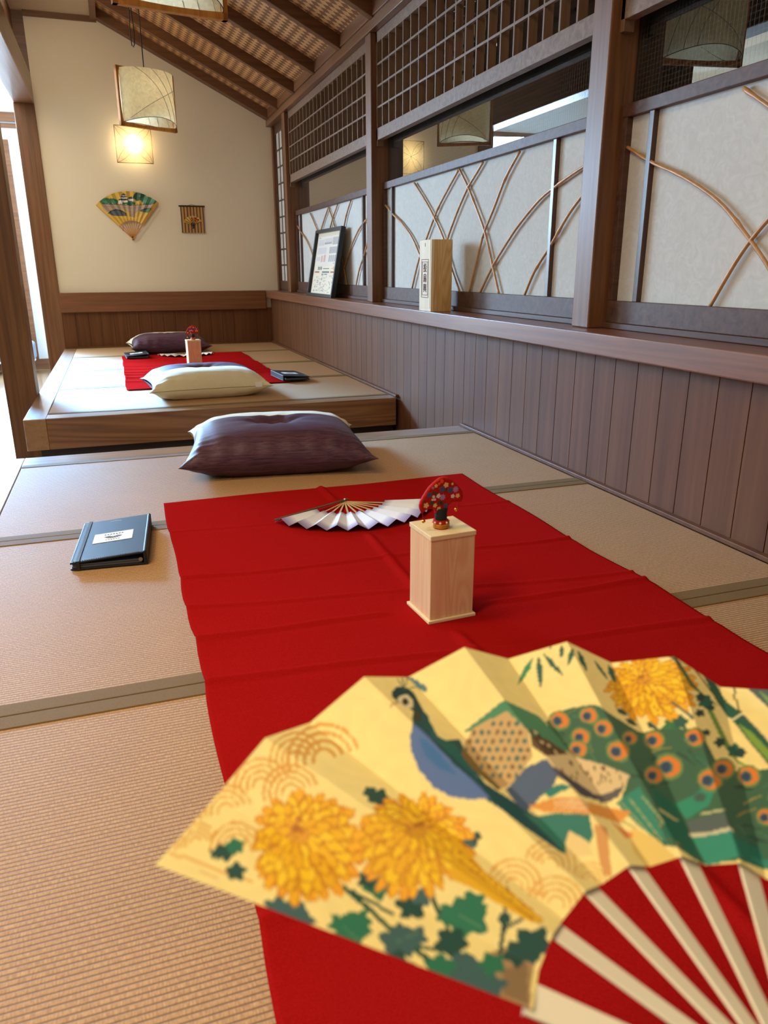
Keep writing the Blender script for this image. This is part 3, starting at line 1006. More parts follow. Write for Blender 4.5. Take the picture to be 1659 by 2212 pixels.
# ================================================================== CUSHIONS
def cushion(label, loc, rz, grp, tag_on, cream_part=.36):
    t = thing('floor_cushion', label, 'cushion', (loc[0], loc[1], 0), rz, grp)
    A, B, mid, H = .292, .262, .055, .150
    rng = random.Random(5)
    wr = [(rng.uniform(-1, 1), rng.uniform(20, 34), rng.uniform(0, 6.28)) for _ in range(5)]
    def prof(u, v):
        return max(0., (1 - abs(u) ** 3.4) * (1 - abs(v) ** 3.4)) ** .5
    def pos(u, v, side):
        pu = 1 - .07 * (1 - v * v) * abs(u) ** 3
        pv = 1 - .07 * (1 - u * u) * abs(v) ** 3
        # corners drawn out into little ears
        ear = (abs(u) * abs(v)) ** 14 * .05
        x = A * u * (pu + ear); y_ = B * v * (pv + ear)
        t_ = prof(u, v)
        if side > 0:
            z = mid + (H - mid) * t_
            r2 = (x / .085) ** 2 + (y_ / .06) ** 2
            z -= .030 * math.exp(-r2 * 1.6) + .008 * math.exp(-r2 / 5)
            z += .0030 * math.cos(9 * math.atan2(y_, x + 1e-6)) * math.exp(-r2 / 3) * min(1., r2)
        else:
            z = mid - 1.35 * mid * t_
            z = max(0.0004, z)
        # puckers near the seams
        e = (1 - t_) ** 2 * t_ * 4
        z += e * .0052 * (math.sin(26 * u + 2 * v) + .6 * math.sin(47 * v + 5 * u)) * (1 if side > 0 else .4)
        z = max(0.0004, z)
        return (x, y_, z)
    vc = 1 - 2 * cream_part
    def sheet(v0, v1, nv):
        b = MB()
        for sd in (1, -1):
            def f(a, c):
                # denser towards the seams
                u = math.sin((a - .5) * math.pi) * .999 if True else 2 * a - 1
                v = v0 + (v1 - v0) * c
                v = math.sin(v * math.pi / 2) if True else v
                return pos(u, v, sd)
            n0 = len(b.f); b.grid(f, 60, nv)
            if sd < 0:
                for k in range(n0, len(b.f)): b.f[k] = b.f[k][::-1]
        return b
    q = math.asin(vc) * 2 / math.pi
    p1 = sheet(-1, q, 46).build('purple_cover', M['purple'], t, smooth=True); p1['label'] = 'purple slub cloth'
    p2 = sheet(q, 1, 22).build('cream_cover', M['cream'], t, smooth=True); p2['label'] = 'cream cloth end'
    b = MB(); b.tube([pos(math.sin(k / 40 * math.pi - math.pi / 2) * .999, 1, 1) for k in range(41)], .0016, 6)
    b.build('seam', M['stitch'], t, smooth=True)
    b = MB(); b.tube([pos(-.012, 0, 1), (0, 0, pos(0, 0, 1)[2] + .003), pos(.012, 0, 1)], .0016, 6)
    b.tube([pos(0, -.02, 1), (0, 0, pos(0, 0, 1)[2] + .003), pos(0, .02, 1)], .0016, 6)
    b.build('tuft_stitch', M['purple'], t)
    if tag_on:
        p = pos(-.80, .999, 1)
        b = MB(); b.box(p[0] - .017, p[0] + .017, p[1] + .0015, p[1] + .004, p[2] - .008, p[2] + .018)
        b.build('care_tag', M['tagm'], t)
    return t
c0 = cushion('near purple floor cushion at the end of the large red cloth', (.468, 2.475), R(-8), 'purple and cream floor cushions', False)
cushion('floor cushion turning its cream face to the viewer on the farther platform', (.405, 4.075), R(183), 'purple and cream floor cushions', True)
dup(c0, 'farthest purple floor cushion, by the back wall', (.370, 6.33, 0), R(3))

# ================================================================== MENU BINDERS
def binder(label, loc, rz, grp='black menu binders'):
    t = thing('menu_binder', label, 'menu binder', loc, rz, grp)
    w, d = .080, .138
    b = MB(); b.box(-w, w, -d, d, 0, .004); b.build('back_cover', M['black'], t, bevel=.0015)
    b = MB()
    b.add([(-w, -d, .014), (w - .006, -d, .026), (w - .006, d, .026), (-w, d, .014), (-w, -d, .018), (w - .006, -d, .030), (w - .006, d, .030), (-w, d, .018)],
          [(0, 3, 2, 1), (4, 5, 6, 7), (0, 1, 5, 4), (1, 2, 6, 5), (2, 3, 7, 6), (3, 0, 4, 7)])
    cv = b.build('front_cover', M['black'], t, bevel=.0015)
    def top(x): return .018 + (x + w) / (2 * w - .006) * .012
    b = MB()      # stitching round the cover
    for k in range(52):
        y_ = -d + .006 + k * (2 * d - .012) / 52
        b.box(-w + .004, -w + .0048, y_, y_ + .003, top(-w), top(-w) + .0006)
    for k in range(30):
        x = -w + .006 + k * (2 * w - .02) / 30
        b.box(x, x + .003, -d + .004, -d + .0048, top(x) + .0002, top(x) + .0008)
    b.build('stitching', M['ink'], cv)
    b = MB(); b.box(w - .008, w, -d, d, .002, .032); b.build('spine', M['black'], t, bevel=.003)
    b = MB()
    b.box(-w + .003, w - .012, -d + .004, d - .004, .0045, .0085); b.box(-w + .004, w - .012, -d + .005, d - .005, .0095, .0125)
    b.build('pages', M['page'], t)
    for y_ in (-d - .001, d - .002):
        MB().tube([(w - .014, y_, .013), (w - .014, y_ + .003, .013)], .0045, 12).build('ring', M['metal'], t)
    b = MB(); xs = -w + .016
    b.box(xs - .0035, xs + .0035, -d - .001, d + .001, top(xs) + .0004, top(xs) + .0018); b.box(xs - .0035, xs + .0035, -d - .0014, -d - .0004, 0, top(xs) + .0018); b.box(xs - .0035, xs + .0035, d + .0004, d + .0014, 0, top(xs) + .0018)
    b.build('elastic_strap', M['blackf'], t)
    def slope_box(b, x0, x1, y0, y1, h):
        b.add([(x0, y0, top(x0) + .0002), (x1, y0, top(x1) + .0002), (x1, y1, top(x1) + .0002), (x0, y1, top(x0) + .0002), (x0, y0, top(x0) + h), (x1, y0, top(x1) + h), (x1, y1, top(x1) + h), (x0, y1, top(x0) + h)],
              [(0, 3, 2, 1), (4, 5, 6, 7), (0, 1, 5, 4), (1, 2, 6, 5), (2, 3, 7, 6), (3, 0, 4, 7)])
    b = MB(); slope_box(b, -.044, .044, -.034, .030, .0008); lb = b.build('name_plate', M['white'], t)
    b = MB()
    for k in range(7):
        slope_box(b, -.021 + k * .0064, -.017 + k * .0064, .0135, .0185, .0011)
    # little open-fan emblem
    for k in range(9):
        a0, a1 = R(200 + k * 15.5), R(200 + k * 15.5 + 12)
        r0, r1 = .009, .022
        p = [(r0 * math.cos(a0), r0 * math.sin(a0) * .95), (r1 * math.cos(a0), r1 * math.sin(a0) * .95), (r1 * math.cos(a1), r1 * math.sin(a1) * .95), (r0 * math.cos(a1), r0 * math.sin(a1) * .95)]
        b.add([(x, y_ + .008, top(x) + .0011) for x, y_ in p], [(0, 1, 2, 3)])
    for k in range(6):
        slope_box(b, -.016 + k * .0056, -.0125 + k * .0056, -.0225, -.0195, .0011)
    b.build('emblem', M['ink'], lb)
    b = MB(); slope_box(b, -.016, .010, d - .022, d - .0185, .0004); b.build('top_lettering', M['g1'], cv)
    return t
m0 = binder('black menu binder with a white name plate, left of the large red cloth', (-.060, 1.768, .0018), R(-4.5))
dup(m0, 'black menu binder at the left far corner of the farther red cloth', (.112, 5.93, .010), R(3))
dup(m0, 'black menu binder at the right front corner of the farther red cloth', (.938, 4.41, .0116), R(184))

# ================================================================== WOODEN BOXES AND BUTTERFLY TARGETS
def stand_box(label, loc, rz):
    t = thing('wooden_stand_box', label, 'wooden box', loc, rz, 'upright wooden target stands')
    MB().box(-.0485, .0485, -.0485, .0485, 0, .006).build('base_plate', M['pine_pale'], t, bevel=.001)
    MB().box(-.0440, .0440, -.0440, .0440, .006, .159).build('body', M['pine'], t, bevel=.001)
    MB().box(-.0455, .0455, -.0455, .0455, .159, .168).build('top_plate', M['pine_pale'], t, bevel=.001)
    return t
sb = stand_box('pale upright wooden box on the large red cloth, in front of the white fan', (.522, 1.182, .0067), R(3.5))
dup(sb, 'pale upright wooden box on the farther red cloth, behind the cream-faced cushion', (.470, 5.272, .0072), R(4))

def butterfly(label, loc, rz):
    t = thing('butterfly_target', label, 'cloth target', loc, rz, 'red butterfly-shaped targets')
    S = 7.9e-5
    out = [(235, 830), (205, 760), (196, 700), (212, 630), (232, 590), (280, 515), (330, 440), (400, 345), (460, 285), (520, 240), (580, 200), (640, 160), (690, 140), (740, 132), (800, 140), (850, 160), (905, 200), (960, 240), (1025, 295), (1080, 350), (1135, 410), (1180, 470), (1206, 530), (1214, 590), (1206, 650), (1185, 690),
           (1120, 678), (1060, 670), (1000, 670), (960, 675), (915, 698), (880, 732), (855, 765), (840, 805), (836, 870), (588, 885), (585, 850), (570, 812), (540, 790), (500, 775), (450, 765), (400, 763), (350, 770), (300, 785), (262, 805)]
    o2 = [((x - 712) * S, (1290 - y_) * S) for x, y_ in out]
    vs, fs = curve_solid(o2[::-1], .0012, .0032, 3)
    b = MB(); b.add([(x, -z, y_) for x, y_, z in vs], fs)
    hd = b.build('silk_head', M['redsilk'], t, smooth=True)
    b = MB()
    names = ['f_blue', 'f_lilac', 'f_yellow', 'f_white', 'f_green', 'f_orange']
    rng = random.Random(2)
    def flower(px, py, r, kind, petals=6):
        cx, cz = (px - 712) * S, (1290 - py) * S; rr = r * S * 1.18
        b.cur = names.index(kind)
        a0 = rng.random() * 6
        pts = []
        for k in range(petals * 4):
            a = a0 + 2 * math.pi * k / (petals * 4)
            q = rr * (.62 + .38 * abs(math.cos(petals * (a - a0) / 2)))
            pts.append((cx + q * math.cos(a), -.0048, cz + q * math.sin(a)))
        back = [(x, -.0042, z) for x, _, z in pts]
        n = len(pts)
        b.add(pts + back, [tuple(range(n))] + [(k, k + n, (k + 1) % n + n, (k + 1) % n) for k in range(n)])
    for px, py, r, kd in ((700, 370, 62, 'f_blue'), (915, 410, 62, 'f_blue'), (382, 465, 56, 'f_blue'), (800, 770, 50, 'f_blue'), (1045, 410, 66, 'f_lilac'), (715, 555, 66, 'f_lilac'), (545, 270, 40, 'f_yellow'), (800, 278, 58, 'f_yellow'), (305, 700, 60, 'f_yellow'), (528, 725, 48, 'f_yellow'), (630, 822, 48, 'f_yellow'), (1100, 565, 50, 'f_yellow'), (975, 560, 46, 'f_white'), (608, 510, 52, 'f_white'), (490, 520, 34, 'f_white'), (462, 590, 30, 'f_white'), (520, 585, 28, 'f_white'),
                          (450, 655, 54, 'f_green'), (640, 670, 50, 'f_green'), (700, 690, 40, 'f_green'), (545, 455, 40, 'f_green'), (480, 425, 30, 'f_green'), (800, 385, 34, 'f_green'), (470, 310, 28, 'f_lilac'), (250, 600, 24, 'f_green'), (690, 180, 44, 'f_orange'), (620, 230, 34, 'f_orange'), (960, 270, 28, 'f_yellow')):
        flower(px, py, r, kd, 5 if kd in ('f_yellow', 'f_white') else 8)
    b.build('flower_embroidery', [M[n] for n in names], hd)
    MB().lathe([(.0108, .013), (.0112, .02), (.0110, .034), (.0104, .0365)], 20).build('stem', M['black_thread'], t, smooth=True)
    b = MB()
    b.cur = 0; b.lathe([(.0135, 0), (.0152, .002), (.0150, .006), (.0146, .010), (.0142, .0145), (.012, .016)], 24)
    b.cur = 1
    for z in (.0035, .0062, .0085):
        ring = [(.0152 * math.cos(2 * math.pi * k / 24), .0152 * math.sin(2 * math.pi * k / 24), z) for k in range(25)]
        b.tube(ring, .0010, 6, False)
    b.cur = 2
    for a in (-120, -70, -20, 200):
        p = (.0146 * math.cos(R(a)), .0146 * math.sin(R(a)), .0122); b.sphere(p, .0022, 6)
    b.build('foot_ring', [M['redsilk'], M['gold_thread'], M['f_white']], t, smooth=True)
    for (tx, tz, bx, bz) in (((235 - 712) * S, (1290 - 815) * S, (268 - 712) * S, (1290 - 1080) * S), ((1160 - 712) * S, (1290 - 690) * S, (1098 - 712) * S, (1290 - 905) * S)):
        b = MB(); b.tube([(tx, 0, tz), ((tx * .6 + bx * .4), -.001, tz * .5 + bz * .5), (bx, -.001, bz)], .0006, 6); th = b.build('tassel_thread', M['redsilk'], t)
        b = MB(); b.sphere((bx, -.001, bz), .0034, 8); b.box(bx - .0036, bx + .0036, -.0015, -.0005, bz - .0004, bz + .0004); b.build('bell', M['brass'], th, smooth=True)
    return t
bt = butterfly('red flowered butterfly target standing on the near wooden box', (.516, 1.176, .1748), R(4))
dup(bt, 'red butterfly target standing on the farther wooden box', (.472, 5.268, .1752), R(-2))

# ---- tall lidded box on the sill
t = thing('lidded_storage_box', 'tall wooden box with three brown kanji, standing on the sill', 'wooden box', (1.322, 3.125, .4468), 0)
w, d, hgt = .048, .066, .292
b = MB()
b.box(-w + .012, w, -d, -d + .009, 0, hgt); b.box(-w + .012, w, d - .009, d, 0, hgt); b.box(w - .009, w, -d + .009, d - .009, 0, hgt); b.box(-w + .012, w - .009, -d + .009, d - .009, 0, .010)
b.build('body', M['paulownia'], t, bevel=.0008)
b = MB(); b.box(-w, -w + .012, -d, d, 0, hgt); b.box(-w + .012, w - .009, -d + .009, d - .009, hgt - .009, hgt - .0005)
b.build('front_frame', M['lid_wood'], t, bevel=.0008)
lid = MB(); lid.box(-w - .0012, -w + .002, -d + .008, d - .008, .012, hgt - .001); lid = lid.build('sliding_lid', M['lid_wood'], t, bevel=.0005)
b = MB()
fx = -w - .0018
y0, y1, z0, z1 = -.040, .040, .056, .214
def fr(y0, y1, z0, z1, th):
    b.box(fx, fx + .0008, y0, y1, z0, z0 + th); b.box(fx, fx + .0008, y0, y1, z1 - th, z1)
    b.box(fx, fx + .0008, y0, y0 + th, z0, z1); b.box(fx, fx + .0008, y1 - th, y1, z0, z1)
fr(y0, y1, z0, z1, .0022); fr(y0 + .010, y1 - .010, z0 + .010, z1 - .010, .0022)
for k in range(24):       # key pattern between the two lines
    z = z0 + .006 + k * .0061
    for yy in (y0 + .0042, y1 - .0064):
        b.box(fx, fx + .0008, yy, yy + .0022, z, z + .0034)
b.build('label_border', M['brown_ink'], lid)
for k, ch in enumerate('投扇興'):
    vs, fs = text_solid(ch, .038, .0004)
    b = MB()
    for dy, dz_ in ((0, 0), (.0008, .0003), (-.0008, -.0003), (.0004, -.0007), (-.0004, .0007)):      # a heavy brush-cut face
        b.add([(fx + .0002 - z + dy * .02, -x + dy, y_ + .1765 - k * .0415 + dz_) for x, y_, z in vs], fs)
    b.build('kanji', M['brown_ink'], lid)
b = MB()
b.box(fx, fx + .0008, -.0026, .0022, .2735, .279); b.box(fx, fx + .0008, -.0012, .0034, .2685, .2745); b.box(fx, fx + .0008, -.0030, .0012, .2645, .2695)
b.build('seal_mark', M['brown_ink'], lid)

# ---- black picture frame leaning on the far screen
t = thing('picture_frame', 'black picture frame with a printed sheet, leaning on the far screen', 'picture frame', (1.301, 5.105, .4475), 0, rot=(R(-10.5), 0, R(-90)))
w, hgt = .325, .440
b = MB(); bw = .020
for (a, c, e, g) in ((-w, w, 0, bw), (-w, w, hgt - bw, hgt), (-w, -w + bw, bw, hgt - bw), (w - bw, w, bw, hgt - bw)):
    b.box(a, c, 0, .030, e, g)
b.build('frame', M['blackf'], t, bevel=.0015)
MB().box(-w + .01, w - .01, .022, .027, .01, hgt - .01).build('backing_board', M['mat_board'], t)
b = MB(); b.box(-w + .045, w - .045, .0195, .0215, hgt * .47, hgt - .045); u1 = b.build('upper_sheet', M['sheet'], t)
b = MB(); b.box(-w + .045, w - .045, .0195, .0215, .024, hgt * .468); u2 = b.build('lower_sheet', M['sheet2'], t)
rng = random.Random(4)
names = ['g1', 'g2', 'g3', 'g4', 'g5', 'g6']
X = lambda u: -w + .045 + u * (2 * w - .09)
Zt = lambda v: hgt - .045 - v * (hgt * .53 - .045)
Zl = lambda v: hgt * .468 - v * (hgt * .468 - .024)
b = MB()
def mark(c, u0, u1_, v0, v1, Zf):
    b.cur = c; b.box(X(u0), X(u1_), .0188, .0196, Zf(v1), Zf(v0))
mark(1, .06, .30, .10, .30, Zt); mark(1, .33, .66, .08, .28, Zt)
for k in range(14): mark(0, .36 + k * .02, .375 + k * .02, .20 + .02 * (k % 3), .27, Zt)
for k in range(6): mark(0, .70 + k * .04, .725 + k * .04, .06, .31, Zt)
mark(1, .06, .45, .38, .60, Zt)
for k in range(6): mark(0, .60 + k * .055, .64 + k * .055, .38, .60, Zt)
mark(2, .26, .33, .66, .88, Zt); mark(2, .38, .46, .64, .88, Zt); mark(1, .05, .20, .70, .84, Zt)
for k in range(4): mark(0, .62 + k * .08, .67 + k * .08, .66, .88, Zt)
mark(4, .04, .12, .03, .045, Zt); mark(4, .85, .89, .93, .95, Zt)
b.build('print', [M[n] for n in names], u1)
b = MB()
for k in range(3): mark(4, .18 + k * .07, .22 + k * .07, .04, .16, Zl)
mark(4, .42, .70, .10, .125, Zl); mark(5, .86, .98, .05, .08, Zl); mark(5, .80, .97, .10, .12, Zl); mark(5, .88, .98, .13, .15, Zl)
mark(3, .05, .26, .21, .26, Zl); mark(4, .40, .72, .21, .26, Zl); mark(3, .78, .97, .21, .26, Zl)
mark(4, .38, .48, .30, .33, Zl); mark(4, .52, .64, .30, .33, Zl)
for k in range(90):
    u, v = rng.uniform(.03, .92), rng.uniform(.34, .96)
    if rng.random() < .7: mark(rng.choice([0, 0, 4]), u, u + rng.uniform(.03, .10), v, v + .010, Zl)
    else: mark(rng.choice([0, 4, 4]), u, u + .012, v, min(.98, v + rng.uniform(.03, .08)), Zl)
b.build('print', [M[n] for n in names], u2)

# ---- corner of another dark frame at the right edge of the picture
t = thing('picture_frame', 'dark frame corner on the sill at the right edge of the photo', 'picture frame', (1.318, 1.085, .4475), 0, rot=(R(-9), 0, R(-90)))
b = MB()
for (a, c, e, g) in ((-.16, .16, 0, .018), (-.16, .16, .012, .022), (-.16, -.142, 0, .022), (.142, .16, 0, .022)):
    b.box(a, c, 0, .025, e, g)
b.build('frame', M['blackf'], t, bevel=.001)
MB().box(-.15, .15, .01, .02, .002, .021).build('backing_board', M['blackf'], t)

# ================================================================== FANS
def fold_fan(b_leaf, Rr, cc, a0, a1, n, amp, zbase=0., lift=0.):
    """pleated leaf: n pleats between angles a0..a1, inner radius cc*Rr; returns fold directions"""
    dirs = []
    for i in range(2 * n + 1):
        a = a0 + (a1 - a0) * i / (2 * n)
        dirs.append((math.cos(a), math.sin(a), amp * (1 if i % 2 else 0)))
    return dirs

def open_fan(label, loc, rz, grp, Rr, cc, a0, a1, n, leafmat, stickmat, guardmat, motif=None):
    t = thing('folding_fan', label, 'folding fan', loc, rz, grp)
    amp = .062
    D = fold_fan(None, Rr, cc, a0, a1, n, amp)
    b = MB()
    for i in range(2 * n):
        d0, d1 = D[i], D[i + 1]
        def f(u, v):
            r = Rr * (cc + (1 - cc) * v)
            return tuple(r * (d0[k] * (1 - u) + d1[k] * u) + (.004 if k == 2 else 0) for k in range(3))
        b.grid(f, 2, 10)
    lf = b.build('leaf', leafmat, t, solid=.0006)
    if motif:
        b = MB()
        for i in range(2 * n):
            d0, d1 = D[i], D[i + 1]
            if i % 4 in (0, 1):
                def f(u, v):
                    r = Rr * (cc + (1 - cc) * (.25 + .5 * v))
                    return tuple(r * (d0[k] * (1 - (.15 + .7 * u)) + d1[k] * (.15 + .7 * u)) + (.005 if k == 2 else 0) for k in range(3))
                b.grid(f, 2, 4)
        b.build('brushed_motif', motif, lf)
    for i in range(1, n):
        a = a0 + (a1 - a0) * (2 * i + .5) / (2 * n)
        ca, sa = math.cos(a), math.sin(a)
        b = MB()
        hw = .0028
        z0_, z1_ = .0025 + .0002 * i, .0040 + .0002 * i
        pts = []
        r1 = Rr * (cc + .25)
        b.add([(-.008 * ca + hw * sa * .7, -.008 * sa - hw * ca * .7, z0_), (r1 * ca + hw * sa, r1 * sa - hw * ca, z0_), (r1 * ca - hw * sa, r1 * sa + hw * ca, z0_), (-.008 * ca - hw * sa * .7, -.008 * sa + hw * ca * .7, z0_),
               (-.008 * ca + hw * sa * .7, -.008 * sa - hw * ca * .7, z1_), (r1 * ca + hw * sa, r1 * sa - hw * ca, z1_), (r1 * ca - hw * sa, r1 * sa + hw * ca, z1_), (-.008 * ca - hw * sa * .7, -.008 * sa + hw * ca * .7, z1_)],
              [(0, 3, 2, 1), (4, 5, 6, 7), (0, 1, 5, 4), (1, 2, 6, 5), (2, 3, 7, 6), (3, 0, 4, 7)])
        b.build('rib', stickmat, t)
    for a in (a0, a1):
        ca, sa = math.cos(a), math.sin(a); hw = .005
        b = MB()
        z0_, z1_ = (.0005, .0025) if a == a1 else (.008, .0105)
        r1 = Rr * 1.0
        b.add([(-.012 * ca + hw * sa, -.012 * sa - hw * ca, z0_), (r1 * ca + hw * sa * .8, r1 * sa - hw * ca * .8, z0_), (r1 * ca - hw * sa * .8, r1 * sa + hw * ca * .8, z0_), (-.012 * ca - hw * sa, -.012 * sa + hw * ca, z0_),
               (-.012 * ca + hw * sa, -.012 * sa - hw * ca, z1_), (r1 * ca + hw * sa * .8, r1 * sa - hw * ca * .8, z1_), (r1 * ca - hw * sa * .8, r1 * sa + hw * ca * .8, z1_), (-.012 * ca - hw * sa, -.012 * sa + hw * ca, z1_)],
              [(0, 3, 2, 1), (4, 5, 6, 7), (0, 1, 5, 4), (1, 2, 6, 5), (2, 3, 7, 6), (3, 0, 4, 7)])
        b.build('guard_stick', guardmat, t, bevel=.0006)
    MB().lathe([(.0022, 0), (.0026, .001), (.0026, .012), (.0016, .0135)], 10, (0, 0, 0)).build('rivet', M['white'], t, smooth=True)
    return t
open_fan('white folding fan with violet rims, lying open on the large red cloth', (.541, 1.892, .0078), 0, 'open folding fans on the cloths', .240, .46, R(206), R(342), 11, M['violet'], M['bamboo_stick'], M['guard'])
open_fan('small white folding fan with grey brushwork, half hidden behind the farther wooden box', (.470, 6.00, .0085), 0, 'open folding fans on the cloths', .215, .42, R(196), R(344), 9, M['white'], M['bamboo_stick'], M['bamboo_stick'], M['g1'])

# ---- gold fan fixed to the back wall
t = thing('wall_fan', 'gold folding fan painted with a bridge and green pines, on the back wall', 'folding fan', (.198, YB - .012, .868))
Rr, cc, n = .360, .385, 9
a0, a1 = R(135.5), R(51)
LU, LV = [], []
b = MB()
for i in range(2 * n):
    q0, q1 = a0 + (a1 - a0) * i / (2 * n), a0 + (a1 - a0) * (i + 1) / (2 * n)
    e0, e1 = .030 * (i % 2), .030 * ((i + 1) % 2)
    nu, nv = 8, 60
    for jv in range(nv + 1):
        for iu in range(nu + 1):
            u, v = iu / nu, jv / nv
            r = Rr * (cc + (1 - cc) * v)
            x = r * (math.cos(q0) * (1 - u) + math.cos(q1) * u); z = r * (math.sin(q0) * (1 - u) + math.sin(q1) * u); dd = r * (e0 * (1 - u) + e1 * u)
            LU.append(x); LV.append(z)
            b.v.append((x, -.008 - dd, z))
    o_ = len(b.v) - (nu + 1) * (nv + 1)
    for jv in range(nv):
        for iu in range(nu):
            k = o_ + jv * (nu + 1) + iu
            b.f.append((k, k + 1, k + nu + 2, k + nu + 1)); b.mi.append(0)
leaf = b.build('leaf', M['wallfan_print'], t)
LU, LV = np.array(LU), np.array(LV)
base = np.tile(np.array(lin((214, 172, 62))), (len(LU), 1))
# picture: taken in millimetres from the pivot
def mm(*p): return [(x / 1000, y_ / 1000) for x, y_ in p]
P_ = []
def blobs(cx, cy, rx, ry, c, k, seed):
    r = random.Random(seed)
    for i in range(k):
        a = r.random() * 6.28; q = r.random() ** .5
        x, y_ = cx + rx * q * math.cos(a), cy + ry * q * math.sin(a)
        P_.append((c, mm(*[(x + 14 * math.cos(s) * r.uniform(.7, 1.2), y_ + 10 * math.sin(s) * r.uniform(.7, 1.2)) for s in [2 * math.pi * j / 9 for j in range(9)]])))
blobs(-118, 255, 50, 16, (40, 104, 78), 26, 1); blobs(-118, 252, 40, 9, (58, 132, 96), 12, 2)
blobs(60, 292, 34, 24, (26, 84, 62), 22, 3); blobs(104, 264, 40, 22, (40, 110, 78), 26, 4); blobs(100, 268, 26, 12, (62, 138, 98), 10, 5)
blobs(-10, 250, 40, 12, (40, 104, 76), 14, 8)
P_.append(((46, 116, 84), mm((60, 208), (120, 226), (118, 206), (96, 182), (70, 186), (52, 194))))
wht, ink_, st_ = (226, 220, 210), (44, 46, 54), (176, 152, 126)
P_.append((wht, mm((-56, 250), (-8, 250), (-8, 266), (-12, 286), (-46, 286), (-56, 266)))); P_.append((wht, mm((-38, 286), (-16, 286), (-18, 300), (-36, 300))))
P_.append((ink_, mm((-62, 264), (-2, 264), (-12, 276), (-50, 276)))); P_.append((ink_, mm((-50, 284), (-6, 284), (-18, 294), (-38, 294)))); P_.append((ink_, mm((-42, 298), (-12, 298), (-24, 312), (-30, 312))))
P_.append((wht, mm((-4, 262), (22, 262), (20, 286), (-2, 286)))); P_.append((ink_, mm((-8, 276), (26, 276), (16, 290), (2, 290))))
P_.append((wht, mm((-60, 240), (-38, 240), (-38, 258), (-60, 258))))
P_.append((st_, mm((-152, 236), (-120, 242), (10, 230), (128, 242), (124, 220), (110, 214), (60, 205), (28, 178), (20, 150), (-6, 150), (-10, 186), (-50, 204), (-100, 196), (-128, 178), (-146, 200))))
P_.append(((86, 92, 104), mm((-120, 176), (-104, 192), (-76, 200), (-46, 192), (-24, 170), (-20, 158), (-72, 156), (-104, 160))))
P_.append((ink_, mm((-126, 170), (-108, 192), (-76, 204), (-44, 196), (-20, 172), (-24, 168), (-46, 188), (-76, 196), (-104, 186), (-120, 170))))
P_.append((ink_, mm((54, 196), (82, 214), (118, 218), (118, 212), (86, 206), (58, 190))))
P_.append((ink_, mm((-150, 240), (10, 232), (128, 244), (128, 241), (10, 229), (-150, 236))))
P_.append(((150, 128, 104), mm((-140, 222), (10, 214), (120, 226), (120, 223), (10, 211), (-140, 219))))
for x in range(-140, 126, 18): P_.append((ink_, mm((x, 236), (x + 3, 236), (x + 3, 246), (x, 246))))
for k in range(5): P_.append(((140, 118, 96), mm((-8, 150 + 9 * k), (24, 150 + 9 * k), (24, 152 + 9 * k), (-8, 152 + 9 * k))))
P_.append(((226, 184, 70), mm((-110, 150), (-60, 146), (-20, 136), (40, 140), (74, 168), (66, 180), (30, 148), (-20, 156), (-80, 154))))
set_print(leaf.data, paint_print(LU / 1.42, LV / 1.10, base, P_))
b_ = None
for i in range(n + 1):
    a = a0 + (a1 - a0) * i / n
    ca, sa = math.cos(a), math.sin(a); hw = .0035 if i in (0, n) else .0026
    r1 = Rr * (1.0 if i in (0, n) else .5)
    b = MB()
    y0_, y1_ = (-.0078, -.0058) if i not in (0, n) else ((-.026, -.022) if i == n else (-.0055, -.003))
    b.add([(-.014 * ca + hw * sa, y0_, -.014 * sa - hw * ca), (r1 * ca + hw * sa, y0_, r1 * sa - hw * ca), (r1 * ca - hw * sa, y0_, r1 * sa + hw * ca), (-.014 * ca - hw * sa, y0_, -.014 * sa + hw * ca),
           (-.014 * ca + hw * sa, y1_, -.014 * sa - hw * ca), (r1 * ca + hw * sa, y1_, r1 * sa - hw * ca), (r1 * ca - hw * sa, y1_, r1 * sa + hw * ca), (-.014 * ca - hw * sa, y1_, -.014 * sa + hw * ca)],
          [(0, 1, 2, 3), (7, 6, 5, 4), (0, 4, 5, 1), (1, 5, 6, 2), (2, 6, 7, 3), (3, 7, 4, 0)])
    b.build('guard_stick' if i in (0, n) else 'rib', M['lamp_wood'], t)
b = MB(); b.lathe([(.005, 0), (.006, .003), (.005, .024)], 10, (0, 0, -.012))
o = b.build('rivet', M['bamboo_stick'], t)
for (px, pz, s) in ((-.070, .098, -1), (.052, .100, 1)):
    b = MB(); b.tube([(px, -.012, pz), (px - .004 * s, -.016, pz - .015), (px + .003 * s, -.014, pz - .03), (px + .001, -.014, pz - .042)], .002, 6)
    b.build('red_cord', M['red_dab'], t)
MB().tube([(0, .011, .02), (0, -.004, .02)], .003, 8).build('wall_hook', M['metal'], t)

# ---- small bamboo hanging with a golden fan
t = thing('bamboo_wall_hanging', 'small striped bamboo hanging with a tiny gold fan, right of the gold wall fan', 'wall hanging', (.690, YB - .006, .918))
w, hgt = .090, .205
b = MB(); b.cur = 0
for i in range(7):
    x0 = -w + i * (2 * w / 7); b.cur = 0; b.box(x0 + .005, x0 + 2 * w / 7 - .003, -.006, 0, 0, hgt)
    b.cur = 1; b.box(x0 - .003, x0 + .005, -.005, 0, 0, hgt)
b.cur = 1; b.box(w - .003, w + .003, -.006, 0, 0, hgt)
b.build('slat_panel', [M['slat_tan'], M['slat_dark']], t)
b = MB(); b.tube([(-w - .016, -.006, hgt + .004), (w + .016, -.006, hgt + .004)], .006, 8); b.build('top_rod', M['slat_dark'], t)
b = MB(); b.tube([(-.03, -.006, hgt + .008), (0, -.004, hgt + .018), (.03, -.006, hgt + .008)], .0014, 6); b.build('hanging_cord', M['slat_dark'], t)
b = MB(); nf = 8; rr = .078
f0, f1 = R(166), R(22)
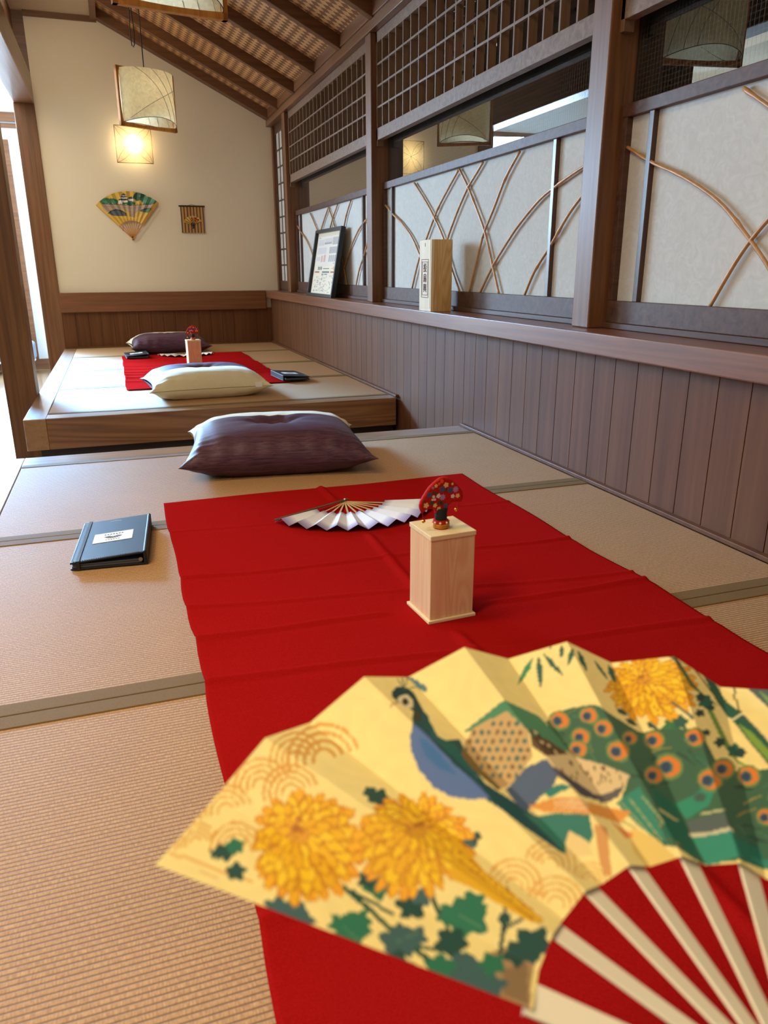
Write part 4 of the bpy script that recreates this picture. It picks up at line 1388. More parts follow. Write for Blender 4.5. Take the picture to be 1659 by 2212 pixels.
for i in range(2 * nf):
    q0, q1 = f0 + (f1 - f0) * i / (2 * nf), f0 + (f1 - f0) * (i + 1) / (2 * nf)
    e0, e1 = .006 * (i % 2), .006 * ((i + 1) % 2)
    b.cur = 0
    b.add([(.02 * math.cos(q0), -.009 - e0 * .3, .062 + .02 * math.sin(q0)), (rr * math.cos(q0), -.009 - e0, .062 + rr * .92 * math.sin(q0)), (rr * math.cos(q1), -.009 - e1, .062 + rr * .92 * math.sin(q1)), (.02 * math.cos(q1), -.009 - e1 * .3, .062 + .02 * math.sin(q1))], [(0, 1, 2, 3)])
fn = b.build('gold_fan', M['goldleaf'], t, solid=.0005)
b = MB()
for a, r_, s in ((100, .05, .008), (70, .056, .009), (60, .038, .007), (45, .06, .008), (110, .036, .006)):
    b.sphere((r_ * math.cos(R(a)), -.016, .062 + r_ * math.sin(R(a))), s, 6)
b.build('red_blossom', M['red_dab'], fn)
b = MB()
for i in range(nf + 1):
    a = f0 + (f1 - f0) * i / nf
    b.tube([(0, -.010, .060), (.075 * math.cos(a), -.0155, .062 + .069 * math.sin(a))], .0012, 5)
b.sphere((0, -.012, .056), .009, 6); b.tube([(0, -.012, .05), (-.004, -.012, .032)], .004, 6); b.tube([(0, -.012, .05), (.006, -.012, .034)], .004, 6)
b.build('black_ribs', M['slat_dark'], fn)

# ---- the printed fan held up close to the lens
# each row: palette entry, then (hundredths of a fold from the near guard, radius above the inner rim) pairs
PALETTE = [(222,160,66),(226,172,84),(228,170,86),(232,190,120),(170,138,92),(140,112,76),(28,84,66),(30,78,62),(38,72,62),(30,76,66),(38,116,84),(62,98,96),(90,140,100),(214,134,24),(240,168,30),(246,182,26),(240,176,22),(222,158,18),(206,136,18),(250,206,40),(248,200,22),(238,178,20),(240,184,16),(226,160,40),(196,122,30),(205,140,30),(176,106,28),(232,176,18),(246,196,24),(40,80,66),(58,120,76),(52,96,80),(70,90,90),(62,102,76),(150,140,70),(74,130,90),(120,130,66),(44,112,84),(36,66,52),(40,96,84),(30,54,48),(52,136,112),(48,142,112),(66,96,84),(30,104,80),(50,142,118),(34,112,92),(46,136,112),(86,100,96),(190,190,140),(206,200,160),(190,180,120),(160,170,110),(232,200,110),(110,140,80),(226,128,44),(64,120,104),(50,66,96),(74,138,100),(16,78,80),(84,112,164),(54,106,160),(22,96,92),(204,168,108),(120,96,60),(70,112,104),(120,96,40),(96,70,40),(70,50,30),(214,190,140),(80,98,124),(74,70,78),(44,128,112),(222,196,144),(110,80,50),(96,92,92),(50,122,106),(238,210,140),(226,152,66),(240,210,160),(216,156,88),(226,140,70),(16,62,62),(226,214,170),(60,36,28),(60,60,40),(214,178,100),(190,150,90),(70,90,80),(76,116,122),(58,140,90),(40,96,78),(70,100,60),(34,92,70),(66,84,84),(128,164,62),(214,208,160),(112,148,62),(80,98,92),(128,160,90),(66,72,40),(96,84,60),(28,96,76),(30,64,58)]
PRINT = [
(0,178,270,192,280,217,290,251,300,285,306,308,304,319,292,324,279,323,264,316,250,311,251,319,264,320,278,314,290,304,300,281,302,250,297,219,288,195,277,182,268),(0,188,266,199,273,222,283,249,291,275,295,299,295,308,287,312,276,311,264,305,253,301,254,307,264,307,275,304,284,292,290,272,291,248,288,224,280,202,271,191,264),(0,197,261,209,268,227,276,246,282,266,284,282,284,294,280,300,274,299,265,290,256,282,256,289,264,291,271,286,276,276,280,262,280,246,278,229,273,214,267,201,260),(0,212,259,221,264,232,268,244,272,256,274,266,273,273,271,276,267,275,262,270,256,262,256,266,261,267,264,265,268,260,270,252,270,243,268,234,266,226,262,219,258),(0,170,287,180,294,192,298,209,302,232,306,252,306,266,302,273,293,271,282,259,269,254,270,264,280,267,291,261,298,248,303,229,303,208,300,192,296,181,292,172,286),
(0,176,284,184,289,193,292,207,296,225,298,241,298,252,294,257,288,255,279,246,270,240,270,248,278,250,286,246,292,236,295,222,296,206,292,194,290,186,287,179,282),(0,183,280,188,284,195,286,205,288,218,290,229,290,237,288,240,283,239,277,232,270,227,270,233,276,234,281,231,285,225,288,215,288,204,286,196,284,190,282,185,279),(0,189,277,193,279,197,280,203,282,211,283,218,282,222,281,224,278,223,274,219,270,214,271,217,274,218,276,217,278,213,280,208,280,202,279,198,278,195,277,192,276),(0,116,297,126,304,138,309,150,310,162,308,172,303,179,295,182,285,180,276,173,266,170,268,176,276,178,285,176,294,170,301,161,306,150,308,138,306,127,302,118,296),(0,122,294,129,300,139,303,149,304,158,302,166,298,171,292,173,284,171,277,166,270,164,271,168,278,170,284,168,291,163,296,157,300,148,302,139,300,131,298,124,292),
(0,128,290,133,294,140,297,147,298,154,296,160,294,163,289,165,284,163,278,159,273,157,274,160,279,161,284,160,288,157,292,152,294,147,296,140,294,135,292,130,289),(0,134,287,137,290,141,291,146,292,150,290,153,289,155,286,156,283,155,280,153,276,150,278,152,280,153,282,152,285,151,287,148,288,145,289,142,288,139,288,136,286),(0,127,272,137,278,150,282,163,284,176,282,187,276,194,268,197,258,195,249,188,240,185,242,192,250,193,258,191,267,184,274,174,279,162,282,150,280,139,276,129,270),(0,133,268,141,274,151,276,162,278,172,276,180,272,186,265,188,258,186,250,181,244,178,245,183,251,184,258,182,264,177,270,170,274,161,275,152,274,143,272,136,266),(0,139,264,145,268,152,270,160,272,167,270,173,267,177,262,179,258,178,252,174,247,171,248,174,252,175,257,174,262,171,266,166,268,159,269,153,268,147,266,142,263),
(0,146,261,149,264,154,265,159,265,163,264,167,262,169,260,170,256,169,254,167,250,164,252,166,254,166,256,166,259,164,261,161,262,158,263,154,262,151,262,148,260),(0,68,308,78,314,89,319,102,320,112,319,121,314,126,306,128,297,125,288,118,280,116,280,122,288,125,297,123,305,118,312,111,316,101,318,90,317,79,312,70,306),(0,73,304,81,310,90,314,100,314,108,313,115,310,119,304,120,296,118,289,113,282,111,284,115,290,117,296,116,302,112,308,106,311,99,312,90,311,82,308,75,303),(0,78,302,84,306,91,308,98,308,104,308,109,305,112,300,112,296,111,290,107,286,105,287,108,291,110,296,109,300,106,303,102,306,97,306,91,306,85,304,80,300),(0,84,298,87,300,92,302,96,302,100,302,103,300,104,298,105,295,104,292,102,289,100,290,101,292,102,294,102,297,100,298,98,300,95,300,92,300,89,299,86,297),
(0,23,306,30,310,39,314,48,315,56,314,62,310,66,304,67,298,64,291,58,284,57,285,62,291,64,298,64,304,60,309,55,312,47,314,39,312,31,309,24,304),(0,26,303,32,307,39,310,46,310,52,310,57,307,60,302,61,298,59,292,54,286,52,288,56,292,58,297,58,302,56,306,51,308,45,309,39,308,33,306,28,302),(0,30,301,34,304,39,306,44,306,49,306,52,304,54,300,55,296,53,292,50,289,48,290,51,293,52,296,52,300,51,302,48,304,44,304,39,304,35,302,32,300),(0,34,298,37,300,40,302,43,302,45,302,48,300,49,298,49,296,48,294,46,292,44,292,46,294,47,296,46,298,46,299,44,300,42,300,40,300,37,299,35,298),(0,33,278,42,284,54,288,65,288,76,286,85,282,90,275,91,267,88,258,80,251,78,252,85,259,88,266,87,274,82,280,74,285,64,286,54,286,43,282,35,276),(0,37,275,45,280,54,282,63,283,72,282,78,278,82,272,83,266,80,260,75,254,72,255,78,260,80,266,79,272,76,276,70,280,62,281,54,280,46,278,39,274),
(0,42,272,48,276,54,278,61,278,67,277,72,274,75,270,75,266,73,261,69,257,67,258,70,262,72,266,72,270,69,272,65,275,60,276,54,276,49,274,44,271),(0,47,269,51,271,55,272,59,272,62,272,65,270,67,268,67,266,66,262,64,260,61,261,63,263,64,265,64,267,63,269,61,270,58,270,55,270,52,270,49,268),(1,356,64,377,66,399,65,440,66,476,64,499,58,503,50,497,42,469,34,428,26,422,28,460,34,485,42,494,50,487,56,466,62,434,64,398,63,378,64,358,62),(1,362,60,378,61,396,60,424,60,451,58,469,54,475,48,466,42,445,36,413,30,407,31,436,36,455,42,462,48,458,52,442,56,418,58,394,58,379,59,364,58),(1,367,56,380,56,392,56,408,54,427,53,440,50,443,46,437,42,421,37,399,33,397,34,412,38,425,42,431,46,428,49,418,51,401,52,391,54,380,54,370,54),(1,373,51,381,52,388,51,396,50,403,48,410,46,412,44,408,41,399,38,393,38,390,39,395,40,398,42,400,43,399,45,397,47,392,48,387,50,381,50,376,49),
(1,240,76,280,78,311,78,330,74,345,68,354,60,356,52,349,44,334,38,312,34,310,36,330,40,343,46,350,52,349,60,341,67,327,72,309,76,280,76,243,74),(1,248,72,280,73,307,72,322,70,333,65,340,59,341,53,335,47,323,42,307,39,305,41,319,44,330,48,335,53,334,59,328,64,318,68,305,71,280,71,251,70),(1,256,67,280,68,302,68,313,66,321,62,326,58,326,54,322,50,313,46,302,44,300,46,310,48,317,50,320,54,320,58,316,61,309,64,300,66,279,66,259,65),(1,264,62,279,63,294,63,304,62,309,60,311,57,311,54,309,52,304,50,293,48,290,50,300,51,304,52,306,54,306,56,304,58,300,60,290,61,279,61,268,60),(1,282,42,315,44,340,43,362,39,381,33,392,26,395,18,388,10,371,4,346,0,343,2,366,6,381,11,388,18,386,25,375,32,359,38,338,41,315,42,286,40),(1,292,38,315,39,335,38,353,35,367,30,376,24,377,18,371,12,358,8,339,5,336,7,353,10,365,14,370,18,369,24,361,30,349,34,333,36,315,37,296,36),
(1,301,33,316,34,330,34,343,31,353,28,359,24,360,19,355,15,346,12,332,10,330,12,341,13,349,16,353,20,352,24,347,27,339,30,328,32,316,32,304,32),(1,307,28,316,29,325,28,332,27,338,25,342,22,342,20,340,18,334,16,326,14,323,16,329,17,334,18,336,20,335,22,333,24,328,26,322,26,316,27,309,26),(1,405,26,443,30,483,33,510,32,525,29,535,24,539,19,536,13,525,8,509,4,506,5,521,8,531,14,534,19,530,24,521,28,507,31,481,32,444,29,409,26),(1,416,24,446,27,477,29,503,29,515,26,523,23,526,18,523,14,515,10,502,6,499,8,511,10,518,14,521,18,518,22,511,26,501,28,475,28,447,26,420,23),(1,427,22,449,24,472,25,494,25,505,24,511,21,513,18,511,14,505,12,491,9,486,10,501,12,506,15,508,18,506,20,502,22,488,24,470,24,450,22,432,20),(1,439,19,453,20,467,21,480,22,490,20,497,20,500,18,497,16,489,14,478,12,473,12,481,14,487,16,489,17,488,18,482,20,474,20,464,20,454,19,444,18),
(2,17,308,19,274,22,236,25,237,22,274,20,309),(3,9,300,11,262,13,262,10,301),(4,77,50,132,30,179,13,65,14,0,12,0,41),(5,59,36,104,19,7,14,7,32),(6,67,172,52,145,23,109,5,78,0,56,6,54,15,76,32,108,60,144,75,172),(7,129,108,89,86,38,67,21,51,30,50,45,65,96,84,135,106),(8,256,60,150,47,61,39,65,36,154,44,264,58),(8,138,45,189,34,193,36,142,47),(6,68,164,63,126,69,126,74,164),(6,24,108,43,74,50,74,31,108),(9,34,264,35,267,37,270,35,272,35,276,39,276,43,276,45,278,49,280,51,278,52,274,55,274,59,272,55,268,52,267,52,264,49,261,45,262,43,264,39,264),(10,52,275,56,274,59,272,62,273,66,273,66,270,65,268,67,265,68,262,63,261,60,262,57,259,54,258,51,260,51,262,47,264,44,266,47,268,50,269,50,272),(9,15,254,18,256,22,257,23,260,26,262,29,260,31,258,35,258,40,258,38,254,36,252,37,250,37,246,32,246,29,247,26,245,21,244,20,247,20,250,17,251),
(9,38,282,40,280,41,279,44,279,47,278,45,276,43,274,44,272,43,270,40,270,38,271,36,270,33,269,32,272,33,274,31,274,30,276,32,278,35,278,36,280),(11,7,221,10,218,12,214,17,214,22,212,18,208,14,206,14,202,12,199,6,200,2,202,0,201,0,202,0,206,0,208,0,212,0,216,2,219),(11,5,182,0,186,0,190,0,192,0,196,0,199,0,203,0,208,0,207,4,205,9,208,16,208,18,204,17,200,22,197,26,193,20,190,13,190,11,186),(11,6,177,1,178,0,180,0,181,0,184,0,187,0,190,0,193,0,194,0,192,0,194,5,196,8,194,8,190,13,190,17,187,13,184,9,183,9,180),(10,43,152,37,148,29,146,29,140,25,136,15,138,8,141,0,140,0,142,0,147,0,151,0,155,0,161,0,162,4,161,9,165,17,168,23,163,25,158,34,156),(10,0,156,2,160,5,162,3,164,4,168,10,168,15,167,19,168,24,170,27,166,26,163,31,162,35,158,30,156,24,156,23,153,19,150,14,152,11,155,6,155),
(10,14,143,15,146,18,150,15,152,14,156,21,157,27,156,31,158,38,160,41,156,42,152,48,151,54,148,49,145,42,144,42,140,38,138,31,140,27,142,21,142),(11,52,101,39,102,29,104,21,102,9,102,6,107,7,112,0,115,0,120,2,123,12,124,14,128,22,132,31,128,36,124,46,123,58,120,55,115,48,112,53,106),(11,27,116,35,115,41,113,47,115,55,116,58,112,58,108,65,106,70,102,63,100,56,100,54,97,49,94,41,97,37,100,30,100,22,102,24,106,29,108,26,112),(9,16,112,10,108,2,106,3,102,0,98,0,101,0,104,0,106,0,110,0,114,0,118,0,122,0,123,0,122,0,124,0,126,0,122,0,118,8,116),(10,80,158,90,157,98,155,104,158,113,159,117,154,117,150,125,147,131,142,124,140,115,138,114,134,108,130,100,134,94,138,85,138,75,140,78,145,83,148,80,152),(9,103,166,107,163,108,160,113,160,118,157,115,154,111,153,111,150,109,148,103,148,99,150,94,150,88,150,88,154,90,156,86,158,84,162,90,162,96,162,98,164),
(9,84,104,79,108,79,112,71,115,64,120,72,122,80,122,81,126,87,130,96,127,102,123,110,124,120,122,118,118,114,114,118,110,119,106,109,106,101,107,94,104),(11,123,122,128,119,130,116,137,115,143,112,140,110,134,108,135,105,133,102,126,103,120,105,114,104,106,105,106,108,108,111,103,114,101,117,108,118,114,118,117,120),(10,147,84,141,81,133,80,133,76,129,73,120,75,113,78,105,78,95,79,95,83,100,86,95,89,93,94,103,94,111,92,116,95,124,96,130,92,131,89,139,87),(10,97,93,113,90,125,86,138,88,154,88,158,80,154,75,166,70,174,63,158,62,142,62,136,58,122,54,109,60,104,66,89,68,74,74,83,79,95,81,93,87),(10,177,82,179,78,177,75,183,72,188,68,178,67,169,68,166,66,157,64,150,67,147,70,139,72,131,74,135,78,142,79,141,82,143,86,153,84,160,82,167,83),(9,163,36,173,30,176,25,191,22,211,18,194,14,179,13,179,8,170,4,152,8,140,12,125,12,106,15,109,20,116,24,109,28,107,34,124,34,138,32,148,34),
(9,120,16,109,18,103,22,91,23,78,26,82,30,89,31,85,35,85,39,99,38,108,36,116,38,128,38,133,34,133,30,143,28,151,24,141,22,130,22,128,18),(11,62,66,61,60,53,55,62,50,65,42,46,43,30,46,19,42,2,42,0,48,0,54,0,58,0,64,0,68,0,74,6,78,20,74,30,69,44,69),(11,11,58,21,54,26,50,37,48,49,45,45,41,36,39,40,35,38,30,24,32,14,35,4,34,0,34,0,40,0,43,0,47,0,52,3,56),(11,270,104,274,108,282,110,277,112,277,116,291,116,302,115,306,117,313,118,316,114,316,112,321,110,326,107,320,105,314,104,313,102,308,100,302,101,297,104,284,103),(9,329,102,324,102,320,104,316,102,311,102,310,105,312,107,308,108,307,110,311,112,316,112,317,113,321,114,325,112,327,110,331,110,335,108,333,106,330,106,330,104),(9,280,199,274,196,266,192,267,190,264,186,253,186,244,187,235,184,224,184,223,187,226,190,219,192,216,195,226,198,236,198,240,202,249,204,257,202,260,200,270,200),
(9,224,204,231,206,238,206,242,208,248,210,253,208,254,206,260,206,266,205,261,202,255,201,255,198,251,196,244,196,239,197,233,196,225,196,226,198,229,200,225,202),(9,259,188,262,186,261,184,267,184,272,182,266,180,259,179,257,176,252,174,245,175,241,176,234,176,227,176,229,179,233,180,231,182,231,185,239,186,246,186,251,188),(9,103,74,94,71,84,70,83,66,76,64,65,67,58,70,48,71,37,74,39,78,45,80,40,84,40,90,51,89,61,87,67,89,78,90,84,85,85,80,95,78),(10,79,52,82,48,80,44,87,42,92,38,82,37,73,38,69,36,60,34,52,37,49,40,40,42,31,44,35,48,42,49,41,52,43,56,53,54,61,52,69,52),(9,184,44,179,44,174,44,173,42,169,42,164,43,162,44,156,45,151,46,153,48,156,49,154,50,155,52,161,52,165,51,169,52,175,52,177,50,176,48,181,46),(11,0,76,3,78,12,77,16,80,24,82,31,78,35,74,44,74,54,70,50,66,42,65,44,61,42,57,30,59,22,62,14,60,3,61,1,66,4,69,0,72),
(10,38,82,35,79,29,77,31,74,30,70,19,70,12,73,4,72,0,72,0,76,0,80,0,82,0,87,0,88,3,90,10,93,17,90,21,86,29,86),(12,14,158,2,141,3,140,16,158),(12,123,80,121,60,124,60,125,80),(12,16,120,53,104,54,105,17,120),(13,147,170,141,170,136,173,132,178,131,182,133,187,136,189,141,188,147,186,151,181,152,176,151,172),(14,146,171,142,172,138,174,134,178,133,182,134,186,137,188,141,187,145,184,148,180,150,176,149,172),(13,123,166,118,167,114,170,112,176,113,180,116,184,121,186,125,185,129,182,131,176,130,172,127,168),(15,123,168,119,168,116,172,115,176,115,180,117,184,121,185,124,184,127,181,129,176,128,172,126,169),(13,98,164,94,166,91,170,92,175,95,180,100,183,105,184,109,182,111,179,111,174,108,169,104,166),(14,99,166,95,168,94,170,94,175,97,179,100,182,104,183,107,182,109,178,109,174,106,170,103,166),(13,84,168,80,170,79,174,80,178,84,183,90,186,95,186,99,184,101,180,99,176,95,171,90,168),
(15,85,169,82,170,81,174,83,178,86,182,90,184,95,186,98,184,99,180,97,176,94,172,89,170),(13,56,168,53,170,54,174,57,178,63,182,69,184,75,185,78,182,77,178,74,174,68,170,61,168),(14,57,169,55,171,56,174,59,178,64,182,69,184,73,184,76,182,75,178,72,174,67,171,61,169),(13,40,178,38,180,40,184,45,188,52,192,59,193,64,192,66,190,64,186,59,182,52,179,45,178),(14,42,179,40,180,42,184,47,188,53,190,59,192,63,192,64,190,62,186,57,183,51,180,45,178),(13,31,186,30,188,33,192,39,195,47,198,54,200,58,198,59,196,57,192,51,188,43,186,36,184),(15,33,186,33,188,35,191,41,194,47,197,53,198,57,198,57,196,55,192,49,189,43,186,37,186),(13,28,190,27,192,31,196,37,200,45,202,52,203,56,202,57,200,53,196,47,192,39,190,32,189),(16,30,190,29,193,33,196,38,198,45,201,51,202,54,201,55,199,52,196,46,193,39,191,33,190),(13,14,198,14,200,19,204,26,206,34,208,40,208,44,207,44,204,39,201,32,198,24,196,17,196),
(16,16,198,16,200,20,203,27,206,33,207,39,208,42,206,42,204,38,202,31,199,24,198,19,197),(13,18,210,19,213,24,216,32,218,40,219,47,218,50,216,48,214,43,211,35,208,27,208,21,208),(14,20,210,21,212,26,215,32,217,39,218,45,218,48,216,46,214,42,212,35,210,28,209,22,209),(13,20,224,22,226,28,229,36,230,44,230,50,228,52,226,49,224,43,222,35,220,27,220,22,222),(15,22,224,24,226,29,228,36,229,43,229,48,228,50,226,48,224,42,222,35,222,28,222,24,222),(13,32,234,35,236,41,238,49,238,57,238,62,236,63,232,60,230,54,228,46,228,38,229,33,231),(16,34,234,36,236,42,236,49,237,55,236,60,234,61,233,59,231,53,230,46,230,39,230,35,232),(13,39,241,43,243,49,244,57,244,64,242,69,240,69,238,66,235,59,234,51,234,44,236,40,238),(15,41,240,44,242,49,244,56,243,62,242,67,240,67,238,64,236,59,235,52,236,45,236,42,238),(13,62,254,66,256,73,256,80,254,86,250,88,246,87,244,83,242,76,242,69,244,64,248,61,251),
(16,64,254,67,254,73,254,79,252,84,250,86,246,86,244,82,243,77,244,70,246,66,248,63,251),(13,80,258,85,259,91,258,97,254,101,250,102,246,101,244,96,242,89,244,83,247,79,251,78,255),(16,81,257,85,258,90,256,95,254,99,250,101,246,99,244,95,244,90,245,85,248,81,252,80,254),(13,102,268,107,268,111,265,114,260,115,255,113,250,110,248,106,248,101,251,98,256,97,261,99,266),(14,103,266,106,266,109,264,112,260,113,255,112,251,109,249,106,250,103,252,100,256,99,261,100,264),(13,119,269,123,268,126,264,126,258,125,253,122,248,118,247,114,248,111,252,110,258,112,263,115,267),(16,119,268,122,266,124,263,124,258,123,254,121,250,118,248,115,250,113,252,112,258,113,262,116,266),(13,136,267,139,265,140,260,138,255,134,250,129,246,125,246,122,248,121,252,123,258,127,263,132,266),(16,136,266,138,264,138,260,137,256,133,250,129,248,126,247,123,249,123,252,125,258,128,262,132,265),
(13,159,256,160,252,157,248,151,244,144,240,137,240,133,240,132,244,135,248,141,252,148,255,155,256),(15,158,254,158,252,155,248,150,244,144,242,138,240,135,242,134,244,137,248,142,251,149,254,154,255),(13,170,252,170,248,166,244,159,240,151,238,144,238,140,240,140,243,144,247,151,250,159,252,166,253),(15,168,250,168,248,164,245,158,242,151,240,145,240,142,240,142,243,146,246,152,250,159,252,165,252),(13,181,230,178,228,171,226,163,225,154,226,148,228,146,231,149,234,156,236,164,236,173,235,179,233),(16,179,230,176,228,170,226,163,226,155,227,150,229,149,231,151,233,157,234,164,235,172,234,177,232),(13,184,217,180,215,173,214,164,216,156,218,152,221,151,224,155,226,162,227,171,226,179,223,184,220),(16,182,218,179,216,172,216,165,216,158,218,154,221,153,224,157,225,163,226,170,224,177,222,181,220),
(13,182,205,177,204,170,204,162,206,155,210,152,214,153,216,157,218,164,218,172,216,179,212,183,208),(14,180,206,176,204,170,205,163,207,157,210,154,214,154,216,158,217,164,216,171,214,177,211,180,208),(13,185,197,180,196,172,196,165,200,159,204,156,207,157,210,162,212,169,210,177,208,183,204,186,200),(16,183,198,179,197,173,198,166,200,161,204,158,207,159,210,163,210,169,210,175,206,181,204,184,200),(13,162,184,157,184,150,186,145,190,141,196,141,200,144,202,149,202,155,200,161,196,165,192,165,188),(16,161,186,157,186,152,188,147,192,144,196,143,199,145,201,149,202,154,199,159,196,162,192,163,188),(13,158,175,153,175,147,178,142,182,139,187,140,191,143,194,149,194,154,191,159,186,162,182,162,178),(16,157,176,153,176,148,179,144,182,142,187,142,190,144,192,148,192,153,190,157,186,160,182,160,178),
(17,133,180,116,176,98,174,79,176,62,180,49,186,40,194,35,203,35,212,38,222,46,232,57,240,70,246,86,252,102,254,118,254,132,250,145,245,156,237,163,227,166,216,165,206,158,196,148,187),(18,131,176,124,177,119,182,117,188,119,194,125,196,132,196,137,190,139,184,136,178),(19,130,178,125,178,121,182,120,188,121,193,125,195,130,194,134,190,136,184,134,180),(18,114,173,108,174,104,180,105,186,109,192,115,194,121,192,125,187,125,180,121,175),(20,114,174,110,176,107,180,107,186,110,190,115,192,119,190,122,186,122,180,119,176),(18,90,172,85,176,84,180,87,187,93,192,101,192,106,190,107,184,104,178,98,174),(19,91,174,87,176,87,180,90,186,95,190,100,191,104,189,104,184,102,179,97,175),(18,63,178,60,180,61,186,68,192,76,195,83,195,87,192,86,186,79,181,71,178),(21,65,178,62,181,64,186,70,190,76,194,82,194,84,191,83,186,77,182,70,179),
(18,46,184,44,188,48,193,56,198,65,200,72,200,74,196,71,191,62,186,53,184),(22,48,186,47,188,51,192,57,196,65,199,70,198,71,196,68,192,61,188,53,185),(18,35,193,35,196,40,202,49,206,59,207,65,206,66,202,60,197,51,193,41,192),(20,37,194,38,196,42,200,50,204,58,206,63,205,63,202,58,198,50,194,42,193),(18,29,206,30,210,37,214,47,217,56,218,62,215,60,212,53,207,43,204,34,204),(22,31,207,32,210,39,213,47,216,55,216,59,214,58,212,52,208,43,206,35,206),(18,29,216,32,219,39,222,50,224,59,224,63,221,61,218,53,214,42,212,33,212),(19,31,216,34,218,40,221,49,223,57,222,60,221,58,218,51,215,42,214,35,214),(18,39,233,43,236,52,238,62,238,70,236,72,232,68,228,59,227,48,227,41,230),(19,41,232,44,235,52,236,61,236,68,235,70,232,66,230,58,228,49,228,43,230),(18,46,240,51,243,60,244,70,243,77,240,78,236,73,233,64,232,54,233,47,236),(19,48,240,52,242,60,242,68,242,75,240,76,236,72,234,64,234,55,234,50,237),
(18,65,252,71,254,80,254,88,250,93,246,92,241,86,239,77,240,68,243,64,248),(20,67,251,72,252,79,252,86,249,91,245,90,242,85,240,78,242,71,244,67,248),(18,81,258,88,260,96,257,102,252,105,247,102,242,96,242,87,244,81,248,79,254),(22,83,257,88,258,94,256,100,252,102,247,101,244,96,243,89,246,83,250,81,254),(18,108,264,113,262,118,258,120,252,118,245,114,242,108,243,103,248,101,254,103,260),(22,108,262,112,261,116,257,118,251,117,246,113,244,109,244,105,248,103,254,105,259),(18,130,262,135,260,136,254,133,246,127,242,120,240,116,242,115,248,118,256,124,261),(20,130,261,133,258,133,254,130,248,126,243,121,242,118,244,118,249,121,255,125,260),(18,154,254,155,250,150,244,142,239,133,236,127,238,126,242,131,248,139,252,148,255),(19,152,253,152,250,148,245,141,240,134,238,129,239,129,242,133,247,140,251,147,254),(18,170,240,168,236,159,232,148,230,139,231,135,234,138,238,146,242,157,244,166,243),
(22,168,239,165,236,158,234,149,232,141,232,138,235,140,238,147,240,156,242,164,242),(18,178,220,172,217,162,216,152,218,145,222,144,226,149,230,159,230,169,228,176,224),(21,175,220,171,218,162,218,153,220,147,223,146,226,150,228,158,228,167,226,174,224),(18,177,210,170,208,160,209,151,212,145,217,146,221,152,224,161,223,171,220,177,214),(19,175,211,170,210,161,210,153,214,148,217,148,220,152,222,161,221,169,218,174,214),(18,170,198,163,196,154,198,146,204,143,209,145,213,152,214,161,212,169,207,172,202),(20,168,198,163,198,155,200,148,204,145,209,146,212,152,212,159,210,166,206,169,202),(18,155,185,148,186,140,189,135,195,134,200,138,204,145,204,153,200,158,194,159,188),(19,154,186,148,187,142,190,138,195,137,200,139,203,145,202,151,199,155,194,157,190),(18,123,184,116,186,112,191,111,198,114,203,120,206,126,204,130,199,131,192,128,187),
(20,122,186,118,188,115,192,114,197,116,202,120,204,124,202,128,198,128,192,126,188),(18,95,182,90,186,89,191,92,197,99,202,105,203,110,200,111,195,108,188,103,184),(22,96,184,93,186,92,191,95,196,100,200,105,202,108,200,108,195,106,190,101,185),(18,77,186,73,189,74,194,80,200,88,204,95,204,99,201,98,196,92,190,84,186),(22,78,187,76,190,77,194,82,199,88,202,94,203,96,200,95,196,90,191,84,188),(18,56,194,55,198,59,203,67,208,77,210,83,210,85,206,81,200,72,196,63,194),(19,58,196,57,198,61,202,69,206,76,208,81,208,82,206,78,201,71,197,63,195),(18,51,198,50,202,56,207,64,212,74,214,80,212,81,208,76,204,67,200,57,198),(20,53,200,53,202,58,206,65,210,73,212,78,211,78,208,74,204,66,200,58,199),(18,44,210,46,214,53,218,63,221,72,222,78,220,76,216,69,211,59,208,49,208),(20,47,210,48,214,54,216,63,219,71,220,75,218,74,216,68,212,59,210,51,210),
(18,46,225,50,228,58,232,69,232,78,231,81,228,78,224,69,222,58,220,50,222),(19,49,225,52,228,59,230,68,231,76,230,79,228,76,225,68,223,59,222,52,223),(18,54,236,59,238,68,240,78,240,86,237,88,234,83,230,74,228,63,229,56,232),(20,56,236,60,238,68,238,77,238,83,236,85,234,82,231,74,230,65,230,58,232),(18,75,250,81,252,90,250,98,247,103,242,102,238,96,236,86,237,78,241,74,246),(22,77,248,81,250,89,249,96,246,100,242,100,239,95,238,87,239,80,242,76,246),(18,90,255,96,256,104,253,109,248,111,242,109,238,102,238,95,240,89,246,87,251),(20,91,254,96,254,102,252,107,248,109,243,107,240,103,240,96,242,91,246,89,250),(18,111,259,116,258,121,253,122,246,120,240,115,237,110,238,105,243,104,250,106,256),(19,111,258,115,256,118,252,120,246,118,241,115,238,111,240,107,244,106,250,107,254),(18,141,254,143,251,141,244,135,238,127,235,120,235,118,238,121,244,127,250,135,254),
(22,139,253,141,250,138,245,133,240,127,236,122,236,120,240,123,244,128,250,135,253),(18,160,241,158,237,150,233,140,230,131,231,126,234,128,238,136,242,146,244,155,244),(19,157,240,156,238,149,234,140,232,132,232,128,234,130,238,137,240,146,242,154,242),(18,167,228,162,225,153,223,142,224,134,227,132,230,136,234,145,236,156,235,164,232),(19,164,228,160,226,152,225,143,226,136,228,134,230,138,233,146,234,155,234,162,231),(18,166,213,160,211,150,212,141,216,135,220,136,224,142,226,151,226,161,222,166,218),(20,164,214,159,212,151,214,143,216,138,220,138,224,143,225,150,224,158,221,164,217),(18,161,204,154,203,145,205,137,210,134,215,136,219,142,220,151,218,159,214,163,208),(21,159,205,154,204,146,206,140,210,136,215,138,218,143,219,150,216,156,212,160,208),(18,144,192,137,192,130,196,126,202,126,208,130,211,137,210,144,206,148,200,148,194),
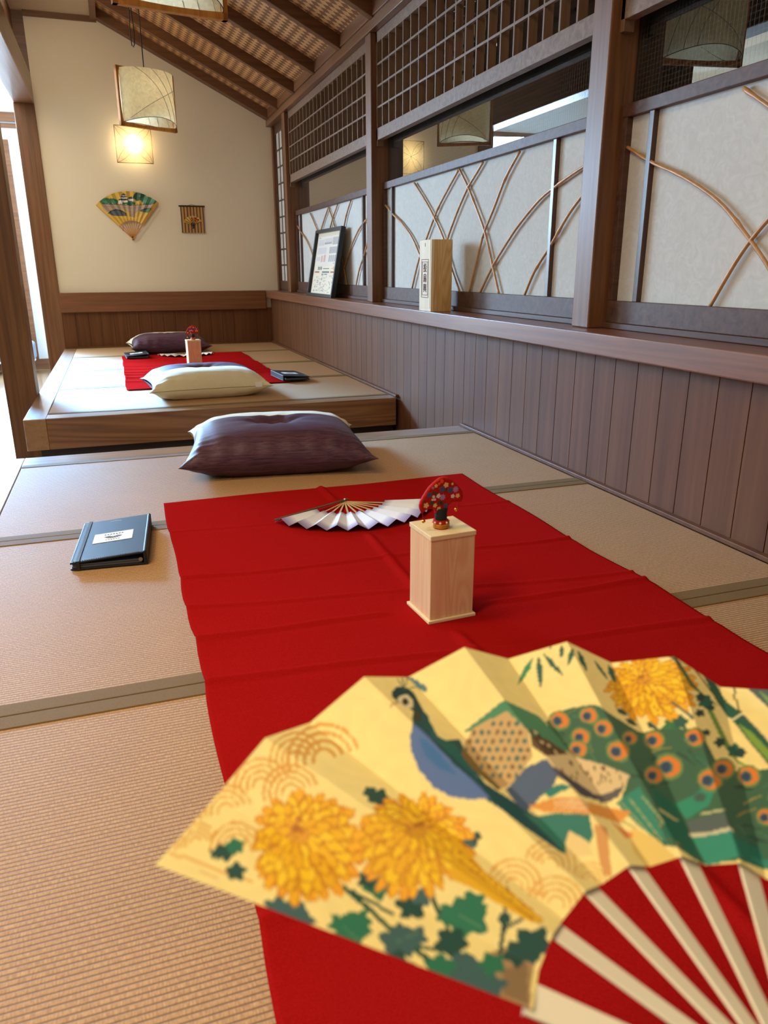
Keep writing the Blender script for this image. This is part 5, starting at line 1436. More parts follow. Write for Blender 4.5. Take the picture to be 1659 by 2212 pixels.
(22,143,192,138,193,132,196,129,202,128,207,131,210,136,209,141,206,145,200,146,196),(18,131,198,125,198,120,202,118,208,119,212,123,215,129,214,134,211,136,206,135,200),(19,130,199,126,200,122,203,120,208,121,212,124,214,128,213,132,210,134,206,133,201),(18,105,194,100,196,98,200,100,206,105,210,111,212,115,210,117,204,115,199,110,195),(22,105,194,102,196,101,200,103,205,106,208,110,210,113,208,114,204,113,200,109,196),(18,84,196,81,200,82,204,87,209,94,212,100,212,103,210,102,204,97,200,90,196),(21,85,198,83,200,84,204,89,208,94,211,99,211,101,209,100,205,95,200,90,198),(18,70,203,68,206,72,210,79,214,87,216,93,216,94,212,91,208,83,204,75,202),(20,71,204,71,206,74,210,80,214,87,216,91,215,92,212,89,209,82,206,76,204),(18,63,210,63,213,68,217,76,220,85,222,90,220,90,216,85,212,76,209,68,208),(21,65,210,65,213,70,216,77,219,84,220,88,219,88,216,83,213,76,210,69,210),
(18,60,220,62,224,69,227,78,228,86,228,90,226,88,222,81,219,72,218,64,218),(22,62,220,64,223,70,226,78,227,85,227,88,226,86,223,80,220,72,219,65,219),(18,67,234,71,236,79,238,88,238,95,236,96,232,93,230,84,228,75,228,69,230),(21,69,234,72,236,79,237,87,236,93,235,94,232,91,230,84,230,76,230,71,232),(18,82,244,87,246,95,246,102,244,106,240,106,236,101,234,92,234,85,237,81,241),(22,83,244,87,245,94,244,100,242,104,239,104,236,100,235,93,236,87,238,83,241),(18,107,252,112,252,117,248,119,244,119,238,115,236,109,236,105,239,102,244,103,250),(21,107,251,111,251,115,248,117,243,117,239,114,236,110,237,107,240,104,244,105,249),(18,121,253,125,251,127,246,126,240,122,236,117,234,113,236,111,240,112,246,116,251),(20,121,252,124,250,125,246,124,241,121,237,117,236,114,237,113,241,114,246,117,250),(18,145,245,145,241,140,236,133,233,125,232,120,233,120,237,124,242,132,245,140,246),
(19,143,244,143,241,139,238,132,234,126,233,122,234,122,237,126,240,133,244,139,245),(18,155,229,152,226,144,224,135,225,128,228,126,231,130,234,138,236,147,235,153,232),(21,153,229,150,227,143,226,136,226,130,228,128,231,131,233,138,234,146,234,152,232),(18,155,220,150,218,142,218,134,220,129,224,129,228,134,230,142,230,150,227,155,224),(19,153,220,149,219,142,220,136,222,131,224,131,227,135,228,142,228,148,226,153,223),(18,147,207,141,206,134,208,129,213,127,218,129,221,135,222,142,220,148,216,150,210),(22,146,208,141,208,135,210,131,214,129,218,130,220,135,220,141,218,145,214,147,211),(18,114,204,110,206,108,210,109,214,111,218,116,219,120,218,122,214,121,210,119,206),(19,114,206,112,206,110,210,110,214,113,217,116,218,118,217,120,214,120,210,117,207),(18,104,204,101,206,100,210,102,214,106,218,111,218,114,217,115,213,113,208,109,205),
(20,104,205,102,206,102,210,104,214,107,216,110,218,113,216,113,213,111,209,108,206),(18,87,208,85,211,88,215,93,218,99,220,103,220,105,218,103,214,98,210,92,208),(19,88,210,87,212,89,214,94,218,99,220,102,220,103,218,101,214,97,211,92,210),(18,77,218,78,221,82,224,89,226,96,227,100,226,100,222,95,220,88,218,81,217),(21,79,219,79,221,84,224,90,226,95,226,99,225,98,223,94,220,87,218,82,218),(18,77,228,79,230,85,232,93,233,99,232,102,230,100,227,94,225,86,224,80,225),(22,79,228,81,230,86,231,92,232,98,231,100,230,98,228,93,226,86,226,81,226),(18,82,234,85,237,92,238,99,237,104,235,106,232,102,230,96,229,88,230,83,232),(20,84,234,86,236,92,236,98,236,103,234,104,232,101,231,96,230,90,231,85,232),(18,100,244,104,246,109,244,114,240,115,237,114,234,109,233,104,234,100,238,98,242),(22,101,244,104,244,108,243,112,240,114,237,113,234,109,234,105,236,101,238,100,242),
(18,122,247,126,246,127,242,125,236,121,233,117,232,114,234,113,238,114,242,118,246),(21,122,246,124,244,125,241,123,237,120,234,117,233,115,234,115,238,116,242,119,245),(18,135,243,136,240,133,236,127,233,121,232,117,232,116,235,119,238,125,242,131,244),(20,134,242,134,240,131,237,127,234,122,232,118,232,118,235,121,238,125,241,130,242),(18,145,230,142,228,135,226,128,227,123,229,121,232,124,234,130,236,138,235,143,233),(19,143,230,141,229,135,228,129,228,124,230,123,232,125,233,131,234,137,234,142,232),(18,143,220,139,219,133,220,127,222,124,226,124,228,128,230,135,229,141,227,144,224),(21,142,221,139,220,133,221,128,223,125,226,126,228,129,229,134,228,139,226,142,224),(18,132,210,127,210,122,212,119,216,120,220,123,222,127,222,132,220,135,216,135,212),(21,131,210,127,210,124,213,121,216,121,220,123,222,127,222,130,219,133,216,133,212),
(23,113,220,112,222,113,224,115,224,117,224,117,222,116,221),(23,120,222,119,224,121,225,123,226,125,225,124,224,122,222),(24,118,226,117,226,118,228,120,229,122,228,122,227,120,226),(24,126,232,124,233,124,235,126,236,128,236,129,235,128,233),(24,113,224,113,225,116,226,118,226,119,225,117,224,114,223),(25,109,240,110,242,112,242,114,242,115,242,114,240,111,240),(24,121,232,119,232,118,234,120,236,122,236,123,234,122,233),(23,102,224,103,225,106,226,108,226,108,224,107,223,104,223),(24,106,230,104,232,105,234,107,234,109,234,109,232,108,231),(24,128,234,128,236,130,238,132,238,134,236,132,235,130,234),(25,117,234,115,234,113,235,114,236,115,237,117,236,118,235),(25,100,232,98,232,98,234,99,236,101,236,103,234,102,233),(23,100,232,102,233,105,232,106,232,105,230,103,230,101,230),(23,114,222,115,224,117,225,119,224,120,224,118,222,116,222),
(25,105,232,105,233,107,234,110,234,110,232,109,232,106,230),(23,107,236,109,237,112,237,113,236,112,234,110,234,108,234),(25,124,222,121,222,120,224,121,225,123,226,125,224,125,223),(24,132,231,130,232,130,234,131,235,133,235,135,234,134,232),(25,112,232,110,232,109,234,111,235,113,236,114,234,113,232),(23,107,220,106,222,108,224,111,224,112,223,111,222,109,220),(24,127,234,129,236,131,235,132,234,131,232,129,232,127,234),(24,107,226,105,226,104,228,105,229,107,229,108,228,108,226),(23,111,232,113,233,115,232,117,232,116,230,114,230,111,230),(23,122,234,122,236,123,238,125,238,127,238,127,236,125,234),(23,117,222,119,223,121,222,121,220,119,220,117,220,116,222),(24,112,226,113,228,116,228,118,228,118,226,116,225,113,225),(25,127,229,126,230,127,232,129,232,131,232,131,230,129,229),(25,113,236,112,236,112,238,114,240,116,240,117,238,115,236),
(25,119,232,121,234,123,234,125,232,124,232,122,231,120,232),(23,121,242,123,242,125,242,125,240,124,239,121,239,120,240),(26,122,230,120,228,117,228,114,229,111,231,111,232,112,234,114,235,117,235,120,234,122,232,123,231),(13,284,95,272,96,262,98,257,104,257,108,262,113,271,116,282,115,292,112,298,106,299,101,293,97),(14,283,96,274,96,266,100,262,104,261,108,265,112,272,114,280,114,288,110,293,106,294,102,290,98),(13,259,96,248,97,241,100,237,105,240,110,247,115,256,117,267,116,274,113,278,108,276,102,269,98),(14,259,98,251,98,245,101,242,106,244,110,249,114,257,116,264,115,270,112,273,108,272,102,267,99),(13,195,90,191,92,190,96,192,100,196,104,204,108,215,110,223,108,226,104,223,99,214,94,203,90),(15,196,90,193,92,192,96,194,100,198,104,205,107,214,108,220,107,221,104,218,99,211,94,202,91),(13,179,94,175,96,175,100,179,104,185,109,192,112,198,112,204,110,204,106,199,100,192,96,185,94),
(14,180,95,177,97,178,100,181,104,187,108,192,110,197,110,200,108,200,105,196,101,191,98,185,95),(13,149,100,147,102,150,106,156,110,165,114,173,116,179,115,181,112,179,108,172,104,164,102,155,100),(15,151,101,150,103,152,106,158,110,165,112,172,114,177,114,179,112,176,109,170,106,163,102,156,101),(13,124,104,123,107,127,110,135,114,145,116,154,118,159,116,160,114,156,110,148,107,138,104,129,104),(16,126,105,126,107,130,110,137,113,145,116,153,116,157,116,158,114,154,111,147,108,138,106,130,104),(13,106,117,107,120,113,122,122,125,133,126,142,126,147,126,146,123,140,120,130,118,120,116,111,116),(15,109,118,110,120,115,122,123,124,133,126,140,126,144,125,143,123,138,120,129,118,120,117,112,116),(13,95,123,97,126,103,128,113,130,124,131,133,130,137,129,136,126,129,124,119,122,108,121,99,122),(14,98,124,99,125,105,127,114,129,123,130,131,130,134,128,133,126,127,124,118,123,109,122,101,122),
(13,88,134,90,136,98,138,109,138,119,139,127,138,131,136,129,134,121,132,111,130,100,130,91,132),(15,91,134,93,135,100,136,109,138,118,138,125,137,128,136,126,134,120,132,111,131,101,131,94,132),(13,86,146,90,148,98,148,109,149,119,148,126,147,129,144,126,142,118,141,107,140,97,142,89,144),(14,89,146,92,147,99,148,108,148,117,148,124,146,126,144,124,143,117,142,108,142,99,142,91,144),(13,98,156,102,158,110,158,120,158,130,156,136,154,138,152,135,150,126,149,116,150,107,151,100,154),(14,101,156,104,157,111,158,120,157,128,156,134,154,136,152,133,151,126,150,117,150,108,152,102,154),(13,104,162,108,164,115,164,125,164,134,162,141,159,142,156,138,154,130,154,120,155,111,157,105,160),(16,106,162,109,163,116,163,125,162,133,160,138,158,140,156,136,156,129,155,120,156,112,158,107,160),(13,110,177,114,178,122,178,131,176,139,173,143,170,143,167,139,166,131,166,122,168,114,171,110,174),
(16,112,176,115,178,122,177,130,175,137,172,141,170,141,168,138,167,131,168,123,169,116,172,112,174),(13,125,185,130,186,137,184,146,182,153,178,156,174,156,172,151,171,143,172,135,174,128,178,125,182),(15,127,184,131,184,137,184,144,181,150,178,154,174,154,172,150,172,143,173,136,176,130,179,127,182),(13,147,188,152,189,159,188,167,184,173,180,176,176,174,172,169,172,162,174,154,178,148,182,146,186),(15,149,188,153,188,159,186,165,183,171,180,173,176,172,174,168,174,162,175,156,178,150,182,148,186),(13,167,188,172,188,179,186,185,182,191,176,192,172,190,170,185,170,178,172,171,176,166,181,165,185),(15,168,186,172,186,178,184,184,181,188,176,190,173,189,171,185,171,179,173,173,177,168,181,167,184),(13,177,190,182,190,188,188,194,184,198,178,199,174,197,172,191,172,185,174,179,179,175,184,174,188),
(16,178,190,182,189,187,187,192,182,196,178,197,174,195,172,191,173,186,176,180,180,177,184,176,188),(13,215,188,224,188,233,186,240,182,243,176,240,172,233,168,224,168,214,171,208,176,206,180,208,186),(14,216,187,223,187,230,185,236,181,239,176,237,172,232,170,225,170,217,172,212,176,209,180,211,184),(13,252,190,260,190,267,186,269,181,267,175,261,170,252,168,244,168,237,172,235,177,237,183,244,188),(16,252,189,258,188,263,186,265,180,264,175,259,171,252,169,246,170,241,172,239,178,241,182,246,187),(13,296,186,301,184,302,180,299,174,289,168,278,162,267,161,261,162,260,167,265,174,275,180,286,184),(16,294,185,299,184,299,180,295,174,287,168,277,164,269,162,264,164,265,168,269,174,277,179,286,184),(13,328,170,327,168,322,164,313,160,303,156,288,155,279,156,280,158,290,163,304,168,314,170,323,172),
(15,325,170,325,168,320,164,312,160,303,158,291,156,284,156,285,159,295,163,305,167,314,170,321,170),(13,334,160,332,158,324,154,314,152,302,152,288,152,280,153,285,156,300,160,310,162,321,164,330,162),(16,331,160,329,158,323,156,313,154,303,153,292,152,286,154,290,156,302,159,311,161,320,162,328,162),(13,337,139,332,138,323,138,312,139,302,142,293,144,292,148,301,150,310,150,321,148,330,146,336,142),(14,334,140,330,138,322,138,313,140,304,142,298,145,297,147,303,148,310,148,320,147,328,144,333,142),(13,337,124,331,122,322,124,313,128,306,132,303,136,304,138,310,140,318,138,327,134,335,130,339,126),(14,335,124,330,124,323,126,315,128,308,132,305,135,306,138,311,138,318,136,326,134,332,130,336,126),(13,325,113,318,113,311,116,303,120,297,124,295,128,300,132,306,132,314,130,321,125,326,120,327,116),
(15,323,114,318,114,312,116,305,120,301,124,300,128,302,130,306,130,313,128,319,124,323,120,325,116),(13,322,107,316,107,309,110,302,114,296,119,296,124,301,126,307,126,314,124,321,119,325,114,326,110),(16,321,108,316,108,310,110,304,114,301,119,300,123,302,125,307,124,313,122,319,118,322,114,323,110),(17,278,110,243,104,203,101,179,104,159,108,141,114,127,123,119,132,115,142,116,152,122,160,131,168,144,174,160,178,177,178,196,177,226,176,258,173,286,168,305,159,312,148,314,138,311,128,303,118),(18,277,104,262,104,251,109,247,116,253,122,265,125,280,124,291,120,295,112,290,106),(21,276,105,265,106,257,110,254,116,257,120,266,124,276,122,285,118,289,112,285,108),(18,246,100,233,101,226,106,227,112,236,118,250,122,263,120,271,115,270,108,261,102),(22,247,101,237,102,232,106,233,112,240,118,249,120,259,118,264,114,264,108,257,103),
(18,192,97,187,100,187,106,192,112,201,116,216,118,225,116,226,110,216,103,201,98),(19,193,98,189,101,190,106,195,110,202,114,214,116,220,114,219,110,211,104,200,99),(18,154,104,152,108,157,113,166,118,177,120,186,120,188,116,184,111,174,106,162,104),(20,156,106,155,108,160,112,168,116,177,119,184,119,185,116,181,112,172,108,163,106),(18,134,112,134,116,141,120,153,124,165,126,173,124,173,121,166,116,154,113,142,112),(19,137,114,137,116,144,120,154,123,164,124,170,124,170,121,163,117,153,114,143,112),(18,118,124,120,126,130,130,143,132,155,133,161,131,160,128,151,124,137,122,125,122),(22,121,124,123,126,131,129,143,131,153,132,158,130,157,128,149,125,137,123,127,122),(18,109,138,113,142,123,144,137,144,148,143,153,140,150,137,139,135,125,134,114,136),(20,112,138,115,140,125,142,136,143,146,142,150,140,147,138,138,136,126,136,116,136),
(18,108,142,113,145,123,147,137,147,148,146,153,142,149,140,137,138,124,138,113,139),(20,111,142,115,144,124,146,136,146,146,144,149,142,146,140,136,139,124,138,115,140),(18,112,156,117,159,128,160,141,158,151,155,154,152,148,149,137,148,124,150,114,153),(22,115,156,119,158,129,158,140,157,148,154,151,152,146,150,136,150,125,152,117,154),(18,126,170,132,172,143,172,154,168,162,164,163,160,156,158,145,160,133,162,126,167),(20,128,170,133,171,142,170,152,168,159,164,160,161,155,160,145,161,135,164,129,167),(18,143,178,149,180,160,178,170,174,176,168,175,164,168,164,157,166,147,170,142,175),(22,145,178,150,178,159,176,167,172,173,168,173,166,167,165,158,167,150,170,145,175),(18,164,184,171,184,181,180,189,175,193,170,191,166,184,166,174,168,166,174,162,180),(22,166,182,171,182,179,180,187,174,190,170,189,167,184,167,176,170,168,174,165,180),
(18,187,184,194,184,204,180,216,175,219,170,213,166,199,164,191,168,185,175,183,181),(20,188,183,193,182,200,178,210,174,214,170,210,166,200,166,193,170,188,175,186,180),(18,207,184,220,184,232,181,241,175,240,168,232,164,218,164,205,168,199,174,199,180),(20,208,182,218,182,228,180,235,174,236,169,230,166,220,166,210,168,203,174,203,179),(18,241,184,253,184,262,180,265,172,260,166,249,162,236,162,227,167,225,174,230,180),(19,241,183,250,182,257,178,259,172,256,166,248,163,239,164,232,168,230,174,234,180),(18,298,182,303,178,302,172,293,164,276,158,262,156,254,158,256,164,268,172,283,179),(20,295,180,300,177,298,172,288,164,275,159,264,157,259,160,262,165,272,172,284,178),(18,322,168,321,163,313,158,300,154,276,151,263,152,266,156,283,162,304,168,316,169),(20,320,166,318,163,311,159,300,156,280,152,269,153,272,156,287,162,304,166,314,168),
(18,333,148,327,146,315,144,300,145,280,147,275,150,286,154,305,156,319,155,330,152),(20,330,148,325,146,314,146,302,146,286,148,281,150,291,153,306,154,318,154,327,152),(18,329,128,321,127,309,129,297,134,286,138,290,143,303,144,314,142,324,138,330,132),(22,326,129,320,128,310,130,301,134,293,139,294,142,303,143,312,140,322,136,327,132),(18,311,112,302,112,287,116,276,122,275,128,284,132,300,132,308,128,314,122,315,116),(22,309,114,303,114,292,118,282,122,280,128,286,130,298,130,306,127,311,122,312,116),(18,251,108,238,110,231,114,232,122,240,128,252,130,265,129,273,124,273,117,265,111),(20,252,110,242,111,237,116,237,121,243,126,252,129,261,128,267,123,267,117,261,112),(18,212,105,202,107,200,112,207,120,220,125,234,128,244,126,246,120,240,113,226,107),(20,213,106,206,108,206,113,212,119,222,124,233,126,240,124,240,120,235,114,224,108),
(18,171,110,169,114,173,118,182,124,193,126,202,126,207,124,200,118,191,112,180,110),(22,174,111,172,114,176,118,184,122,193,125,199,125,201,122,197,118,189,114,180,111),(18,158,115,157,118,163,123,174,127,185,130,193,128,194,125,188,120,177,116,166,114),(20,160,116,160,118,166,122,175,126,185,128,191,128,191,124,186,121,176,117,166,116),(18,141,124,142,128,151,132,164,134,176,135,183,133,182,130,173,126,160,123,148,122),(20,144,125,145,128,153,130,164,133,174,134,180,132,179,130,171,126,160,124,149,124),(18,130,138,133,142,144,144,158,144,170,144,175,140,172,138,161,136,146,134,135,136),(21,133,138,136,141,145,142,157,144,167,142,172,140,169,138,159,136,147,136,137,136),(18,129,149,134,152,145,152,159,152,170,150,174,146,169,144,157,142,143,144,133,146),(21,132,148,136,150,146,152,158,150,167,149,170,146,166,144,156,144,144,144,135,146),
(18,139,164,145,166,157,165,169,162,178,158,179,154,173,152,161,154,149,156,140,160),(20,142,163,147,164,156,164,167,161,175,158,176,155,171,154,161,154,151,157,143,160),(18,158,174,165,174,175,172,186,168,192,162,192,158,184,158,173,160,163,164,157,170),(21,160,172,166,172,174,170,183,166,189,162,189,160,184,159,174,162,166,166,160,170),(18,178,177,185,177,194,174,205,168,212,164,208,160,197,158,187,162,179,168,175,174),(22,179,176,185,176,193,172,200,168,207,164,205,160,197,160,189,164,182,168,178,173),(18,195,178,203,177,218,175,230,170,234,164,227,160,214,159,199,162,193,168,191,174),(22,196,176,203,176,215,174,225,169,229,164,225,161,214,160,202,163,196,168,194,174),(18,224,179,237,179,249,175,255,168,253,162,244,158,231,158,219,162,213,168,215,175),(19,226,178,235,177,244,174,249,168,249,163,243,160,233,160,224,164,219,169,219,174),
(18,301,176,304,172,301,166,288,158,270,152,255,150,249,154,255,160,270,168,288,174),(20,299,174,301,171,297,166,284,158,269,154,258,152,255,155,261,160,274,167,288,172),(18,319,162,317,158,308,154,288,150,264,148,252,150,257,154,276,159,301,164,313,164),(22,316,162,314,159,306,156,288,152,268,150,258,150,263,154,280,158,301,162,311,164),(18,325,142,318,140,306,140,285,142,268,146,266,149,280,152,302,153,315,150,324,146),(21,322,143,316,142,306,142,290,144,274,146,272,148,283,151,301,152,313,149,321,146),(18,318,128,309,128,297,130,279,134,271,140,276,144,291,146,306,143,315,138,320,132),(19,315,129,309,129,300,132,285,136,277,140,280,143,291,144,304,142,312,137,317,132),(18,306,120,296,120,279,123,267,129,265,134,274,138,289,139,303,135,309,129,310,123),(19,305,120,297,121,283,124,273,130,271,134,276,138,288,138,301,134,306,128,307,124),
(18,281,122,267,122,256,126,251,131,253,136,263,140,275,140,287,136,292,130,290,125),(21,279,123,270,124,261,126,256,132,257,136,264,138,273,138,282,134,287,130,286,126),(18,226,115,217,116,214,121,219,127,230,132,242,134,251,132,254,128,250,122,239,117),(22,227,116,221,118,219,122,224,127,232,131,241,133,247,132,249,128,245,122,237,118),(18,188,116,185,120,188,124,195,128,207,132,220,133,225,130,221,126,208,120,196,116),(19,190,118,188,120,191,124,197,128,207,130,217,132,220,130,216,125,205,120,195,118),(18,173,122,172,124,177,128,187,132,196,134,206,134,208,130,200,126,190,122,180,120),(22,175,122,175,124,180,128,188,131,196,132,202,132,203,130,197,126,189,124,181,122),(18,156,132,158,136,166,138,178,140,188,140,194,138,192,135,184,132,172,130,162,130),(21,159,133,161,135,168,138,178,139,186,139,191,138,189,136,182,133,172,132,163,132),
(18,151,148,155,150,165,151,176,150,186,148,189,146,185,143,175,142,163,142,154,144),(20,154,147,157,149,165,150,175,149,184,148,187,146,183,144,175,143,164,144,156,145),(18,159,160,165,162,174,161,185,158,192,155,194,152,188,150,178,150,167,153,160,156),(22,161,159,166,160,174,160,183,158,190,154,191,152,187,151,178,152,169,154,163,156),(18,171,166,177,167,187,166,196,162,203,158,202,154,195,153,185,155,176,158,171,163),(20,173,165,178,166,186,164,194,161,199,158,199,155,194,154,186,156,178,159,173,162),(18,185,169,192,170,201,167,214,164,221,160,218,156,206,155,194,157,187,162,183,166),(22,187,168,192,168,199,166,210,163,217,160,215,157,206,156,196,158,189,162,186,166),(18,222,172,233,172,245,170,252,164,252,160,244,156,232,156,220,158,214,164,214,168),(19,223,171,232,171,241,168,247,164,248,160,242,157,233,157,224,160,219,164,218,168),
(18,260,172,270,172,275,167,273,160,265,155,254,152,244,154,239,158,241,164,249,170),(21,259,172,266,170,270,166,268,160,262,156,254,154,247,154,244,158,246,164,252,169),(18,307,164,307,161,300,156,280,151,261,148,249,148,250,152,262,158,282,162,301,166),(20,304,164,304,161,296,156,279,152,263,150,253,150,255,152,266,157,283,162,299,164),(18,315,146,309,144,297,144,275,144,260,146,257,150,268,152,288,154,305,153,313,150),(21,312,147,308,146,298,145,278,146,265,147,262,150,271,152,288,152,304,152,311,150),(18,306,131,297,130,280,132,267,136,262,142,268,145,281,146,298,144,306,140,308,134),(20,304,132,297,132,284,134,272,138,267,141,271,144,281,144,294,142,303,139,306,134),(18,250,126,242,126,237,130,237,135,243,139,252,142,261,140,266,137,266,132,260,128),(20,251,127,244,128,241,131,241,135,246,138,252,140,258,140,262,136,262,132,257,128),
(18,216,124,210,126,211,130,218,134,229,138,239,140,245,138,244,134,237,128,226,125),(20,218,124,214,126,215,130,222,134,230,137,238,138,242,137,240,134,234,129,225,126),(18,191,127,190,130,193,133,201,136,215,139,225,140,227,137,221,133,208,128,196,126),(22,192,128,192,130,195,132,203,136,214,138,222,138,223,136,217,133,206,130,197,128),(18,176,136,178,138,184,140,194,142,204,142,212,142,210,139,199,136,189,134,181,134),(20,179,136,180,138,186,140,194,141,202,142,208,141,206,139,198,136,189,135,182,135),(18,173,148,176,150,184,150,194,150,203,148,207,146,201,144,192,143,183,144,175,146),(21,175,148,178,149,185,150,193,149,200,148,203,146,199,144,192,144,183,144,177,146),(18,179,156,184,158,192,156,201,154,212,153,213,150,205,148,194,148,185,150,180,154),(21,181,156,185,156,191,156,199,154,208,152,210,150,203,149,195,150,187,151,182,154),
(18,191,161,196,162,206,160,219,159,227,156,225,154,216,152,202,152,194,155,190,158),(22,192,160,196,160,205,160,216,158,223,156,222,154,215,152,203,153,196,156,192,158),(18,224,166,233,166,243,164,250,160,251,156,246,154,236,153,226,155,219,158,218,162),(21,225,164,232,165,240,163,246,160,248,156,244,154,237,154,229,156,223,159,221,162),(18,258,166,266,166,270,162,269,157,262,152,253,150,245,151,241,155,243,160,250,164),(20,258,166,264,164,266,162,265,157,260,153,254,152,248,152,245,156,247,160,252,164),(18,302,158,301,155,288,152,270,148,254,148,246,148,249,152,262,155,281,158,297,160),(20,300,158,298,155,286,152,270,150,256,148,250,149,253,152,265,154,280,157,294,158),(18,302,141,293,140,277,140,263,143,256,146,258,149,269,150,283,150,297,148,303,144),(22,300,142,292,141,279,142,267,144,260,146,261,148,269,149,282,148,294,146,300,144),
(18,279,131,268,131,258,134,253,138,253,142,260,144,270,144,280,142,286,138,286,134),(21,277,132,270,132,262,134,257,138,257,142,261,144,269,144,276,141,282,138,282,134),(24,218,149,223,150,228,150,231,148,228,147,222,147,218,148),(23,214,149,219,150,224,150,226,148,223,147,218,147,213,148),(23,276,141,271,141,267,142,268,144,273,144,277,144,279,142),(23,228,140,232,142,239,142,243,141,241,140,235,139,229,140),(24,259,140,258,141,262,143,268,144,272,143,269,142,264,140),(23,257,149,252,148,248,150,247,151,251,152,256,152,259,150),(25,255,148,259,150,266,150,271,150,270,148,264,148,258,148),(25,245,142,248,144,255,144,260,144,260,143,255,142,248,142),(25,275,153,270,154,267,154,269,156,273,157,277,156,278,154),(23,248,138,246,140,248,142,252,143,257,143,257,141,253,140),(24,287,144,282,144,277,145,276,146,280,148,286,147,289,146),
(23,238,150,241,152,248,152,253,152,253,151,248,150,241,150),(23,218,148,222,149,229,150,233,149,232,148,226,147,220,147),(24,218,155,221,156,228,157,233,156,232,156,227,154,221,154),(23,282,156,287,156,294,157,298,156,296,154,290,154,284,154),(24,230,148,231,150,237,151,243,152,245,150,240,149,234,148),(24,217,152,221,154,227,153,229,152,226,150,221,150,216,152),(25,276,156,271,156,268,156,268,158,272,159,277,158,279,157),(25,259,145,257,146,261,148,267,149,270,148,269,147,264,145),(24,281,155,284,156,290,157,296,157,297,156,291,154,284,154),(24,268,138,266,140,269,142,275,142,279,142,278,140,273,139),(24,259,157,258,158,262,160,267,161,271,160,269,159,264,157),(23,234,148,239,148,244,148,245,146,242,146,236,146,233,147),(23,249,141,252,142,259,144,264,143,264,142,258,140,251,140),(25,242,146,247,147,252,146,254,145,251,144,245,144,241,145),
(24,207,150,211,152,217,152,222,152,220,150,215,150,209,150),(24,263,156,266,157,273,158,278,158,278,156,273,155,266,155),(25,214,147,213,148,216,150,221,152,225,151,224,150,219,148),(23,226,153,229,154,236,155,241,155,241,154,236,152,229,152),(23,262,158,267,158,273,158,274,156,271,156,265,156,262,156),(26,268,148,263,147,255,146,247,147,241,148,238,150,238,151,243,152,251,152,259,152,265,152,269,150),(27,297,124,281,104,255,79,253,52,227,24,195,27,189,51,185,80,176,98),(18,246,102,237,104,234,108,240,112,250,114,259,113,262,109,257,104),(28,236,104,234,106,240,110,251,112,260,113,262,111,256,108,245,105),(18,230,98,227,100,236,104,251,108,264,108,267,106,258,102,243,98),(28,253,98,244,99,238,102,236,105,241,107,250,106,256,104,258,100),(18,255,92,242,92,232,95,230,99,236,102,248,102,259,98,262,94),(28,248,92,241,93,236,96,237,100,243,102,250,100,255,98,255,94),
(18,224,86,223,89,234,93,251,96,264,96,265,93,254,90,237,86),(28,242,86,236,88,234,91,238,94,246,96,252,94,254,92,250,88),(18,233,80,226,82,229,86,239,90,252,91,259,89,257,85,246,81),(28,244,81,236,82,232,85,235,88,241,90,249,89,253,86,251,82),(18,236,74,227,76,226,80,234,84,246,86,255,84,256,80,248,76),(28,240,75,233,76,231,80,234,82,242,84,249,83,251,80,248,76),(18,241,68,229,70,224,74,228,78,238,80,249,78,255,74,251,70),(28,234,70,228,71,229,74,236,78,245,78,250,77,250,74,243,71),(18,230,63,222,65,223,69,233,72,246,74,254,72,253,68,243,64),(28,225,64,222,66,229,70,240,72,250,72,253,71,247,68,235,65),(18,224,58,217,60,222,64,234,68,248,68,255,66,250,62,238,59),(28,222,59,220,61,227,64,239,66,249,67,252,65,245,62,233,60),(18,216,53,212,56,222,59,238,62,252,62,256,60,247,56,230,54),(28,219,54,218,56,226,58,239,61,249,62,251,60,243,56,230,54),
(18,220,47,213,50,218,53,230,56,244,58,251,56,247,52,235,48),(28,237,48,228,49,221,52,222,55,228,56,237,56,243,53,243,50),(18,211,42,208,45,218,48,235,51,250,52,253,49,244,46,226,42),(28,215,44,214,45,222,48,235,50,245,50,247,49,240,46,226,44),(18,207,38,205,40,216,44,234,46,249,46,252,44,241,40,222,38),(28,222,38,216,39,217,42,225,45,234,46,241,44,240,42,232,38),(18,212,32,206,34,211,38,226,40,241,42,247,39,242,36,227,32),(28,230,32,221,34,215,36,216,39,223,40,232,40,238,37,237,34),(18,205,27,201,30,211,33,228,36,243,36,248,34,239,30,221,27),(28,218,28,212,28,213,32,221,34,231,36,237,34,236,31,228,28),(18,227,21,213,22,205,26,207,30,218,31,231,30,240,26,238,23),(28,230,22,219,23,211,26,209,28,215,30,225,30,234,26,236,24),(13,1032,264,1026,258,1015,252,1002,246,995,248,991,252,991,256,994,258,1000,258,1013,264,1024,267,1031,267),
(15,1029,262,1024,258,1015,252,1004,248,996,249,993,252,992,255,995,256,1001,256,1012,262,1022,264,1028,265),(13,1020,242,1014,236,1003,232,995,233,989,237,986,242,986,246,990,247,996,246,1005,246,1015,248,1021,246),(14,1017,241,1012,237,1003,233,996,234,991,238,988,242,988,244,991,246,996,245,1003,244,1012,245,1017,244),(13,1017,226,1011,222,1000,218,994,222,989,226,986,231,987,235,991,236,996,234,1005,234,1014,234,1019,231),(14,1015,226,1009,223,1001,220,995,222,990,226,988,231,988,234,991,234,996,233,1003,232,1011,232,1015,230),(13,995,210,991,210,986,212,980,216,976,222,974,228,976,231,980,232,985,230,990,225,995,220,997,214),(15,994,212,991,212,986,214,981,218,978,222,976,227,977,230,980,230,984,228,989,224,993,219,995,214),(13,972,198,968,198,963,201,959,207,957,214,957,219,959,222,963,222,968,219,971,214,974,207,974,201),
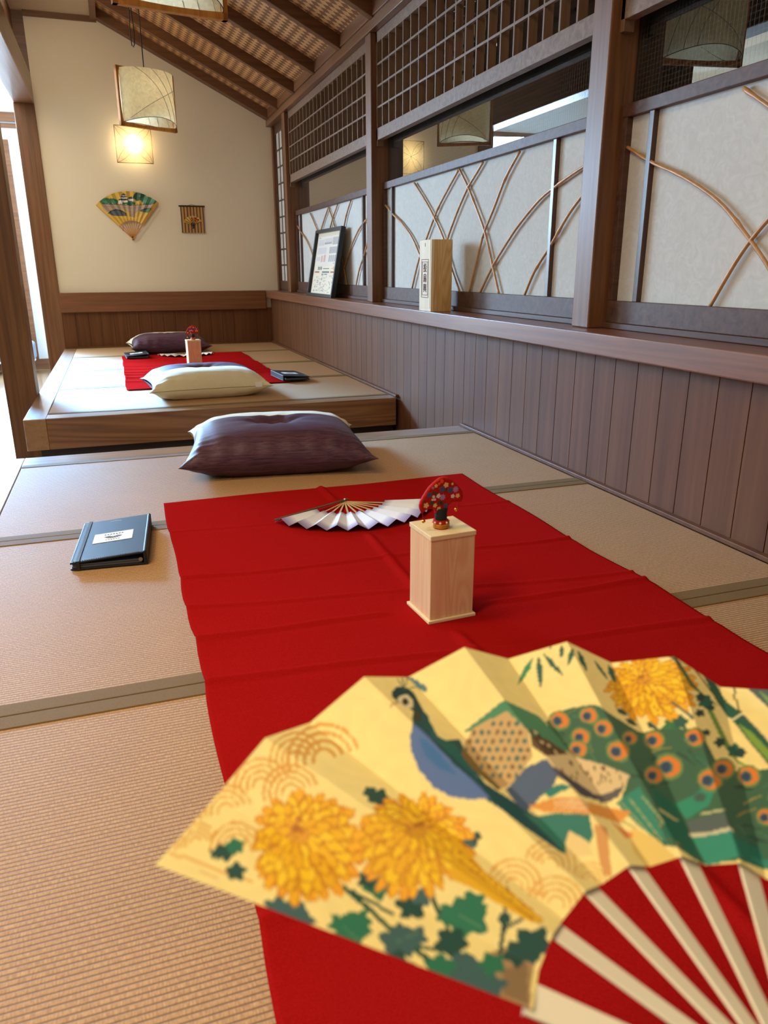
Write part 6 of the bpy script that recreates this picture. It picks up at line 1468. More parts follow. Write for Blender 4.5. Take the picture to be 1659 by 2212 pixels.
(15,971,200,968,200,964,202,961,208,959,214,959,218,960,221,963,221,967,218,970,212,972,207,972,202),(13,961,194,957,195,953,198,950,204,949,212,950,218,952,220,956,220,960,216,963,210,964,204,964,198),(16,960,196,958,196,954,200,952,205,951,211,951,216,953,219,956,218,959,215,961,210,963,204,962,198),(13,929,192,926,194,924,198,924,205,926,213,929,218,932,222,935,220,937,215,937,208,936,200,933,194),(14,930,194,927,195,926,199,926,206,927,212,930,217,932,220,934,218,936,214,936,208,935,201,932,196),(13,922,196,919,198,918,202,919,210,921,218,925,224,928,226,931,224,932,219,932,212,929,204,926,198),(16,922,198,920,199,919,204,920,210,922,217,925,222,928,224,930,222,931,218,930,212,928,204,925,200),(13,877,192,874,194,878,200,887,210,898,222,905,228,909,228,910,226,908,220,904,212,896,204,885,196),
(15,880,194,878,196,882,202,889,211,899,221,904,226,907,226,908,224,907,219,903,212,895,204,886,198),(13,873,194,871,196,875,203,885,214,897,224,904,230,908,232,909,229,907,222,902,215,893,206,881,198),(16,876,196,875,198,879,204,887,214,897,224,904,229,907,230,907,228,905,222,901,216,892,206,882,200),(13,852,200,852,202,860,210,873,222,887,233,900,242,904,242,904,238,900,232,888,221,873,210,860,202),(14,856,202,856,205,863,212,875,222,887,232,898,239,902,240,902,237,897,231,886,221,873,211,862,204),(13,843,208,845,212,855,220,870,232,886,242,898,250,902,250,902,246,894,238,880,227,864,216,850,210),(16,847,210,849,214,858,222,871,231,885,240,896,248,901,248,899,246,891,238,879,228,865,218,853,212),(13,843,223,847,228,858,236,874,248,891,258,902,262,904,260,903,256,894,250,878,238,862,229,849,224),
(15,848,226,851,230,861,237,875,246,889,255,900,260,902,260,901,256,892,249,878,240,863,232,852,226),(13,831,230,837,236,849,244,866,254,882,262,893,266,897,265,892,260,880,251,864,242,847,234,835,230),(16,836,232,840,237,851,244,865,252,880,259,890,263,893,263,889,258,878,251,864,243,850,236,839,232),(13,850,246,855,251,868,260,884,268,899,276,905,274,907,272,904,268,896,264,880,254,864,248,853,244),(15,854,248,859,252,870,259,884,266,897,273,903,274,905,272,903,269,895,264,881,256,867,250,857,247),(13,878,272,884,278,896,285,906,287,913,286,918,282,919,279,915,276,909,274,901,274,888,270,879,269),(15,881,273,886,278,897,284,905,285,912,284,916,282,917,279,914,277,909,276,902,276,891,272,883,271),(13,894,296,901,300,906,300,913,298,919,294,922,289,922,285,918,283,912,283,905,286,899,290,894,291),
(14,897,296,901,299,906,298,912,296,917,293,920,289,920,286,917,284,912,285,906,287,901,290,897,293),(13,913,308,916,310,921,307,926,302,930,296,931,290,930,286,927,284,921,287,916,292,913,298,911,304),(15,914,307,916,308,921,306,925,301,928,296,930,290,929,287,926,286,922,288,917,293,914,298,913,304),(13,944,322,947,320,948,314,947,304,945,296,942,288,939,286,936,288,935,294,936,303,938,312,941,320),(16,944,320,946,318,946,312,946,304,944,296,941,290,939,288,937,290,936,296,937,304,939,312,941,318),(13,964,326,965,322,963,314,959,306,954,298,949,292,945,291,944,294,946,302,950,310,955,319,960,324),(14,962,323,963,320,962,314,958,306,954,299,949,294,946,294,946,296,947,302,951,310,955,317,960,322),(13,979,320,979,316,975,310,969,302,962,296,956,292,953,293,953,297,957,304,963,311,970,318,975,320),
(16,977,318,977,315,974,310,968,303,962,298,957,294,955,294,955,298,958,304,964,310,970,316,974,318),(13,998,301,996,297,991,292,983,288,975,286,969,286,967,289,969,293,974,298,982,301,989,304,995,304),(15,996,300,994,297,990,294,983,290,976,288,971,288,969,290,971,292,975,296,982,300,989,302,994,302),(13,1015,305,1012,299,1002,288,993,284,986,284,980,284,978,288,980,291,986,294,993,298,1002,300,1012,306),(16,1012,302,1009,298,1000,288,993,286,987,285,982,286,980,288,982,290,987,294,993,296,1000,297,1009,302),(13,1036,308,1032,301,1022,292,1008,281,997,276,992,278,990,281,993,284,999,287,1011,296,1024,304,1033,309),(14,1033,305,1029,300,1021,292,1009,283,998,278,994,279,992,281,994,284,1000,286,1011,294,1022,302,1030,306),(13,1043,293,1038,287,1028,278,1015,270,1002,264,996,266,995,270,998,272,1008,279,1021,287,1033,294,1041,296),
(15,1040,292,1036,286,1027,280,1015,272,1004,267,998,266,997,270,1000,272,1009,278,1020,285,1031,290,1038,293),(13,1043,278,1038,272,1027,266,1014,258,1002,254,997,257,996,260,999,263,1010,270,1023,276,1034,281,1042,282),(14,1040,278,1035,272,1026,266,1015,260,1004,257,999,257,998,260,1001,262,1010,268,1022,274,1032,278,1039,280),(17,1010,254,1000,236,991,226,978,218,962,213,945,210,928,210,913,213,899,218,881,220,871,226,869,236,875,250,889,268,905,283,918,292,932,298,947,302,962,302,976,298,989,292,998,282,1008,276,1013,268),(18,1022,264,1013,256,999,248,990,251,984,256,983,261,988,264,996,264,1009,267,1020,268),(22,1018,262,1011,256,999,250,992,253,986,256,985,260,989,262,996,262,1007,264,1016,266),(18,1009,240,1000,232,991,234,983,239,979,245,979,250,984,252,992,251,1000,246,1009,244),(20,1005,239,999,234,992,236,985,240,981,245,981,249,985,250,991,248,998,244,1005,242),
(18,995,224,990,223,982,226,975,232,971,238,972,244,978,245,985,242,992,236,996,230),(20,993,226,989,225,983,228,977,232,973,238,974,242,978,243,984,240,990,235,994,230),(18,965,208,960,209,954,214,950,222,950,230,953,235,958,235,964,230,967,222,968,214),(19,964,210,960,211,956,216,953,222,952,230,954,234,958,232,962,228,965,221,966,214),(18,945,204,941,206,937,212,936,221,938,230,942,234,946,232,950,226,951,217,949,208),(19,945,206,942,208,939,214,938,221,939,228,942,232,945,230,948,224,949,217,948,210),(18,935,204,930,206,928,212,928,222,931,230,936,234,940,232,943,225,942,216,939,208),(19,935,206,932,208,930,214,930,222,933,229,936,232,939,230,941,224,940,216,938,209),(18,907,206,905,209,906,218,911,228,917,236,922,238,925,234,924,226,919,216,913,208),(22,908,208,907,211,908,218,912,226,917,234,921,236,923,233,921,226,918,217,913,210),
(18,870,206,869,210,879,222,895,237,906,245,911,246,912,241,907,232,897,222,881,211),(21,873,210,874,214,883,223,897,236,905,243,909,244,909,240,905,232,896,224,882,214),(18,850,213,853,219,867,231,887,246,902,254,907,254,906,248,898,240,878,226,860,216),(20,855,216,858,221,870,232,887,244,901,252,905,252,904,248,895,240,878,228,863,218),(18,846,220,851,226,867,238,887,252,902,260,907,259,905,254,894,244,873,230,855,222),(22,851,222,855,228,869,238,887,250,901,258,904,258,902,254,892,244,874,232,858,224),(18,856,246,864,254,881,265,901,276,909,275,912,272,908,266,898,262,878,250,861,245),(19,861,248,867,254,882,264,899,274,907,274,909,271,906,268,897,262,880,254,865,248),(18,863,256,872,264,889,274,905,280,912,279,915,275,911,270,902,266,883,258,868,254),(21,868,258,875,264,890,273,903,278,910,278,912,274,909,271,901,268,885,261,872,257),
(18,900,294,905,298,913,297,921,293,927,288,927,282,922,279,913,280,905,283,900,289),(22,902,294,906,296,913,294,920,292,924,287,925,283,921,281,914,282,907,285,902,290),(18,917,308,922,308,928,304,933,296,935,288,934,282,928,282,922,286,917,293,915,302),(20,918,306,922,306,927,302,931,296,933,288,932,284,928,284,923,288,919,294,917,301),(18,944,319,948,316,948,306,946,294,942,285,938,282,934,284,934,294,936,305,940,315),(21,944,316,946,314,947,305,945,295,942,287,938,284,936,286,936,294,938,304,941,312),(18,967,317,967,312,963,302,956,292,948,286,943,285,942,290,947,300,954,310,962,316),(19,965,314,965,310,961,302,955,294,949,288,945,287,945,292,949,299,955,308,961,314),(18,994,300,992,294,984,288,974,285,966,284,962,287,965,292,973,298,983,302,991,303),(20,992,299,990,295,983,290,975,287,968,286,965,288,967,292,974,297,982,300,989,301),
(18,1002,294,998,288,990,283,980,280,972,282,969,285,972,290,980,294,990,297,998,296),(22,999,292,996,288,989,284,981,282,974,283,971,286,974,289,981,293,990,295,996,294),(18,1017,290,1010,280,997,272,987,271,980,274,978,278,982,282,990,286,1000,286,1013,292),(22,1013,287,1008,280,997,274,989,273,982,275,980,278,983,282,991,284,999,284,1009,288),(18,1023,281,1015,272,1000,262,990,263,983,266,982,271,986,275,995,276,1008,280,1020,284),(20,1019,279,1013,272,1000,264,992,264,986,268,984,271,988,274,995,274,1005,277,1016,280),(18,996,249,991,246,983,248,975,252,969,257,969,262,974,264,982,264,990,260,996,254),(22,994,250,991,248,984,250,976,253,971,257,971,261,975,262,982,262,989,258,994,254),(18,982,232,977,230,969,234,963,240,959,247,961,252,966,253,973,250,980,244,983,236),(22,980,233,976,232,970,236,965,241,962,246,962,250,966,251,972,248,978,242,981,237),
(18,964,222,959,222,953,226,949,234,948,243,951,248,956,248,962,242,966,234,967,226),(21,963,224,960,224,955,228,951,235,950,242,952,246,956,246,960,241,964,234,965,228),(18,944,216,939,218,936,224,935,234,936,242,940,247,945,246,948,238,949,229,948,220),(19,944,218,940,220,938,226,937,234,938,241,940,244,944,243,946,237,947,229,946,222),(18,916,216,913,220,914,228,918,238,923,246,928,250,931,246,930,238,927,228,921,220),(20,917,219,915,222,916,228,919,238,924,244,927,248,929,244,928,237,925,228,921,222),(18,899,222,897,226,902,235,909,245,917,252,922,254,923,249,920,240,913,231,905,224),(19,901,224,901,228,904,235,910,244,916,250,921,252,921,248,918,240,912,232,905,226),(18,876,224,878,230,890,242,904,254,913,260,918,260,917,254,911,246,902,238,886,228),(21,880,228,882,232,893,243,905,252,912,257,916,258,915,254,910,246,902,240,888,231),
(18,868,234,872,241,888,254,904,264,913,268,917,266,915,260,907,254,894,245,876,236),(22,872,237,876,242,890,254,904,262,911,265,915,264,913,260,906,254,894,248,879,239),(18,871,250,878,257,895,269,908,274,916,275,920,272,916,267,908,262,894,256,877,249),(22,876,252,882,258,896,268,907,272,915,273,917,271,914,268,907,264,896,258,881,252),(18,887,272,896,280,907,285,917,284,924,282,926,278,921,274,912,271,902,271,891,270),(21,892,274,899,280,907,283,915,283,922,281,923,278,920,274,912,273,904,273,895,272),(18,904,290,909,294,917,294,926,290,931,285,932,280,927,276,918,277,910,280,904,286),(21,906,290,910,292,917,292,924,288,929,284,930,280,926,278,919,279,911,282,907,286),(18,933,311,937,310,941,302,942,291,941,282,937,277,933,278,929,286,928,296,930,306),(21,933,308,936,307,939,300,940,291,939,283,937,279,934,280,931,287,930,296,931,304),
(18,967,310,966,304,961,296,953,286,945,281,940,281,941,286,946,295,954,304,962,310),(21,965,308,964,304,960,296,953,288,946,284,942,283,943,287,948,294,955,302,961,308),(18,977,304,975,298,969,291,959,284,950,282,946,284,948,289,955,296,965,302,973,306),(20,975,302,973,298,967,292,959,286,952,284,948,285,950,289,956,295,964,300,972,304),(18,990,291,987,286,979,282,969,279,961,280,958,282,961,288,969,292,979,295,987,294),(22,988,290,985,287,978,283,970,281,963,281,960,284,963,287,970,290,978,293,985,293),(18,999,274,995,270,986,268,976,268,969,272,967,276,971,280,980,282,989,282,997,279),(22,996,274,993,272,986,270,977,270,971,273,969,276,973,279,980,280,988,280,994,278),(18,1000,260,995,258,986,257,977,259,971,264,970,268,974,272,983,272,992,270,998,265),(19,997,261,994,259,987,258,979,261,973,264,972,268,976,270,983,270,991,268,996,264),
(18,984,260,980,258,973,258,966,260,961,264,960,269,964,272,971,272,979,269,984,265),(20,983,261,979,260,973,260,967,262,963,265,962,268,965,270,971,270,978,268,982,264),(18,972,242,968,242,961,244,956,249,953,255,954,260,959,261,965,258,970,253,973,247),(19,971,244,967,243,962,246,958,250,955,255,956,258,959,259,964,256,969,252,971,247),(18,959,234,955,234,950,238,946,245,945,252,947,256,952,256,957,252,960,246,961,239),(21,958,236,955,236,951,240,948,246,947,252,948,255,952,254,956,251,959,245,960,240),(18,936,229,932,230,930,236,930,245,933,252,936,256,940,254,942,248,942,240,939,232),(20,936,230,933,232,932,238,932,245,934,251,936,254,939,252,940,247,940,240,938,234),(18,921,230,918,232,919,240,922,248,926,256,931,258,933,255,933,248,930,239,925,232),(20,921,232,920,234,920,240,923,248,927,254,930,256,932,254,931,248,928,240,925,234),
(18,905,236,904,240,908,248,914,256,921,262,926,262,926,258,923,250,917,242,910,238),(22,906,238,906,242,910,248,915,254,921,260,924,260,925,257,921,251,916,244,910,239),(18,893,246,896,251,904,260,912,266,920,268,924,268,923,263,917,256,908,250,901,248),(21,897,248,899,253,905,258,912,264,919,266,922,266,921,262,915,257,908,252,902,249),(18,895,266,901,272,908,276,917,278,924,278,926,275,923,270,916,266,907,264,900,264),(19,899,268,902,272,909,274,916,276,922,276,924,274,922,271,916,268,908,266,902,266),(18,908,284,912,288,919,288,927,286,932,283,933,278,929,276,921,274,913,276,908,280),(22,909,284,913,286,919,286,925,285,930,282,931,279,928,276,921,276,915,278,910,280),(18,924,299,929,300,934,296,938,289,939,282,937,277,933,276,928,280,924,287,923,294),(19,925,298,929,298,933,294,936,288,938,282,936,278,933,278,929,282,926,288,924,294),
(18,948,306,950,303,949,294,945,285,941,278,936,276,934,279,935,287,939,296,943,304),(21,947,304,948,301,947,294,944,286,940,280,937,278,936,280,937,288,940,296,944,302),(18,973,295,971,290,964,284,956,280,949,280,945,282,948,286,954,292,962,296,969,297),(20,971,294,969,290,963,286,956,282,950,281,947,282,949,286,955,290,962,294,968,296),(18,982,283,979,279,972,276,963,275,956,276,954,280,958,284,965,287,973,288,980,286),(19,980,283,977,280,971,278,964,276,958,278,956,280,959,283,965,286,972,286,978,286),(18,985,268,982,266,974,264,966,266,961,269,960,274,964,276,971,278,979,276,984,272),(22,984,269,981,266,974,266,968,268,963,270,962,273,965,275,971,276,978,274,982,272),(18,969,260,965,258,960,259,954,262,951,266,951,270,954,272,960,270,965,268,969,264),(22,967,260,965,260,960,260,955,263,952,266,952,269,955,270,959,270,964,266,967,264),
(18,955,247,951,247,947,250,944,256,943,261,944,264,948,265,952,262,955,256,956,250),(19,954,248,951,248,948,251,945,256,944,260,945,264,948,264,951,260,954,256,955,251),(18,940,242,936,244,934,248,934,255,935,261,938,264,941,263,943,258,944,252,942,246),(20,939,244,937,245,936,249,935,255,936,260,938,262,940,262,942,257,942,252,941,246),(18,922,244,920,246,921,252,925,260,929,265,932,266,934,264,933,258,930,250,925,245),(21,922,245,921,248,923,252,925,258,929,264,932,265,933,262,932,258,929,252,925,246),(18,911,250,911,254,915,260,921,266,926,270,930,270,930,266,927,260,921,254,915,250),(21,913,252,913,254,916,259,921,264,926,268,929,268,928,266,925,260,920,256,915,252),(18,907,264,909,268,915,272,922,276,928,276,930,274,928,270,923,266,916,264,910,262),(22,909,265,910,268,915,271,921,274,926,275,929,274,927,271,922,268,916,265,911,264),
(18,912,277,915,280,921,282,927,282,932,280,934,278,931,274,925,272,918,272,913,274),(22,913,277,916,280,921,281,927,281,931,280,932,278,930,276,925,274,919,274,914,275),(18,926,292,929,293,934,290,938,286,939,280,938,276,934,276,930,278,926,283,924,288),(20,927,291,929,292,933,289,936,285,938,280,937,278,934,277,931,280,927,284,926,288),(18,946,299,948,296,947,290,943,282,939,276,936,274,934,278,935,284,939,292,943,298),(19,946,298,947,295,945,289,943,282,939,278,936,276,936,278,937,284,940,290,943,296),(18,960,294,959,290,954,284,948,280,942,278,939,278,940,282,945,288,951,292,957,294),(21,958,292,957,289,953,285,948,281,943,279,940,280,941,282,945,287,951,291,956,293),(18,971,279,968,276,962,274,955,274,950,275,949,278,951,281,957,284,964,284,969,282),(20,969,279,967,277,962,275,956,275,951,276,950,278,952,280,957,282,963,282,968,281),
(18,971,267,968,265,962,264,956,266,952,270,952,273,955,276,961,276,967,274,971,270),(22,970,268,967,266,962,266,957,268,954,270,953,272,956,274,960,274,966,273,969,270),(24,938,266,938,268,941,270,943,270,943,268,942,267,939,266),(25,940,284,940,285,941,288,942,290,944,290,944,287,942,284),(24,949,270,948,269,945,270,945,272,946,273,948,273,949,272),(23,950,283,948,282,946,284,946,286,947,286,949,286,950,284),(23,945,270,947,271,949,272,951,272,951,270,949,268,946,268),(24,951,286,949,285,947,286,946,288,947,289,949,289,951,288),(23,927,276,928,278,931,278,932,278,932,276,930,275,927,276),(25,932,268,933,270,936,270,938,269,937,268,935,266,933,267),(23,946,268,947,270,949,272,951,272,952,271,950,269,947,268),(23,924,278,925,280,927,282,929,281,929,280,927,278,925,278),(23,951,269,949,268,947,270,947,272,948,274,950,272,951,270),
(24,951,279,949,278,947,279,946,281,947,282,949,282,951,280),(25,943,264,941,264,939,265,939,267,940,268,942,268,943,266),(25,927,265,926,265,924,267,924,270,926,270,927,269,928,267),(24,938,276,936,276,935,278,936,281,937,282,939,280,939,278),(24,943,266,943,268,945,270,947,272,948,271,947,268,945,266),(23,940,272,941,274,944,276,946,276,946,274,944,272,941,272),(25,933,271,934,272,937,274,939,274,939,272,937,270,934,270),(23,935,284,934,285,933,288,934,290,935,290,936,289,936,286),(24,940,287,941,288,944,289,946,288,945,286,943,286,941,286),(25,943,284,942,286,942,288,943,290,945,290,945,288,944,286),(23,930,268,932,269,934,269,936,268,936,266,933,266,931,266),(24,941,272,939,272,937,274,937,275,938,276,940,276,941,274),(24,940,262,938,263,938,266,939,268,940,268,941,266,941,264),(25,941,287,942,288,945,290,947,290,947,288,945,286,942,286),
(24,923,270,921,270,920,270,919,273,921,274,922,274,924,272),(24,928,273,929,275,932,276,934,276,934,274,932,272,929,272),(23,949,273,950,274,953,276,955,276,955,274,953,273,950,272),(24,949,288,947,287,945,288,945,290,946,292,948,291,949,290),(25,948,277,949,278,952,278,953,278,953,276,951,275,948,276),(26,944,280,943,278,940,276,937,274,934,274,931,274,930,276,931,278,934,280,937,281,941,282,943,281),(29,844,207,846,200,860,200,875,204,872,210,864,212),(29,858,194,861,188,875,188,890,192,887,196,878,200),(29,912,199,914,190,921,187,930,186,927,192,922,198),(29,955,190,957,182,965,178,973,176,971,183,965,188),(30,970,180,962,178,956,178,952,175,945,172,942,176,942,180,937,182,932,185,938,189,944,191,945,196,949,200,955,198,959,196,965,197,971,197,970,192,966,188,969,184),
(31,979,183,973,184,970,186,965,185,959,186,960,190,963,193,961,196,960,200,966,201,971,201,974,204,980,206,982,203,983,200,987,198,991,196,987,192,982,190,982,187),(32,969,228,997,196,1001,200,973,230),(33,683,196,737,209,787,204,807,192,881,180,923,186,1007,182,1030,140,1152,162,1201,154,1273,180,1298,140,1319,94,1344,52,1200,6,1112,26,1020,14,893,10,841,14,770,24,737,49,727,78,781,104,738,127,691,148,668,168),(34,925,129,930,126,932,120,934,120,931,126,927,130),(35,884,82,893,78,897,72,903,73,900,80,891,84),(36,776,56,785,52,792,45,795,46,788,52,778,56),(35,709,180,710,170,708,156,710,156,712,170,711,181),(35,771,49,783,49,792,47,795,48,785,50,772,50),(37,1104,52,1115,46,1125,36,1128,38,1118,47,1107,54),(38,1164,58,1173,60,1182,58,1183,60,1174,62,1163,60),(39,1136,41,1143,40,1149,36,1151,38,1145,41,1137,42),(40,701,193,704,186,704,175,707,176,707,186,704,194),
(39,1200,92,1212,99,1224,103,1225,106,1212,102,1199,94),(35,731,146,732,134,731,121,734,121,735,135,733,146),(39,1053,48,1080,53,1102,54,1105,56,1084,56,1056,52),(38,980,110,985,104,988,96,991,96,988,106,984,112),(37,795,70,811,73,826,76,829,78,812,74,794,71),(35,1104,68,1116,65,1128,60,1130,61,1118,66,1105,69),(35,824,15,870,23,905,27,906,28,871,24,824,16),(40,1239,134,1248,144,1257,150,1257,151,1247,145,1237,135),(38,945,148,958,140,970,130,972,130,960,142,948,150),(35,1032,59,1045,58,1056,53,1061,55,1049,60,1036,61),(39,1009,133,1046,148,1078,160,1079,162,1046,150,1010,134),(36,667,169,687,169,701,165,703,166,692,172,671,171),(34,945,84,959,88,971,88,972,90,959,90,945,86),(39,1238,73,1260,80,1281,84,1283,88,1261,83,1239,76),(35,975,142,987,136,997,126,999,128,988,137,976,143),(40,1172,88,1189,96,1207,104,1206,105,1188,98,1171,90),
(34,1083,98,1111,112,1130,118,1129,120,1110,114,1081,100),(35,740,196,751,192,761,184,763,185,753,193,742,198),(38,1212,125,1228,121,1243,114,1248,117,1232,125,1217,129),(38,1176,100,1190,106,1205,110,1204,112,1189,108,1175,102),(35,737,176,739,165,739,152,742,152,742,166,740,178),(37,742,202,752,194,760,184,761,184,754,195,744,203),(38,681,154,703,151,713,142,715,142,705,152,685,156),(38,686,168,689,163,686,154,692,155,695,164,692,170),(36,1156,50,1180,58,1203,64,1202,65,1179,60,1155,52),(40,906,141,912,134,917,124,921,126,916,136,910,142),(40,759,138,769,134,777,127,780,128,772,135,761,140),(38,882,136,901,144,909,144,909,146,901,146,881,138),(35,1025,140,1044,144,1062,145,1066,149,1048,148,1028,144),(39,971,134,978,134,984,130,986,132,980,136,972,136),(38,1057,64,1091,72,1113,70,1115,72,1094,74,1060,67),(36,738,202,759,205,777,206,778,207,759,206,738,203),
(40,1063,116,1095,126,1114,126,1116,130,1097,130,1065,119),(37,1179,136,1186,134,1193,130,1195,132,1187,136,1180,138),(37,927,48,952,51,974,51,975,52,952,52,927,49),(37,813,28,827,24,835,16,845,18,836,26,822,30),(37,765,164,774,158,780,148,782,148,776,158,767,166),(36,734,158,737,150,739,140,741,140,740,150,736,158),(39,1152,120,1159,120,1165,118,1166,119,1160,122,1152,122),(40,1084,126,1093,127,1101,124,1103,125,1097,130,1087,129),(34,817,51,846,58,869,62,870,63,846,59,817,52),(36,666,130,683,125,694,116,702,118,692,128,675,134),(35,1058,153,1065,150,1069,144,1072,146,1068,152,1061,156),(36,1158,118,1165,115,1171,109,1173,110,1167,116,1160,120),(40,804,108,813,108,817,103,823,105,818,110,809,110),(34,763,165,780,166,794,163,795,165,781,168,764,167),(40,1069,46,1087,46,1102,41,1104,42,1091,47,1072,48),(40,1068,54,1096,58,1113,54,1116,56,1100,60,1071,56),
(38,968,152,974,144,978,133,980,134,976,145,970,154),(38,1244,107,1267,116,1288,123,1290,127,1268,120,1245,110),(37,834,148,848,149,858,146,866,150,855,153,839,151),(39,763,141,781,137,796,130,798,132,783,138,764,142),(34,1046,72,1087,90,1114,99,1114,101,1086,92,1045,74),(35,979,116,998,119,1028,128,1029,131,999,121,979,118),(40,852,28,858,26,859,21,866,22,865,28,859,29),(38,774,104,795,100,827,100,832,104,797,102,776,106),(40,1163,70,1182,74,1200,76,1200,78,1182,76,1163,71),(35,1138,132,1155,141,1171,146,1171,147,1155,142,1138,134),(36,1031,124,1044,130,1056,130,1059,134,1046,132,1031,126),(37,1220,54,1254,71,1284,86,1253,72,1219,54),(38,1079,120,1104,134,1118,140,1118,142,1103,136,1077,120),(34,892,150,918,156,938,156,939,158,919,158,892,152),(37,965,140,984,139,1002,136,1004,138,985,140,966,142),(37,880,72,899,71,907,64,911,66,903,72,886,74),
(35,1236,156,1258,178,1279,196,1278,198,1257,180,1234,158),(34,780,42,810,46,853,54,854,56,811,48,780,44),(40,1212,120,1241,132,1268,141,1269,144,1242,136,1213,123),(38,1205,124,1216,132,1226,135,1227,138,1216,134,1203,126),(39,1162,120,1172,120,1182,117,1183,118,1173,122,1163,122),(37,1171,134,1183,134,1195,130,1196,133,1184,136,1172,136),(37,862,164,895,174,912,174,914,176,897,178,864,168),(34,805,24,825,24,840,21,850,24,835,27,813,27),(39,952,46,963,46,972,44,974,45,965,48,953,47),(38,819,88,869,102,907,109,908,111,871,104,820,91),(38,1091,54,1108,56,1120,54,1121,56,1109,58,1092,56),(41,719,80,790,90,792,66,780,26,739,47,726,66),(42,889,80,952,92,970,100,993,93,972,77,907,62),(43,971,86,967,84,961,82,953,82,946,82,943,85,943,88,947,90,953,92,961,93,967,92,971,90),(44,829,94,883,80,891,41,874,14,784,32),(45,892,40,1012,48,1014,18,905,9),(46,1007,42,1104,47,1110,22,1037,16,1015,19),
(47,1047,26,1151,38,1242,54,1304,36,1192,16,1110,22),(48,906,60,1003,67,1005,48,896,44),(49,942,66,975,67,1005,69,1007,72,976,70,943,68),(50,887,40,951,42,1012,46,1014,51,953,46,893,45),(51,805,60,864,54,874,57,815,64),(52,728,80,749,36,752,37,731,80),(52,751,79,767,30,771,30,755,80),(52,696,65,756,27,760,28,701,66),(52,781,79,798,43,803,44,784,80),(53,720,52,759,32,785,8,795,10,687,4,667,25),(54,729,187,719,183,708,182,698,185,689,189,692,197,702,206,712,210,722,210,731,208,735,201,735,194),(55,727,190,720,186,711,186,704,188,699,192,699,198,703,203,711,206,719,208,726,206,731,201,731,195),(56,720,194,716,191,711,190,705,190,702,192,701,194,702,198,706,202,711,203,717,203,720,201,721,198),(57,717,195,714,192,710,192,706,192,704,193,703,195,704,198,707,200,711,202,715,202,717,200,718,198),(54,783,182,774,179,764,178,756,182,751,187,751,194,757,200,765,204,775,204,783,201,788,196,788,188),
(55,781,185,775,182,767,181,760,183,755,187,755,192,758,197,764,200,772,201,779,200,784,195,784,190),(56,774,189,771,186,766,184,761,185,757,186,756,190,757,193,761,196,765,197,770,197,774,195,775,192),(57,771,190,768,188,765,186,762,186,759,188,758,190,759,192,762,194,765,196,768,196,771,194,772,192),(54,797,160,788,157,777,156,767,160,762,165,763,172,768,178,777,182,788,182,797,179,804,175,804,168),(55,795,163,788,160,780,159,772,161,767,165,766,170,770,175,777,178,785,179,793,178,798,173,799,168),(56,787,167,784,164,779,162,773,163,769,164,768,168,769,171,773,174,778,175,783,175,787,173,789,170),(57,784,168,781,166,778,164,774,164,771,166,770,168,771,170,774,172,778,174,781,174,784,172,785,170),(54,747,159,738,156,727,155,719,158,714,163,715,170,721,176,730,179,740,180,748,176,753,172,753,165),
(55,745,162,739,158,730,158,723,160,719,164,719,168,722,173,729,176,737,177,744,175,749,171,749,166),(56,738,165,735,162,730,161,725,161,721,163,720,166,721,169,725,172,730,173,735,172,738,171,740,168),(57,735,166,733,164,729,162,725,163,723,164,722,166,723,168,726,170,730,172,733,172,736,170,736,168),(54,728,145,718,142,707,142,697,144,689,147,691,154,702,161,711,164,721,165,730,162,734,157,733,151),(55,726,148,719,144,711,144,703,146,698,149,698,154,703,158,710,162,718,162,725,160,730,156,730,152),(56,719,151,715,148,710,147,705,147,701,149,700,152,702,154,705,157,711,158,716,158,719,156,721,154),(57,716,152,713,150,709,148,706,148,703,150,702,152,704,154,706,156,710,157,714,157,716,156,717,154),(54,808,129,792,122,779,122,767,126,761,132,761,138,768,146,779,150,792,150,807,150,821,147,821,140),
(55,804,130,793,126,782,125,772,127,766,132,766,138,770,142,779,146,789,147,799,145,810,144,812,138),(56,792,134,788,130,781,129,775,130,770,132,768,134,769,138,774,141,780,143,787,142,792,140,794,138),(57,788,134,785,132,780,131,775,131,772,132,771,135,772,138,775,140,780,141,784,141,788,140,789,137),(54,929,164,920,158,909,156,897,156,885,158,884,166,894,176,906,184,917,186,927,184,933,179,934,172),(55,927,166,920,162,911,159,903,160,894,162,892,167,898,174,906,180,914,182,922,182,928,178,930,172),(56,919,169,915,166,910,163,904,162,900,164,896,166,897,170,902,174,907,176,913,178,917,176,919,173),(57,915,170,912,166,909,165,905,164,902,165,900,168,901,170,903,173,907,175,911,176,914,174,916,172),(54,1014,168,1000,156,989,154,978,156,971,161,970,168,974,176,982,182,993,184,1004,184,1017,184,1020,178),
(55,1010,168,999,160,991,158,982,158,976,162,974,168,976,174,982,178,991,181,999,180,1009,180,1013,176),(56,997,168,994,164,989,162,983,161,979,162,976,165,977,169,980,172,984,175,990,176,994,174,997,172),(57,993,168,991,165,987,163,983,162,980,164,979,166,979,169,981,172,985,174,988,174,991,173,993,170),(54,942,122,929,115,913,112,895,114,878,116,876,124,890,137,908,147,924,150,938,148,947,141,949,132),(55,939,125,929,120,916,116,904,118,891,120,887,126,896,136,908,142,920,145,932,144,940,140,943,132),(56,927,129,922,124,914,122,906,120,899,122,893,124,896,130,903,136,910,138,918,139,925,138,928,134),(57,921,130,918,126,912,124,907,123,902,124,900,127,901,130,905,134,910,136,916,137,920,136,922,133),(54,1028,110,1008,98,990,92,975,94,966,100,964,108,969,116,980,122,995,125,1014,128,1031,128,1036,121),
